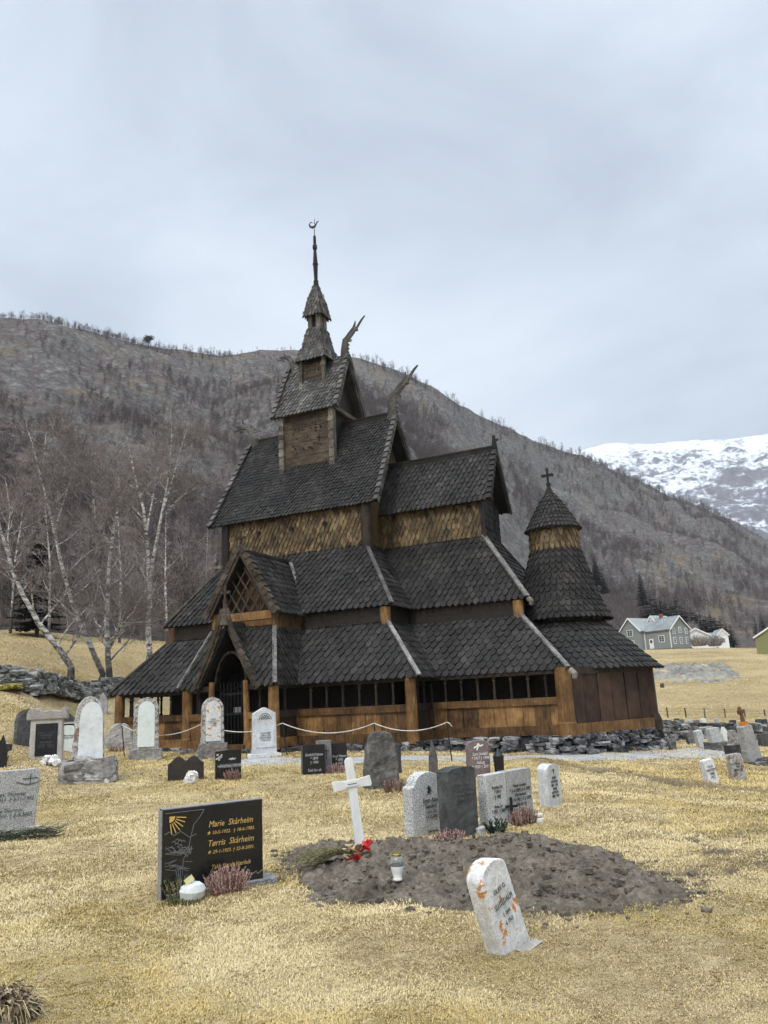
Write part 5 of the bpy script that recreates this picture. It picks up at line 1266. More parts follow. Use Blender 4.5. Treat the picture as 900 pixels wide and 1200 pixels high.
# --- left group
o, w, mid = stand('headstone', 'grey stone monument with ornate cap and black iron plaque', 'headstone', (36, 894), (68, 890), .05, spin=14); h = height_for(mid, 843); wcap = w * 1.22
m_lstone = stone_mat('light_sandstone', (.24, .22, .20), (.38, .355, .33), (.52, .49, .46), 25, bmp=.4)
slab('slab', [(0, w * .5), (h * .8, w * .485), (h + .05, w * .485)], .3, m_lstone, o, .02, .006, 8, 5)
hc_ = height_for(mid, 830) - h
plate('cap', [(-wcap / 2, h + .05), (wcap / 2, h + .05), (wcap / 2, h + .05 + hc_ * .75), (wcap * .46, h + .05 + hc_ * 1.05), (wcap * .38, h + .05 + hc_ * 1.0), (wcap * .33, h + .05 + hc_ * .72), (wcap * .1, h + .05 + hc_ * .85), (-wcap * .12, h + .05 + hc_ * .72), (-wcap * .17, h + .05 + hc_ * .95), (-wcap * .3, h + .05 + hc_ * 1.08), (-wcap * .43, h + .05 + hc_ * .98), (-wcap * .5, h + .05 + hc_ * .6)], -.04, .36, m_lstone, o, .025)
pw2 = w * .66; pl_ = plate('plaque', [(-pw2 / 2 + .01, h * .17), (pw2 / 2 + .01, h * .17), (pw2 / 2 + .01, h * .95), (-pw2 / 2 + .01, h * .95)], -.02, .03, m_iron, o, .006)
m = MB()
for sx2 in (-1, 1):
    m.prism([(.01 + sx2 * .12 + .09 * math.cos(a), h * .70 + .055 * math.sin(a)) for a in np.linspace(0, math.pi, 9)], -.026, -.018)
    m.box((.01 + sx2 * .11, -.023, h * .40), (.15, .008, .09))
    m.box((.01, -.023, h * .27), (.34, .008, .025)); m.box((.01 + sx2 * .2, -.022, h * .56), (.01, .006, h * .7))
m.box((.01, -.022, h * .925), (.42, .006, .01)); m.build('plaque_relief', simple('worn_iron', (.035, .037, .042), .4, .4), pl_)
text(pl_, 'IVAR ERIKSEN\n1858 - 1934\n\nKARI ERIKSEN\n1863 - 1940', .06, .01, h * .55, simple('dull_iron_letters', (.09, .09, .10), .5), -.024, sx=.8)
stones('white quartz lumps at the foot of the plaque monument', gp(58, 897), 13, .2, .16)
o, w, mid = stand('headstone', 'round-topped dark slate headstone behind the plaque monument', 'headstone', (18, 876), (44, 874), .05, spin=18); h = height_for(mid, 830)
slab('slab', prof_arch(w, h + .05, h * .70, 0, .01), .3, m_slate_rough, o, .03, .012, 7, 6); slab('face', prof_arch(w * .84, h * .9, h * .62), .03, m_slate, o, .006, y0=-.012, z0=.06, x0=.03)
text(o, 'PER N\u00c6SS\n1870 - 1938', .07, .03, h * .35, m_ink_g, -.016, sx=.8)
o, w, mid = stand('headstone', 'pale greenish headstone with leaf carving right of the plaque monument', 'headstone', (66, 882), (88, 879), .05, spin=16); h = height_for(mid, 850)
slab('slab', prof_arch(w, h + .05, h * .8, 0, 0), .16, m_green_panel, o, .015, .003, 7, 6); text(o, 'Brita Hauge\n1901-1979', .075, .06, h * .62, m_ink_g, -.006, .15, sx=.75)
m = MB(); ribbon(m, [(-.16, h * .25), (-.12, h * .5), (-.15, h * .75)], .02, -.006)
for k in range(4): ribbon(m, [(-.14, h * (.35 + .1 * k)), (-.06, h * (.42 + .1 * k))], .025, -.006)
m.build('leaf_carving', m_ink_g, o)
o, w, mid = stand('headstone', 'dark headstone with peaked top farthest behind the plaque monument', 'headstone', (71, 866), (87, 865), .05, spin=14); h = height_for(mid, 834)
slab('slab', [(0, w / 2), (h * .72, w / 2), (h * .78, w * .42), (h, w * .06)], .2, m_slate_rough, o, .02, .01, 6, 8)
slab('ledge', [(0, w * .6), (.06, w * .6)], .3, m_lstone, o, .01, y0=-.05, z0=h * .62)
o, w, mid = stand('headstone', 'narrow pointed pale stone by the wall beyond the tall white headstone', 'headstone', (115, 838), (125, 837), .05, spin=14); h = height_for(mid, 812)
slab('slab', prof_arch(w, h + .05, h * .55, 1), .18, stone_mat('grey_pointed_stone', (.2, .2, .2), (.36, .36, .36), (.5, .5, .5), 12), o, .02, .012, 6, 8)
# carved black grave marker at the left frame edge
o, w, mid = stand('grave_marker', 'carved black wooden grave marker cut by the left edge of the picture', 'grave marker', (-6, 900), (8, 899), .05, spin=14); h = height_for(mid, 866)
plate('post', [(-w * .35, 0), (w * .30, 0), (w * .34, h * .62), (w * .60, h * .66), (w * .62, h * .88), (w * .2, h * .9), (w * .12, h * 1.05), (0, h * 1.22), (-w * .12, h * 1.05), (-w * .5, h * .88), (-w * .5, h * .66), (-w * .35, h * .62)], 0, .1, m_iron, o, .01)
m = MB(); m.lathe([(.04, -.01), (.06, 0), (.04, .01)], 10); o_ = m.build('rosette', m_slate, o); o_.location = (w * .45, -.005, h * .77); o_.rotation_euler = (R(90), 0, 0)
q = gp(2, 897); tuft('heather_plant', 'withered pinkish plant at the foot of the carved black marker', 'plant', q, .3, .3, m_heather_p, 50, .5)
# big granite slab at the left edge
A_, B_ = gp(-32, 984), gp(39, 976); o, w, mid = stand('headstone', 'large light granite slab widening upward, with spruce sprigs at its foot', 'headstone', (-32, 984), (39, 976), .05); h = height_for(B_, 901) + .05
slab('slab', [(0, w * .5), (h * .5, w * .545), (h * .955, w * .585), (h * .985, w * .55), (h, w * .5)], .2, m_granite, o, .014, .004, 8, 3)
text(o, 'Anders Thorsnes\n* 6-10-1911  \u2020 3-11-1992\n\nAnna Thorsnes\n* 12-4-1917  \u2020 8-9-2003', .074, .02, h * .50, m_ink_g, -.008, .2, sx=.88)
m = MB(); ribbon(m, [(.3, h * .78), (.3, h * .93)], .012, -.007); ribbon(m, [(.2, h * .87), (.4, h * .87)], .012, -.007); ribbon(m, [(.12, h * .83), (.22, h * .79), (.3, h * .78), (.38, h * .8), (.46, h * .83)], .012, -.007); m.build('engraved_cross', m_ink_g, o)
m = MB(); m.box((.36, -.012, h * .13), (.2, .02, .045), jit=.005); m.build('name_tag', m_granite, o)
m = MB(); m.rock((.0, 0, .03), (.16, .12, .1)); q = gp(4, 978); tag(m.build('pebble', m_quartz, None, q + Vector((0, 0, .06))), 'white rounded pebble on the spruce sprigs', 'stone')
m = MB(); q = gp(28, 983)
for _ in range(330):
    p0 = Vector((random.uniform(-.72, .42), random.uniform(-.18, .18), random.uniform(.0, .09))); a = random.uniform(-.6, .6) + random.choice((0, math.pi)); d = Vector((math.cos(a), math.sin(a), random.uniform(-.05, .45))).normalized(); L = random.uniform(.1, .2)
    m.tube([p0, p0 + d * L], [.004, .002], 3, .3, caps=False); sd = d.cross(Vector((0, 0, 1))).normalized()
    for i in range(22):
        c_ = p0 + d * (L * i / 21); e = (d * .6 + sd * random.choice((-1, 1)) + Vector((0, 0, random.uniform(-.3, .6)))).normalized() * .028; f = d * .0022
        m.add([c_ - f, c_ + f, c_ + e], [(0, 1, 2)])
sp_ = m.build('spruce_sprigs', m_spruce_cut, None, q); sp_.rotation_euler = (0, 0, R(18)); tag(sp_, 'flat heap of cut dark spruce sprigs before the large granite slab', 'sprigs')
# dried plant in the near corner
q = gp(10, 1196); dp = empty('dried_plant', q); tag(dp, 'withered brown leafy plant clump in the near grass at the picture corner', 'plant')
m = MB()
for _ in range(520):
    a = random.uniform(0, 6.28); t = random.random() ** .6; p0 = Vector((math.cos(a) * .14 * t, math.sin(a) * .14 * t, .2 * (1 - t * t * .7) * random.uniform(.35, 1)))
    e = Vector((math.cos(a), math.sin(a), random.uniform(-.7, .6))).normalized(); f = e.cross(Vector((0, 0, 1))).normalized(); s_ = random.uniform(.02, .05)
    m.add([p0, p0 + e * s_ * .5 + f * s_ * .35, p0 + e * s_ + Vector((0, 0, -s_ * .4)), p0 + e * s_ * .5 - f * s_ * .35], [(0, 1, 2, 3)])
m.build('withered_leaves', m_drybrown, dp)
m = MB()
for _ in range(140):
    a = random.uniform(0, 6.28); p0 = Vector((math.cos(a) * .1, math.sin(a) * .1, random.uniform(0, .12))); p1 = p0 + Vector((math.cos(a + random.uniform(-1, 1)) * .14, math.sin(a + random.uniform(-1, 1)) * .14, random.uniform(-.08, .1))); p1.z = max(p1.z, 0)
    m.tube([p0, (p0 + p1) / 2 + Vector((0, 0, .04)), p1], [.002, .0018, .0008], 3, caps=False)
m.build('dry_stalks', leafmat('straw_stalks', (.2, .15, .08), (.42, .34, .2), (.6, .52, .34)), dp)

# --- rope barrier
m_rope = simple('white_rope', (.50, .48, .44), .8, var=.3)
def on_ray(px, py, base):  # point straight above a ground point at that picture height
    b_ = gp(*base); h_ = height_for(b_, py); return b_ + Vector((0, 0, h_)), b_
posts_ = [((143, 850), (146, 886)), ((237, 848), (237, 888)), ((331, 847.5), (337, 885)), ((438.5, 847.5), (441, 888)), ((523.5, 846.5), (530, 892))]
tops = []
m = MB()
for (tx, ty), bs in posts_:
    b_ = gp(*bs); h_ = height_for(b_, ty); dist = math.hypot(b_.x, b_.y); tp = at_r(tx, ty, dist); tops.append(tp)
    m2 = MB(); m2.tube([b_ - Vector((0, 0, .1)), tp], .016, 8); po = m2.build('barrier_post', m_iron)
    tag(po, {143: 'thin iron barrier post at the squat boulder stone', 237: 'thin iron barrier post behind the rusty arched headstone', 331: 'slanting iron barrier post right of the peaked white headstone', 438.5: 'iron barrier post behind the rough natural headstone', 523.5: 'slanting iron barrier post at the right end of the rope'}[tx], 'post', 'barrier posts')
rp = []
for a, b_ in zip(tops[:-1], tops[1:]):
    for t in np.linspace(0, 1, 13)[:-1]: p = a.lerp(b_, t); rp.append(p - Vector((0, 0, .30 * 4 * t * (1 - t) * ((a - b_).length / 3.2))))
rp.append(tops[-1]); e_ = tops[-1]; rp += [e_ + Vector((.06, -.02, -.02)), e_ + Vector((.12, 0, -.1))]
m.tube(rp, .012, 6); tag(m.build('barrier_rope', m_rope), 'white rope slung between thin posts along the church', 'rope')

# --- right-hand part of the churchyard
def small(label, pl, pr, ytop, mat, t=.14, shape='flat', spin=20, lean=0, rough=.008, seed=1, base=None, txt=None, pitch=0):
    o, w, mid = stand('headstone', label, 'headstone', pl, pr, .05, spin=spin, lean=lean, pitch=pitch); lv = o.rotation_euler.to_matrix() @ Vector((0, 0, 1)); h = height_for(mid, ytop, lv) + .05
    if shape == 'flat': w *= .78; pf = [(0, w / 2), (h * .95, w * .48), (h, w * .42)]
    elif shape == 'round': pf = prof_arch(w, h, h * .8)
    elif shape == 'point': pf = [(0, w / 2), (h * .6, w * .46), (h * .85, w * .26), (h, w * .05)]
    elif shape == 'broken': pf = [(0, w / 2), (h * .5, w * .48), (h * .55, w * .34), (h * .8, w * .3), (h, w * .12)]
    slab('slab', pf, t, mat, o, .012, rough, 7, seed)
    if base: slab('base', [(0, w * base[0] / 2), (base[1] * h, w * base[0] / 2 * .9)], t * 2.4, base[2], o, .03, .03, 6, seed + 2, y0=-t * .7)
    if txt: text(o, txt[0], txt[1], 0, h * .55, m_ink, -rough - .006, sx=.8)
    return o, w, mid, h
small('white marble stone with black lettering leaning on the right slope', (831.5, 919), (844.5, 917.5), 890.5, m_white, .16, 'flat', 12, -9, .004, 3, None, ('OLA\nRIKHEIM\n1880\n1952', .07))
small('speckled grey granite stone with dark flat top on the right slope', (860, 915), (876, 913), 883.5, m_pale_lichen, .15, 'flat', 10, -4, .01, 5, None, ('KARI\nMO\n1884-1961', .06))
small('broken stone with white-stained top behind the speckled granite stone', (861, 888), (873, 887), 856, m_pale_lichen, .2, 'broken', 12, -5, .02, 7, (1.25, .5, m_slate_rough))
o, w, mid = stand('obelisk', 'tall leaning grey obelisk topped by a rusty iron finial', 'obelisk', (880, 897), (897, 896), .05, spin=14, lean=-8); w *= .78; lv = o.rotation_euler.to_matrix() @ Vector((0, 0, 1)); h = height_for(mid, 850, lv) + .05; hf = height_for(mid, 828, lv) + .05
slab('shaft', [(0, w * .48), (h * .4, w * .46), (h * .42, w * .43), (h * .97, w * .34), (h, w * .25)], .28, stone_mat('obelisk_granite', (.22, .22, .22), (.33, .33, .33), (.45, .45, .45), 14), o, .02, .008, 8, 4)
m = MB()
for _ in range(34): s_ = random.uniform(.14, .26); m.rock((random.uniform(-.62, .62) * w, random.uniform(-.2, .4), random.uniform(-.02, .12)), (s_ * 1.3, s_, s_ * .8), random.uniform(0, 6))
m.build('boulder_base', m_slate_rough, o)
slab('lichen_cap', [(0, w * .26), ((hf - h) * .25, w * .2)], .17, simple('orange_lichen', (.45, .18, .04), .9, var=.3), o, .02, .01, 9, 2, z0=h - .02, y0=.05)
m = MB(); zf = h + (hf - h) * .2; m.tube([(0, .13, zf), (.01, .13, zf + (hf - h) * .3), (-.01, .13, zf + (hf - h) * .62), (0, .13, hf)], [.06, .045, .06, .03], 8); m.box((0, .13, zf + (hf - h) * .5), (.16, .06, .09)); m.build('finial', simple('rusty_iron', (.12, .055, .03), .85, var=.3), o)
small('upright grey stone set on a heap of dark rocks by the wall', (836, 880), (849, 879), 853, m_granite, .22, 'flat', 12, -3, .012, 9, (1.5, .42, m_slate_rough))
small('whitish leaning stone left of the rock heap stone', (820.5, 877), (829, 876), 856, m_white, .18, 'flat', 12, -9, .01, 11)
small('grey leaning stone third from the church along the yard wall', (808, 873), (816, 872), 858, m_granite_d, .18, 'flat', 12, -9, .01, 13)
small('small pale stone close behind the grey leaning stone', (803, 866), (809, 865.5), 853, m_granite, .16, 'flat', 12, -5, .01, 15)
small('slim pale stone between the rock heap stone and broken stone', (850.5, 870), (856, 869.5), 852, m_white, .16, 'point', 12, -8, .01, 17)
small('dark grey stone leaning close to the church footing', (777, 876), (786, 875), 858, m_slate, .2, 'flat', 12, 0, .02, 19)
small('short knobbly stone right of the church footing', (786.5, 879), (792.5, 878.5), 866, m_slate_rough, .2, 'round', 12, 0, .03, 20)
small('greenish grey stone standing before the yard wall near the church', (785, 866), (793, 865.5), 852, m_granite_d, .2, 'flat', 12, -4, .012, 21)
small('square grey stone right of the leaning obelisk', (893, 875), (902, 875), 860, m_granite_d, .2, 'flat', 12, 0, .01, 22)
small('reddish brown low block before the wall beside the obelisk', (868, 867), (877, 867), 855, m_red, .2, 'flat', 12, 0, .01, 23)
# ------------------------------------------------------------------ dry stone walls, fence, far graves
m_wall_l = stone_mat('drystone_grey', (.055, .055, .055), (.17, .17, .168), (.36, .36, .35), 6, lichen=(.34, .34, .31), lich_amt=.62, bmp=.8, rv=.34)
m_moss = stone_mat('mossy_turf', (.10, .085, .02), (.20, .17, .04), (.32, .26, .08), 10)
def drystone(label, pts, heights, thick, mat, course=.12, lens=(.2, .5)):
    m = MB(); o = None
    P_ = [Vector(p) for p in pts]
    for i in range(len(P_) - 1):
        a, b_ = P_[i], P_[i + 1]; L = (b_ - a).length; d = (b_ - a).normalized(); rz = math.atan2(d.y, d.x); n = Vector((-d.y, d.x, 0))
        for face in (-.5, .5):
            s = 0
            z_off = {}
            rows = int(max(heights) / course) + 2
            for k in range(rows):
                s = random.uniform(-.3, 0)
                while s < L:
                    l = random.uniform(*lens); q = a + d * (s + l / 2); f = min(max((s + l / 2) / L, 0), 1); hh_ = heights[i] + (heights[i + 1] - heights[i]) * f
                    z = course * (k + .5); 
                    if z < hh_ + random.uniform(-.05, .09):
                        g_ = float(gz(q.x, q.y)); c_ = course * random.uniform(.9, 1.35)
                        p = q + n * (thick * face * (1 - .25 * z / max(hh_, .3)) + random.uniform(-.04, .04))
                        m.rock((p.x, p.y, g_ + z - .03 + random.uniform(-.015, .015)), (l * 1.15, .34, c_ * 1.2), rz + random.uniform(-.08, .08), random.uniform(-.06, .06))
                    s += l
    w = m.build('dry_stone_wall', mat); tag(w, label, 'stone wall'); return w
W1 = [gp(*p) for p in ((-60, 800), (0, 805), (35, 812), (70, 815), (105, 820))]
e_ = (W1[-1] - W1[-2]).normalized(); W1 += [W1[-1] + e_ * 3.0]
drystone('long grey dry stone wall under the birches at the left', W1, [.68, .7, .7, .68, .66, .66], .5, m_wall_l)
q = gp(4, 806); m = MB()
for _ in range(12): m.rock((random.uniform(-.5, .5), random.uniform(-.15, .15), random.uniform(.0, .06)), (.5, .35, .16), random.uniform(0, 6))
tag(m.build('moss_cushion', m_moss, None, q + Vector((.1, -.25, 0))), 'yellow-green moss cushion at the foot of the left wall', 'moss')
W2 = [gp(*p) for p in ((755, 868), (800, 866), (850, 865), (905, 866), (960, 868))]
drystone('low dark churchyard wall with flat coping behind the right graves', W2, [.55, .55, .5, .5, .5], .5, stone_mat('dark_wall_stone', (.03, .03, .03), (.09, .09, .09), (.28, .28, .275), 6, bmp=.8, rv=.34), .11)
# stones of the newer graveyard beyond the wall
far = [('dark block left of the green pair', 773, 849, 843, 5, m_granite_d), ('low green-grey stone of the close pair', 781, 849.5, 844.5, 5, m_granite_d), ('second stone of the close green-grey pair', 786, 849.5, 844.5, 4, m_granite_d), ('upright green-grey stone', 795, 850, 842, 5, m_granite_d), ('narrow green-grey stone', 801, 849, 843, 4, m_granite_d), ('pale reddish stone of the far row', 818, 850, 844, 6, m_red), ('light green stone with pale face', 826.5, 852, 842, 5, m_green_panel), ('pale lilac stone', 842, 850, 842, 4, m_granite), ('dark square stone at the wall coping', 861, 852, 846, 6, m_slate), ('grey stone beyond the obelisk', 892, 853.5, 847, 6, m_granite_d), ('dark stone at the picture edge', 898.5, 853, 845, 5, m_slate), ('broad grey low stone', 811, 850, 845.5, 5, m_granite)]
for lab, x, yb, yt, wd, mt in far:
    c_ = at_r(x, yb, 42); g_ = float(gz(c_.x, c_.y)); base = Vector((c_.x, c_.y, g_)); h = max(.4, height_for(base, yt)); w = wd / F * 43
    o = empty('headstone', base, R(12)); tag(o, lab + ' in the far row beyond the yard wall', 'headstone', 'far row of headstones'); slab('slab', [(-.1, w / 2), (h * .92, w * .48), (h, w * .4)], .2, mt, o, .02)
q = gp(777.5, 806); o = empty('boundary_stone', q, .2); tag(o, 'small dark upright stone alone in the far meadow', 'stone'); h = height_for(q, 800.5); w = 3.2 / F * q.length; slab('slab', prof_arch(w, h, h * .7), .4, m_slate_rough, o, .05, .02, 2, 4)
# wire fence
m_fpost = wood('fence_post_wood', (.03, .025, .022), (.085, .07, .06), (.17, .15, .13))
fx_ = [(783, 842.5, 829), (804.5, 842.5, 829.5), (826.5, 842.5, 830), (850.5, 843.5, 830.5), (874, 844, 831), (897.5, 844, 831.5), (921, 845, 832), (762, 842, 829)]
fx_.sort(); fence = None; fps = []
for x, yb, yt in fx_:
    c_ = at_r(x, yb, 56); base = Vector((c_.x, c_.y, float(gz(c_.x, c_.y)))); h = height_for(base, yt); fps.append((base, h))
fence = empty('wire_fence', fps[0][0]); tag(fence, 'wire fence of slim dark wooden posts across the far meadow', 'fence')
for base, h in fps:
    m = MB(); m.tube([base - fps[0][0] - Vector((0, 0, .2)), base - fps[0][0] + Vector((random.uniform(-.04, .04), 0, h))], .045, 7); m.build('post', m_fpost, fence)
for k in (.35, .65, .92):
    m = MB(); m.tube([b_ - fps[0][0] + Vector((0, 0, h * k)) for b_, h in fps], .006, 4); m.build('wire', m_iron, fence)
# bedrock outcrop below the houses
def outcrop(label, px0, px1, py, r, depth, amp, seed):
    a, b_ = at_r(px0, py, r), at_r(px1, py, r); L = (b_ - a).length; nx_, ny_ = 120, 50
    U, Wv = np.meshgrid(np.linspace(0, 1, nx_), np.linspace(-.5, .5, ny_), indexing='ij'); d = (b_ - a).normalized(); n = Vector((-d.y, d.x, 0))
    X = a.x + d.x * L * U + n.x * depth * Wv; Y = a.y + d.y * L * U + n.y * depth * Wv
    e = np.clip(np.minimum(np.minimum(U, 1 - U) * 5, (0.5 - np.abs(Wv)) * 4), 0, 1)
    Zr = amp * (1.1 - 1.6 * np.abs(fbm(X * .16, Y * .28, seed=seed, o=5)) + .35 * fbm(X * .7, Y * .9, seed=seed + 2, o=3)) * e - .35
    idx = np.arange(nx_ * ny_).reshape(nx_, ny_); Fq = np.stack([idx[:-1, :-1], idx[1:, :-1], idx[1:, 1:], idx[:-1, 1:]], -1).reshape(-1, 4)
    tag(link('rock_outcrop', np_mesh('rock_outcrop', np.c_[X.ravel(), Y.ravel(), (gz0(X, Y) + Zr).ravel()], Fq), m_outc), label, 'rock')
m_outc = stone_mat('pale_bedrock', (.12, .115, .10), (.27, .255, .22), (.42, .40, .36), 1.2, bmp=.9, lichen=(.40, .32, .18), lich_amt=.6, lscale=.35)
outcrop('long pale bedrock outcrop in the meadow below the houses', 756, 868, 778, 112, 30, 1.15, 4)
outcrop('small dark bedrock hump below the grey house', 775, 862, 791, 96, 8, .6, 14)
# ------------------------------------------------------------------ turf blades
def grass_blades(n, r0_, r1_, seed):
    g_ = np.random.default_rng(seed)
    r = np.exp(g_.uniform(np.log(r0_), np.log(r1_), n)); a = np.radians(g_.uniform(-37, 37, n)); x, y = r * np.sin(a), r * np.cos(a)
    # tufts: pull blades towards clump centres
    x, y = x + .035 * fbm(x * 9, y * 9, seed=1, o=2) + .05 * fbm(x * 2.3, y * 2.3, seed=3, o=2), y + .035 * fbm(x * 9, y * 9, seed=2, o=2) + .05 * fbm(x * 2.3, y * 2.3, seed=4, o=2)
    s = ground_soil(x, y); md = mound_d(x, y)
    patch = fbm(x * .9, y * .9, seed=81, o=3); yel = fbm(x * .5 + 9, y * .5, seed=83, o=3)
    keep = (md + .17 * fbm(x * 2.6, y * 2.6, seed=31, o=4) < .02 + .22 * g_.random(n) ** 3) & (g_.random(n) > s * 1.05)
    x, y, r, patch, yel, md = x[keep], y[keep], r[keep], patch[keep], yel[keep], md[keep]; n = len(x)
    z = gz(x, y)
    sc = (r / 6) ** .75
    tall = np.clip(.85 + .3 * patch, .6, 1.1)
    L = g_.uniform(.018, .042, n) * sc ** .75 * tall; w = g_.uniform(.0016, .0032, n) * sc
    flow = 3 * fbm(x * 1.6, y * 1.6, seed=91, o=3) + g_.normal(0, 1.4, n); lean = np.clip(g_.normal(1.0, .35, n), .15, 1.5)
    d = np.c_[np.cos(flow) * np.sin(lean), np.sin(flow) * np.sin(lean), np.cos(lean)]
    sd = np.c_[-np.sin(flow), np.cos(flow), 0 * flow] * w[:, None]
    b = np.c_[x, y, z - .004]
    mid = b + d * (L * .55)[:, None] + np.c_[0 * L, 0 * L, L * .12]; tip = b + d * L[:, None] * np.array([1, 1, .75])
    V = np.stack([b - sd, b + sd, mid + sd * .8, mid - sd * .8, tip], 1).reshape(-1, 3)
    i0 = np.arange(n) * 5
    F1 = np.c_[i0, i0 + 1, i0 + 2]; F2 = np.c_[i0, i0 + 2, i0 + 3]; F3 = np.c_[i0 + 3, i0 + 2, i0 + 4]
    Fq = np.stack([F1, F2, F3], 1).reshape(-1, 3)
    val = np.clip(.45 + .2 * patch + g_.normal(0, .2, n), 0, 1); ye = np.clip(.46 + yel * 1.3 + g_.normal(0, .12, n), 0, 1)
    me = np_mesh('turf_grass', V, Fq, rnd=np.repeat(val, 3))
    at = me.attributes.new('yel', 'FLOAT', 'FACE'); at.data.foreach_set('value', np.repeat(ye, 3).astype(np.float32))
    return me
m_blade, nt, b = new_mat('dry_grass_blades')
straw = ramp(nt, attr(nt), [(.05, (.32, .245, .125)), (.45, (.53, .42, .225)), (.9, (.68, .565, .355))])
yell = ramp(nt, attr(nt), [(.05, (.28, .205, .075)), (.5, (.49, .37, .155)), (.95, (.64, .515, .27))])
nt.links.new(mixc(nt, ramp(nt, attr(nt, 'yel'), [(.45, (0, 0, 0)), (.78, (1, 1, 1))]), straw, yell), b.inputs['Base Color']); b.inputs['Roughness'].default_value = 1; b.inputs['Specular IOR Level'].default_value = .04
tag(link('turf_grass', grass_blades(680000, 3.6, 30, 5), m_blade), 'short dry straw-coloured turf of the churchyard', 'grass', kind='stuff')

tag(link('turf_grass', grass_blades(330000, 3.6, 10, 15), m_blade), 'dense short dry turf of the near churchyard', 'grass', kind='stuff')
tag(link('meadow_grass', grass_blades(230000, 27, 235, 8), m_blade), 'rough dry meadow grass beyond the churchyard', 'grass', kind='stuff')

# ------------------------------------------------------------------ birches
m_birch, nt, b = new_mat('birch_bark')
v = coords(nt, 'Object', (1, 1, 3.2)); n1 = noise(nt, v, 2.2, 5, .65); n2 = noise(nt, v, 9, 4, .6)
sp = nt.nodes.new('ShaderNodeSeparateXYZ'); nt.links.new(coords(nt), sp.inputs[0])
f = mth(nt, 'ADD', mth(nt, 'MULTIPLY', n1, .6), mth(nt, 'MULTIPLY', n2, .4))
col = ramp(nt, f, [(.42, (.05, .042, .038)), (.49, (.30, .285, .27)), (.60, (.68, .66, .63))])
base_ = ramp(nt, n2, [(.3, (.03, .026, .024)), (.7, (.13, .115, .10))])
col = mixc(nt, ramp(nt, mth(nt, 'ADD', mth(nt, 'MULTIPLY', sp.outputs[2], .22), mth(nt, 'MULTIPLY', n1, .5)), [(.45, (0, 0, 0)), (.75, (1, 1, 1))]), base_, col)
nt.links.new(col, b.inputs['Base Color']); b.inputs['Roughness'].default_value = .8; b.inputs['Specular IOR Level'].default_value = .15
m_twig = leafmat('bare_twigs', (.14, .118, .116), (.23, .20, .195), (.38, .345, .33))
m_bark = leafmat('dark_bark', (.04, .034, .03), (.085, .072, .064), (.17, .15, .135))
def tree(name, label, base, trunks, seed, limbs=14, reach=3.0, twig=1.3, mat=None, group=None, cat='tree', low=.25, pend=.0, fat=.6):
    """trunks: list of [(point, radius)] in world space; grows limbs and twigs along them"""
    rs = random.Random(seed); base = Vector(base)
    root = empty(name, base); tag(root, label, cat, group)
    mt = MB(); mw = MB()
    def grow(p, d, L, rad, lvl):
        n = 5 if lvl < 2 else 3; pts = [p]; q = p.copy(); dd = d.normalized()
        for i in range(n):
            dd = (dd + Vector((rs.uniform(-.22, .22), rs.uniform(-.22, .22), rs.uniform(-.10, .22) - pend * .12 * lvl))).normalized(); q = q + dd * (L / n); pts.append(q.copy())
        (mt if lvl == 0 else mw).tube(pts, [max(rad * (1 - .8 * i / n), .0045) for i in range(n + 1)], 5 if lvl == 0 else (4 if lvl == 1 else 3), rs.random(), caps=False)
        if lvl >= 3: return
        k = {0: 6, 1: 5, 2: 3}[lvl]; k = max(2, int(k * twig))
        for i in range(k):
            t = rs.uniform(.2, 1); j = min(int(t * n), n - 1); s_ = pts[j].lerp(pts[j + 1], t * n - j); ax = (pts[j + 1] - pts[j]).normalized()
            sd = ax.orthogonal(); sd.rotate(Matrix.Rotation(rs.uniform(0, 6.28), 3, ax)); e = (ax * rs.uniform(.5, 1.1) + sd.normalized() * rs.uniform(.5, .9)).normalized()
            grow(s_, e, L * rs.uniform(.35, .62) * (1 - .4 * t + .2), max(rad * (1 - .75 * t) * .55, .005), lvl + 1)
    for tr in trunks:
        P_ = [Vector(p) - base for p, _ in tr]; rad = [r for _, r in tr]
        # refine
        Q, Rr = [], []; rad = [x_ * fat for x_ in rad]
        for i in range(len(P_) - 1):
            for k in range(4):
                t = k / 4; Q.append(P_[i].lerp(P_[i + 1], t) + Vector((rs.uniform(-1, 1), rs.uniform(-1, 1), 0)) * rad[i] * .18); Rr.append(rad[i] + (rad[i + 1] - rad[i]) * t)
        Q.append(P_[-1]); Rr.append(rad[-1])
        mt.tube(Q, Rr, 10, .5)
        for i in range(limbs):
            t = low + (1 - low) * (i + rs.random()) / limbs; f = t * (len(Q) - 1); j = min(int(f), len(Q) - 2); s_ = Q[j].lerp(Q[j + 1], f - j); ax = (Q[j + 1] - Q[j]).normalized()
            a = rs.uniform(0, 6.28); sd = Vector((math.cos(a), math.sin(a), 0)); e = (sd * rs.uniform(.7, 1.1) + ax * rs.uniform(.45, 1.1)).normalized()
            grow(s_, e, reach * (1.05 - .7 * t) * rs.uniform(.7, 1.15), max(Rr[j] * .38, .012), 0 if t < .75 else 1)
    mt.build('trunk', mat or m_birch, root); mw.build('crown', m_twig, root)
    return root
def trunk(pxs, r, r0_, r1_, bend=0):
    n = len(pxs); return [(at_r(x, y, r + bend * i / n), r0_ + (r1_ - r0_) * i / (n - 1)) for i, (x, y) in enumerate(pxs)]
def tb(px, py, r):
    p = at_r(px, py, r); p.z = float(gz(p.x, p.y)); return p
def on_ground(tr):
    p = tr[0][0]; g_ = Vector((p.x, p.y, float(gz(p.x, p.y)) - .15)); return [(g_, tr[0][1] * 1.25)] + tr
RB = 36.
t_ = on_ground(trunk([(84, 783), (72, 765), (45, 730), (28, 700), (15, 670), (8, 645), (0, 620), (-6, 590)], RB, .24, .05))
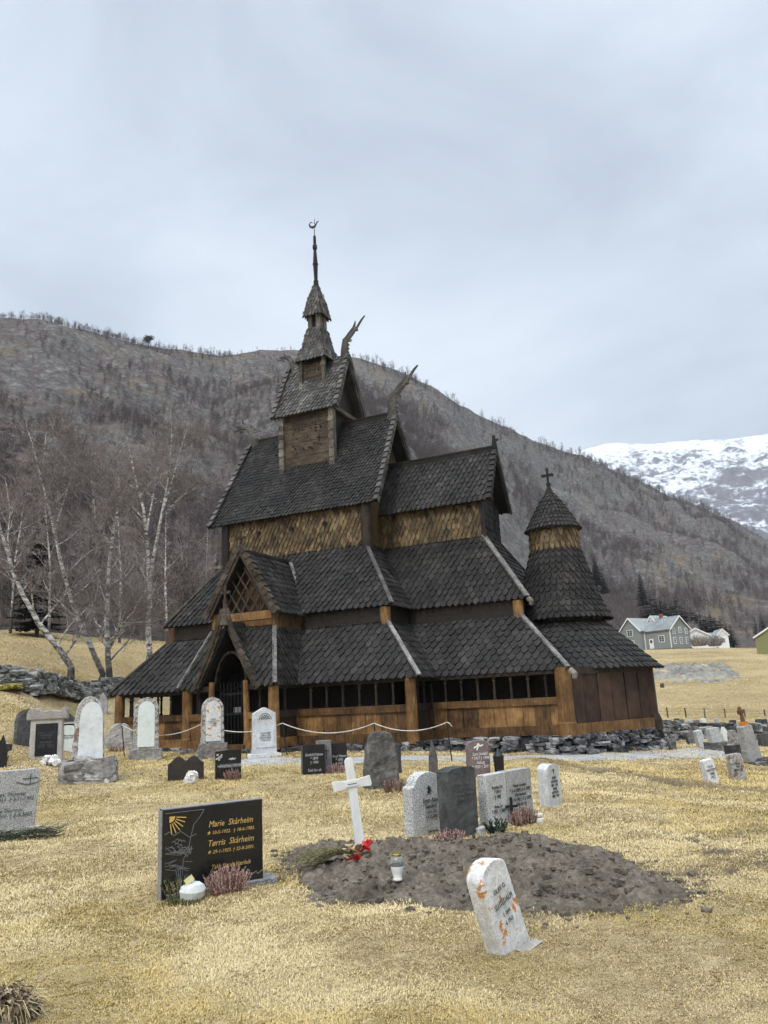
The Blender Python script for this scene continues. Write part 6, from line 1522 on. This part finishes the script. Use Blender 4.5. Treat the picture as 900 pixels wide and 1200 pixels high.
tree('birch_tree', 'leaning grey birch slanting to the left over the stone wall', t_[0][0], [t_, trunk([(14, 668), (9, 630), (12, 600), (6, 560)], RB, .07, .025)], 3, 12, 3.4, 1.4, low=.2)
t_ = on_ground(trunk([(120, 790), (112, 770), (98, 740), (84, 705), (74, 670), (66, 632), (56, 590), (46, 552), (38, 520), (33, 505)], RB + 2, .22, .03))
tree('birch_tree', 'white birch whose slanting trunk forks high above the wall', t_[0][0], [t_, trunk([(64, 622), (74, 590), (83, 560), (90, 535)], RB + 2, .07, .02), trunk([(48, 560), (52, 530), (54, 505)], RB + 2, .06, .02)], 5, 13, 3.0, 1.4, low=.22)
t_ = on_ground(trunk([(128, 790), (127, 765), (125, 730), (126, 700), (128, 660), (133, 620), (140, 585), (138, 550), (142, 520)], RB + 2.5, .24, .03))
tree('birch_tree', 'upright many-limbed birch beside the slanting white birch', t_[0][0], [t_, trunk([(128, 760), (136, 745), (138, 735), (155, 728)], RB + 2.5, .12, .05), trunk([(130, 640), (112, 610), (108, 570), (104, 540)], RB + 2.5, .09, .02)], 8, 18, 3.6, 1.4, low=.15)
t_ = on_ground(trunk([(175, 765), (174, 735), (176, 700), (174, 660), (172, 630), (168, 596), (160, 565), (153, 535), (148, 510)], RB + 9, .27, .04))
tree('birch_tree', 'tall twin-stemmed white birch nearest the church', t_[0][0], [t_, trunk([(176, 675), (182, 640), (188, 610), (194, 580), (199, 545), (201, 512), (200, 480)], RB + 9, .17, .03), trunk([(172, 622), (178, 590), (184, 555), (188, 522)], RB + 9, .1, .03), trunk([(190, 600), (203, 560), (212, 525), (220, 500)], RB + 9, .1, .02)], 12, 13, 3.4, 1.4, low=.3)
# looser bare trees on the slope behind the wall
k = 0
extra = [(-18, 60, 9), (12, 58, 10), (38, 64, 11), (58, 55, 9.5), (92, 60, 11), (108, 66, 12), (140, 58, 10.5), (160, 64, 12), (196, 60, 10), (208, 66, 11.5), (226, 68, 12), (245, 70, 11), (262, 74, 12)]
proto = []
for i, (px, r, hh_) in enumerate(extra):
    b_ = tb(px, 745, r); top = b_ + Vector((random.uniform(-1.2, 1.2), random.uniform(-.8, .8), hh_))
    if i < 5:
        m_ = b_.lerp(top, .5) + Vector((random.uniform(-.5, .5), random.uniform(-.5, .5), 0))
        o = tree('bare_tree', 'x', b_ - Vector((0, 0, .2)), [[(b_ - Vector((0, 0, .2)), .17), (m_, .1), (top, .02)]], 40 + i, 13, 2.6, 1.0, mat=m_birch if i % 2 else m_bark, low=.2); proto.append((o, hh_))
    else:
        src, h0 = proto[i % 5]; o = src.copy(); COL.objects.link(o); o.location = b_ - Vector((0, 0, .2)); o.rotation_euler.z = random.uniform(0, 6.28); o.scale = [hh_ / h0] * 3
        for ch_ in list(src.children): c_ = ch_.copy(); COL.objects.link(c_); c_.parent = o
    tag(o, 'bare leafless tree on the grassy slope behind the left stone wall', 'tree', 'bare trees behind the left wall')

# ------------------------------------------------------------------ conifers
m_needle = leafmat('spruce_needles', (.007, .012, .008), (.017, .028, .017), (.04, .056, .03))
def spruce_mesh(seed, h=12., w=2.3, layers=30, dens=1.0):
    g_ = np.random.default_rng(seed); Vs, Fs, Rn = [], [], []; n = 0
    for i in range(layers):
        t = (i + g_.random()) / layers; z = h * (.06 + .94 * t); R_ = w * (1 - t) ** .85 * g_.uniform(.75, 1.1) + .08; nb = max(5, int(15 * (1 - t) + 4))
        for k in range(nb):
            a = g_.uniform(0, 6.28); L = R_ * g_.uniform(.6, 1.1); rn = g_.random(); c_, s_ = math.cos(a), math.sin(a)
            ns = max(3, int(L / .16 * dens))
            for j in range(ns):
                u = (j + .5) / ns; rr = L * u; zz = z - .28 * rr + .14 * rr * u; wd = (.12 + .20 * (1 - u)) * min(1, R_) + .05
                for sg in (-1, 1):
                    e = np.array([c_ * .8 - s_ * sg, s_ * .8 + c_ * sg, g_.uniform(-.55, .25)]) * wd * 1.5 * g_.uniform(.8, 1.3); p = np.array([c_ * rr, s_ * rr, zz]); q = np.array([c_, s_, -.1]) * .15
                    Vs += [p - q, p + q, p + e]; Fs.append((n, n + 1, n + 2)); Rn.append(min(1, max(0, rn * .6 + g_.uniform(0, .4)))); n += 3
    return np_mesh('crown', np.array(Vs), np.array(Fs), rnd=np.array(Rn))
def spruce_stem(h):
    m = MB(); m.tube([(0, 0, -.3), (0, 0, h * .5), (0, 0, h * .97)], [.17, .1, .02], 7); return m
sp_proto = []
for s_ in range(3):
    root = empty('spruce_tree', (0, 0, 0)); link('crown', spruce_mesh(100 + s_, 12, (2.2, 1.9, 2.5)[s_], 32), m_needle, root); spruce_stem(12).build('trunk', m_bark, root); sp_proto.append([root, False])
def spruce(px, py_base, r, h, label, group=None, wide=1.0, k=None, gfun=None):
    pr_ = sp_proto[k if k is not None else random.randrange(3)]; src = pr_[0]
    if not pr_[1]: o = src; pr_[1] = True
    else:
        o = src.copy(); COL.objects.link(o)
        for ch_ in list(src.children): c_ = ch_.copy(); COL.objects.link(c_); c_.parent = o
    p = at_r(px, py_base, r); p.z = p.z if gfun else float(gz(p.x, p.y))
    o.location = p; o.rotation_euler = (0, 0, random.uniform(0, 6.28)); o.scale = (h / 12 * wide, h / 12 * wide, h / 12); tag(o, label, 'tree', group)
    return o
spruce(43, 745, 57, 8.4, 'single dark spruce among the bare birches at the left', k=0, wide=1.15)
GR = 'dark spruces behind the houses'
def h_of(py_top, py_base, r): return (py_base - py_top) / F * r
for px, top, r in ((762, 712, 258), (768, 703, 253), (774, 706, 257), (779, 705, 252), (785, 708, 256), (791, 711, 259), (797, 704, 254), (803, 714, 257), (808, 718, 252), (814, 716, 256), (819, 723, 259), (824, 720, 254), (830, 724, 257), (836, 722, 253), (841, 727, 257), (847, 727, 254), (853, 733, 257), (858, 736, 253), (756, 716, 257)):
    c_ = at_r(px, 750, r); c_.z = float(gz0(c_.x, c_.y)); spruce(px, 750, r, height_for(c_, top - 5), 'dark green spruce in the belt behind the two houses', GR, random.uniform(1.5, 1.9))
spruce(754, 712, 285, h_of(676, 716, 285), 'lone tall spruce standing above the grey house roof', k=1, wide=1.3, gfun=1)
for px, top, base, r in ((700, 652, 688, 250), (684, 640, 672, 250), (692, 668, 692, 244), (708, 672, 696, 252)): spruce(px, base, r, h_of(top, base, r), 'dark spruce on the slope right behind the round apse roof', 'spruces behind the apse', 1.5, gfun=1)
for px, top, base, r in ((888, 727, 752, 250), (896, 722, 752, 254), (905, 728, 754, 250)): spruce(px, base, r, h_of(top, base, r), 'dark spruce behind the olive shed at the picture edge', 'spruces behind the olive shed', 1.2, gfun=1)

# ------------------------------------------------------------------ birch wood covering the hillside (one mass)
def wood_template(seed):
    g_ = np.random.default_rng(seed); Vs, Fs, Rn = [], [], []; n = 0
    def tri(p, q, w, rn):
        nonlocal n
        d = q - p; s_ = np.cross(d, g_.normal(size=3)); s_ /= np.linalg.norm(s_) + 1e-9; Vs.extend([p - s_ * w, p + s_ * w, q]); Fs.append((n, n + 1, n + 2)); Rn.append(rn); n += 3
    ntr = g_.integers(1, 4); pale = g_.random()
    for _ in range(ntr):
        top = np.array([g_.normal(0, .12), g_.normal(0, .12), g_.uniform(.75, 1.0)]); b_ = np.array([g_.normal(0, .03), g_.normal(0, .03), -.05])
        for _k in range(2): tri(b_, top, .012, .55 + .45 * pale)
        for i in range(12):
            t = g_.uniform(.2, .95); p = b_ + (top - b_) * t; a = g_.uniform(0, 6.28); L = g_.uniform(.14, .34) * (1.15 - .6 * t); q = p + np.array([math.cos(a) * L, math.sin(a) * L, L * g_.uniform(.5, 1.3)]); tri(p, q, .006, .35 + .3 * pale * g_.random())
            for j in range(5):
                u = g_.uniform(.25, 1); c_ = p + (q - p) * u; tri(c_, c_ + g_.normal(0, .07, 3) + np.array([0, 0, .07]), .0045, g_.uniform(.0, .45))
    return np.array(Vs), np.array(Fs), np.array(Rn)
tmpl = [wood_template(s_) for s_ in range(16)]
def forest(n, seed, az0, az1, t0, t1, hmin, hmax, power=1.0, lift=0.):
    g_ = np.random.default_rng(seed); a = np.radians(g_.uniform(az0, az1, n)); t = t0 + (t1 - t0) * g_.random(n) ** power
    x, y, z = hill(a, t)
    den = fbm(x * .02, y * .02, z * .02, seed=141, o=4) + .25
    keep = g_.random(n) < np.clip(.35 + den * 1.3, .06, 1); x, y, z = x[keep], y[keep], z[keep]; n = len(x); r = np.hypot(x, y)
    hgt = g_.uniform(hmin, hmax, n); rz = g_.uniform(0, 6.28, n); kk = g_.integers(0, 16, n); shade = g_.uniform(-.12, .12, n) + .12 * vnoise(x * .03, y * .03, seed=7)
    Vs, Fs, Rn = [], [], []; off = 0
    for k in range(16):
        i = np.where(kk == k)[0]
        if not len(i): continue
        V, Fq, rn = tmpl[k]; c_, s_ = np.cos(rz[i])[:, None], np.sin(rz[i])[:, None]; H = hgt[i][:, None]
        wd = .9
        X = (V[None, :, 0] * c_ - V[None, :, 1] * s_) * H * wd + x[i][:, None]; Y = (V[None, :, 0] * s_ + V[None, :, 1] * c_) * H * wd + y[i][:, None]; Zz = V[None, :, 2] * H + z[i][:, None]
        P_ = np.stack([X, Y, Zz], -1).reshape(-1, 3); m = len(V)
        Fa = (Fq[None] + (np.arange(len(i)) * m)[:, None, None]).reshape(-1, 3) + off; off += len(P_)
        Vs.append(P_); Fs.append(Fa); Rn.append(np.clip(rn[None] + shade[i][:, None] + lift, 0, 1).ravel())
    return np.vstack(Vs), np.vstack(Fs), np.concatenate(Rn)
m_wood = leafmat('bare_birch_wood', (.064, .050, .050), (.106, .084, .084), (.205, .18, .172))
parts_ = [forest(1100, 1, -31, 4, .0, .25, 4, 7, lift=.22), forest(8600, 2, -31, 6, .15, 1.0, 2.6, 4.8), forest(2800, 3, 2, 31, .0, .2, 4.5, 8, lift=.34), forest(9500, 4, -2, 31, .12, 1.0, 4, 7.5), forest(2600, 5, -31, 20, .96, 1.0, 1.2, 3.2)]
off = 0; Vs, Fs, Rn = [], [], []
for V, Fq, rn in parts_: Vs.append(V); Fs.append(Fq + off); Rn.append(rn); off += len(V)
tag(link('birch_wood', np_mesh('birch_wood', np.vstack(Vs), np.vstack(Fs), rnd=np.concatenate(Rn)), m_wood), 'leafless grey-brown birch wood covering the valley side', 'woodland', kind='stuff')
# the one pine on the skyline
az_, el_ = azel(174, 408); a = math.radians(az_); x, y, z = hill(np.array([a]), np.array([.985])); pb_ = Vector((x[0], y[0], z[0])); hp = max(6, height_for(pb_, 394))
pine = empty('pine_tree', pb_); tag(pine, 'lone flat-topped pine on the hill skyline', 'tree')
m = MB(); m.tube([(0, 0, -.5), (.2, 0, hp * .5), (.1, 0, hp * .95)], [.25, .18, .06], 6); m.build('trunk', m_bark, pine)
Vs, Fs, Rn = [], [], []; n = 0
for _ in range(900):
    b_ = np.array(random.choice(((0, 0, .9), (.22, 0, .8), (-.2, .1, .78), (.1, -.2, .66), (-.1, .1, .6)))) * hp; p = b_ + rng.normal(size=3) * np.array([.13, .13, .06]) * hp; q = rng.normal(size=(2, 3)) * .3
    Vs += [p, p + q[0], p + q[1]]; Fs.append((n, n + 1, n + 2)); Rn.append(random.random()); n += 3
link('crown', np_mesh('crown', np.array(Vs), np.array(Fs), rnd=np.array(Rn)), m_needle, pine)
# ------------------------------------------------------------------ farmhouses up the valley
m_hgrey = simple('grey_weatherboard', (.215, .235, .235), .8, var=.12)
m_hwhite = simple('white_weatherboard', (.74, .75, .75), .7, var=.04)
m_trim = simple('white_trim', (.78, .78, .77), .6)
m_roof = stone_mat('slate_roof', (.15, .165, .165), (.24, .26, .26), (.33, .35, .35), 3, bmp=.4)
m_roof_d = stone_mat('dark_roof', (.05, .052, .055), (.09, .092, .095), (.14, .14, .145), 3)
m_pane = simple('window_glass', (.05, .06, .07), .1)
m_brick = simple('chimney_brick', (.20, .085, .06), .9, var=.2)
m_olive = simple('olive_boards', (.20, .21, .085), .8, var=.12)
m_cellar = stone_mat('cellar_wall', (.06, .06, .06), (.14, .14, .14), (.25, .25, .25), 2)
def gabled(parent, x0, x1, y0, y1, eave, ridge, wall, roof, axis='x', base=0, over=.4):
    """box with a gable roof; returns wall and roof parts. ridge runs along axis"""
    m = MB(); xm, ym = (x0 + x1) / 2, (y0 + y1) / 2
    if axis == 'x':
        V = [(x0, y0, base), (x1, y0, base), (x1, y1, base), (x0, y1, base), (x0, y0, eave), (x1, y0, eave), (x1, y1, eave), (x0, y1, eave), (x0, ym, ridge), (x1, ym, ridge)]
        m.add(V, [(0, 1, 5, 4), (1, 2, 6, 9, 5), (2, 3, 7, 6), (3, 0, 4, 8, 7), (0, 3, 2, 1)])
    else:
        V = [(x0, y0, base), (x1, y0, base), (x1, y1, base), (x0, y1, base), (x0, y0, eave), (x1, y0, eave), (x1, y1, eave), (x0, y1, eave), (xm, y0, ridge), (xm, y1, ridge)]
        m.add(V, [(0, 1, 5, 8, 4), (1, 2, 6, 5), (2, 3, 7, 9, 6), (3, 0, 4, 7), (0, 3, 2, 1)])
    w = m.build('wall', wall, parent)
    m = MB(); t = .2
    if axis == 'x':
        sl = (ridge - eave) / (ym - y0)
        for s_, ye in ((1, y0), (-1, y1)):
            a = [(x0 - over, ye - s_ * over, eave - over * sl + .06), (x1 + over, ye - s_ * over, eave - over * sl + .06), (x1 + over, ym, ridge + .06), (x0 - over, ym, ridge + .06)]
            m.add(a + [(p[0], p[1], p[2] + t) for p in a], [(0, 1, 2, 3)[::-1], (4, 5, 6, 7), (0, 1, 5, 4), (1, 2, 6, 5), (2, 3, 7, 6), (3, 0, 4, 7)])
    else:
        sl = (ridge - eave) / (xm - x0)
        for s_, xe in ((1, x0), (-1, x1)):
            a = [(xe - s_ * over, y0 - over, eave - over * sl + .06), (xe - s_ * over, y1 + over, eave - over * sl + .06), (xm, y1 + over, ridge + .06), (xm, y0 - over, ridge + .06)]
            m.add(a + [(p[0], p[1], p[2] + t) for p in a], [(0, 1, 2, 3)[::-1], (4, 5, 6, 7), (0, 1, 5, 4), (1, 2, 6, 5), (2, 3, 7, 6), (3, 0, 4, 7)])
    rf = m.build('roof', roof, parent)
    m = MB()            # white barge boards on the gable ends
    if axis == 'x':
        for xe in (x0 - over - .03, x1 + over + .03):
            for ye, s_ in ((y0, 1), (y1, -1)): m.beam((xe, ye - s_ * over, eave - over * sl + .05), (xe, ym, ridge + .08), .08, .32)
    else:
        for ye in (y0 - over - .03, y1 + over + .03):
            for xe, s_ in ((x0, 1), (x1, -1)): m.beam((xe - s_ * over, ye, eave - over * sl + .05), (xm, ye, ridge + .08), .08, .32)
    m.build('barge_board', m_trim, rf)
    return w, rf
def window(parent, c, nrm, w=1.1, h=1.3, name='window', panes=(2, 3)):
    """white frame with glazing bars and a dark pane; nrm 'y-' or 'x+' ..."""
    c = Vector(c); ax = Vector((1, 0, 0)) if nrm[0] == 'y' else Vector((0, 1, 0)); out = Vector((0, 1, 0)) if nrm[0] == 'y' else Vector((1, 0, 0)); out *= -1 if nrm[1] == '-' else 1
    z = Vector((0, 0, 1)); f = MB(); b_ = .14
    for s_ in (-1, 1):
        f.beam(c + ax * (s_ * w / 2) - z * (h / 2 + b_ / 2), c + ax * (s_ * w / 2) + z * (h / 2 + b_ / 2), b_, .1, out); f.beam(c - ax * (w / 2) + z * (s_ * h / 2), c + ax * (w / 2) + z * (s_ * h / 2), b_, .09, out)
    for i in range(1, panes[0]): f.beam(c + ax * (w * (i / panes[0] - .5)) - z * (h / 2), c + ax * (w * (i / panes[0] - .5)) + z * (h / 2), .07, .08, out)
    for i in range(1, panes[1]): f.beam(c - ax * (w / 2) + z * (h * (i / panes[1] - .5)), c + ax * (w / 2) + z * (h * (i / panes[1] - .5)), .05, .07, out)
    fr = f.build(name, m_trim, parent); p = MB(); p.beam(c - z * (h / 2), c + z * (h / 2), w, .03, out); p.build('pane', m_pane, fr)
    return fr
rH = 225.; q = at_r(787.5, 758, rH); q.z -= .2
hA = math.atan2(q.x, q.y)
house = empty('farmhouse', q, -hA - R(36)); tag(house, 'grey boarded farmhouse with white trim and pale slate roofs', 'house')
# local frame: corner nearest the camera at the origin; long wall along -x (face y-), gable end along +y (face x+)
gabled(house, -10.5, 0, 0, 8.6, 5.0, 8.4, m_hgrey, m_roof, 'x', 0)
gabled(house, -15.4, -8.4, -1.6, 7, 5.4, 8.9, m_hgrey, m_roof, 'y', 0)
gabled(house, -9.6, -6.8, 3.5, 10, 7.6, 9.3, m_hwhite, m_roof, 'y', 5, .25)
m = MB(); m.box((-7.6, 4.3, -.75), (15.4, 9, 1.5)); m.build('cellar', m_cellar, house)
for y in (1.6, 4.3, 7.0): window(house, (.04, y, 1.9), 'x+', 1.0, 1.7); window(house, (.04, y, 4.75 if y == 4.3 else 4.5), 'x+', .95, 1.45)
for x in (-2.9,): window(house, (x, -.04, 2.6), 'y-', 1.7, 1.7)
for z in (1.9, 4.9): window(house, (-11.9, -1.64, z), 'y-', 2.2 if z < 3 else 1.8, 1.7)
m = MB(); m.box((-6.3, -.05, 1.5), (1.3, .12, 2.6)); dr = m.build('door', m_trim, house); m = MB(); m.box((-6.3, -.13, 2.1), (.7, .04, .8)); m.build('pane', m_pane, dr)
for x in (-.08, -8.3): m = MB(); m.box((x, -.05, 2.5), (.2, .14, 5)); m.build('corner_board', m_trim, house)
m = MB(); m.box((-5.4, 4.3, 8.9), (.8, .8, 1.6)); m.build('chimney', m_brick, house)
q = at_r(806, 758, 240); q.z -= .4
hB = empty('white_house', q, -math.atan2(q.x, q.y) + R(14)); tag(hB, 'long low white house with a small gabled porch beside the spruces', 'house')
gabled(hB, -1.2, 6.4, 0, 10, 3.3, 5.3, m_hwhite, m_roof, 'y', -1.5, .4)
gabled(hB, 6.4, 8.0, 1, 5, 3.0, 3.9, m_hwhite, m_roof, 'x', -1.5, .1)
gabled(hB, 8.0, 10.9, -1.5, 5, 3.1, 4.6, m_hwhite, m_roof, 'y', -1.5, .3)
window(hB, (9.4, -1.54, 1.6), 'y-', 1.0, 1.2); window(hB, (1.4, -.04, 1.7), 'y-', 1.3, 1.1)
m = MB(); m.box((9.45, -1.62, 3.6), (.9, .06, .7)); m.build('gable_board', m_trim, hB)
q = at_r(897, 767, 190)
sh = empty('shed', q, -math.atan2(q.x, q.y) + R(-14)); tag(sh, 'olive green boarded shed at the right picture edge', 'shed')
gabled(sh, -1.6, 5, 0, 6, 3.8, 5.6, m_olive, m_roof_d, 'y', -.5, .3)
m = MB(); m.box((-.2, -.03, 2.0), (.08, .05, 3.6)); m.build('corner_board', m_olive, sh)
# utility poles
for px, yb, yt, r in ((890, 752, 739, 205), (735, 752, 720, 250)):
    b_ = at_r(px, yb, r); h = (yb - yt) / F * r; o = empty('utility_pole', b_); tag(o, 'thin utility pole beside the olive shed' if px > 800 else 'thin utility pole by the grey house', 'pole')
    m = MB(); m.tube([(0, 0, -1), (0, 0, h)], .13, 7); m.build('pole', m_fpost, o); m = MB(); m.box((0, 0, h - .4), (1.4, .1, .1)); m.build('crossarm', m_fpost, o)
# bare bushes by the houses
def bush(label, px, py, r, w, h, seed):
    p = at_r(px, py, r); p.z = float(gz0(p.x, p.y)) if py > 760 else p.z; rs = random.Random(seed); m = MB()
    for _ in range(220):
        a = rs.uniform(0, 6.28); t = rs.random() ** .5; p0 = Vector((math.cos(a) * w * .25 * t, math.sin(a) * w * .2 * t, 0)); p1 = Vector((math.cos(a) * w * .5 * t, math.sin(a) * w * .4 * t, h * (1 - .5 * t * t) * rs.uniform(.6, 1)))
        mm = (p0 + p1) / 2 + Vector((rs.uniform(-.2, .2), rs.uniform(-.2, .2), .2)); m.tube([p0, mm, p1], [.05, .035, .012], 3, rs.random(), caps=False)
        for _k in range(4): q_ = mm.lerp(p1, rs.random()); m.tube([q_, q_ + Vector((rs.uniform(-.6, .6), rs.uniform(-.6, .6), rs.uniform(.1, .7)))], [.025, .008], 3, rs.random(), caps=False)
    tag(m.build('bush', m_twig, None, p), label, 'bush')
bush('dark bare hedge bush before the white house', 820, 757, 222, 6.5, 3.2, 1); bush('wide bare bush at the porch of the white house', 838, 757, 226, 6, 3, 2); bush('bare bush left of the grey farmhouse near the apse roof', 728, 765, 190, 7, 3.4, 3)
bush('tall bare bush between the two houses', 812, 748, 246, 5, 5.5, 4)
# ------------------------------------------------------------------ air
m_air = bpy.data.materials.new('thin_air'); m_air.use_nodes = True; nt = m_air.node_tree; nt.nodes.clear()
ov = nt.nodes.new('ShaderNodeOutputMaterial'); pv = nt.nodes.new('ShaderNodeVolumePrincipled'); pv.inputs['Color'].default_value = (.9, .92, .95, 1); pv.inputs['Density'].default_value = .00016; pv.inputs['Anisotropy'].default_value = .2
nt.links.new(pv.outputs[0], ov.inputs['Volume'])
lowest = min(float(o.data.vertices[0].co.z) if False else min(v_.co.z for v_ in o.data.vertices) for o in scene.objects if o.name in ('ground', 'hillside', 'snowy_mountain'))
top_ = max(max(v_.co.z for v_ in o.data.vertices) for o in scene.objects if o.name in ('hillside', 'snowy_mountain'))
m = MB(); z0_, z1_ = lowest - 1, top_ + 15; m.box((0, 0, (z0_ + z1_) / 2), (8400, 8400, z1_ - z0_))
tag(m.build('haze', m_air), 'thin grey mountain air', 'haze', kind='stuff')
# ------------------------------------------------------------------ sky and light
W = bpy.data.worlds.new('World'); scene.world = W; W.use_nodes = True
nt = W.node_tree; bg = nt.nodes['Background']
SUN_EL, SUN_AZ = R(48), R(205)          # azimuth clockwise from +Y
sky = nt.nodes.new('ShaderNodeTexSky'); sky.sky_type = 'NISHITA'; sky.sun_disc = False; sky.sun_elevation = SUN_EL; sky.sun_rotation = SUN_AZ
tc = nt.nodes.new('ShaderNodeTexCoord'); mp = nt.nodes.new('ShaderNodeMapping'); mp.inputs['Scale'].default_value = (1, 1, 1.9); mp.inputs['Rotation'].default_value = (0, R(18), R(200))
nt.links.new(tc.outputs['Generated'], mp.inputs['Vector'])
n1 = noise(nt, mp.outputs[0], 2.2, 6, .52, .35); n2 = noise(nt, mp.outputs[0], .9, 3, .5)
f = mth(nt, 'ADD', mth(nt, 'MULTIPLY', n1, .6), mth(nt, 'MULTIPLY', n2, .4))
cloud = ramp(nt, f, [(.34, (3.5, 4.0, 4.75)), (.46, (4.65, 5.25, 6.0)), (.58, (5.8, 6.4, 7.05))])
sep = nt.nodes.new('ShaderNodeSeparateXYZ'); nt.links.new(tc.outputs['Generated'], sep.inputs[0])
hi_ = ramp(nt, sep.outputs[2], [(.76, (1, 1, 1)), (.90, (4.2, 4.15, 4.05)), (1.0, (6, 5.9, 5.8))])  # overhead cloud, out of view, boosted to add light on the ground
cloud = mixc(nt, 1.0, cloud, hi_, 'MULTIPLY')
col = mixc(nt, .88, sky.outputs[0], cloud)
nt.links.new(col, bg.inputs['Color']); bg.inputs['Strength'].default_value = .1
sd = bpy.data.lights.new('sun', 'SUN'); so = bpy.data.objects.new('sun', sd); COL.objects.link(so)
sd.energy = 1.5; sd.angle = R(12); sd.color = (1, .96, .9)
to_sun = Vector((math.sin(SUN_AZ) * math.cos(SUN_EL), math.cos(SUN_AZ) * math.cos(SUN_EL), math.sin(SUN_EL)))
so.rotation_euler = to_sun.to_track_quat('Z', 'Y').to_euler()
scene.view_settings.view_transform = 'Standard'; scene.view_settings.look = 'None'; scene.view_settings.gamma = 1; scene.view_settings.exposure = 0.66
scene.view_settings.use_curve_mapping = False
scene.render.engine = 'CYCLES'; scene.cycles.max_bounces = 6; scene.cycles.diffuse_bounces = 3; scene.cycles.transparent_max_bounces = 6
scene.cycles.use_denoising = True
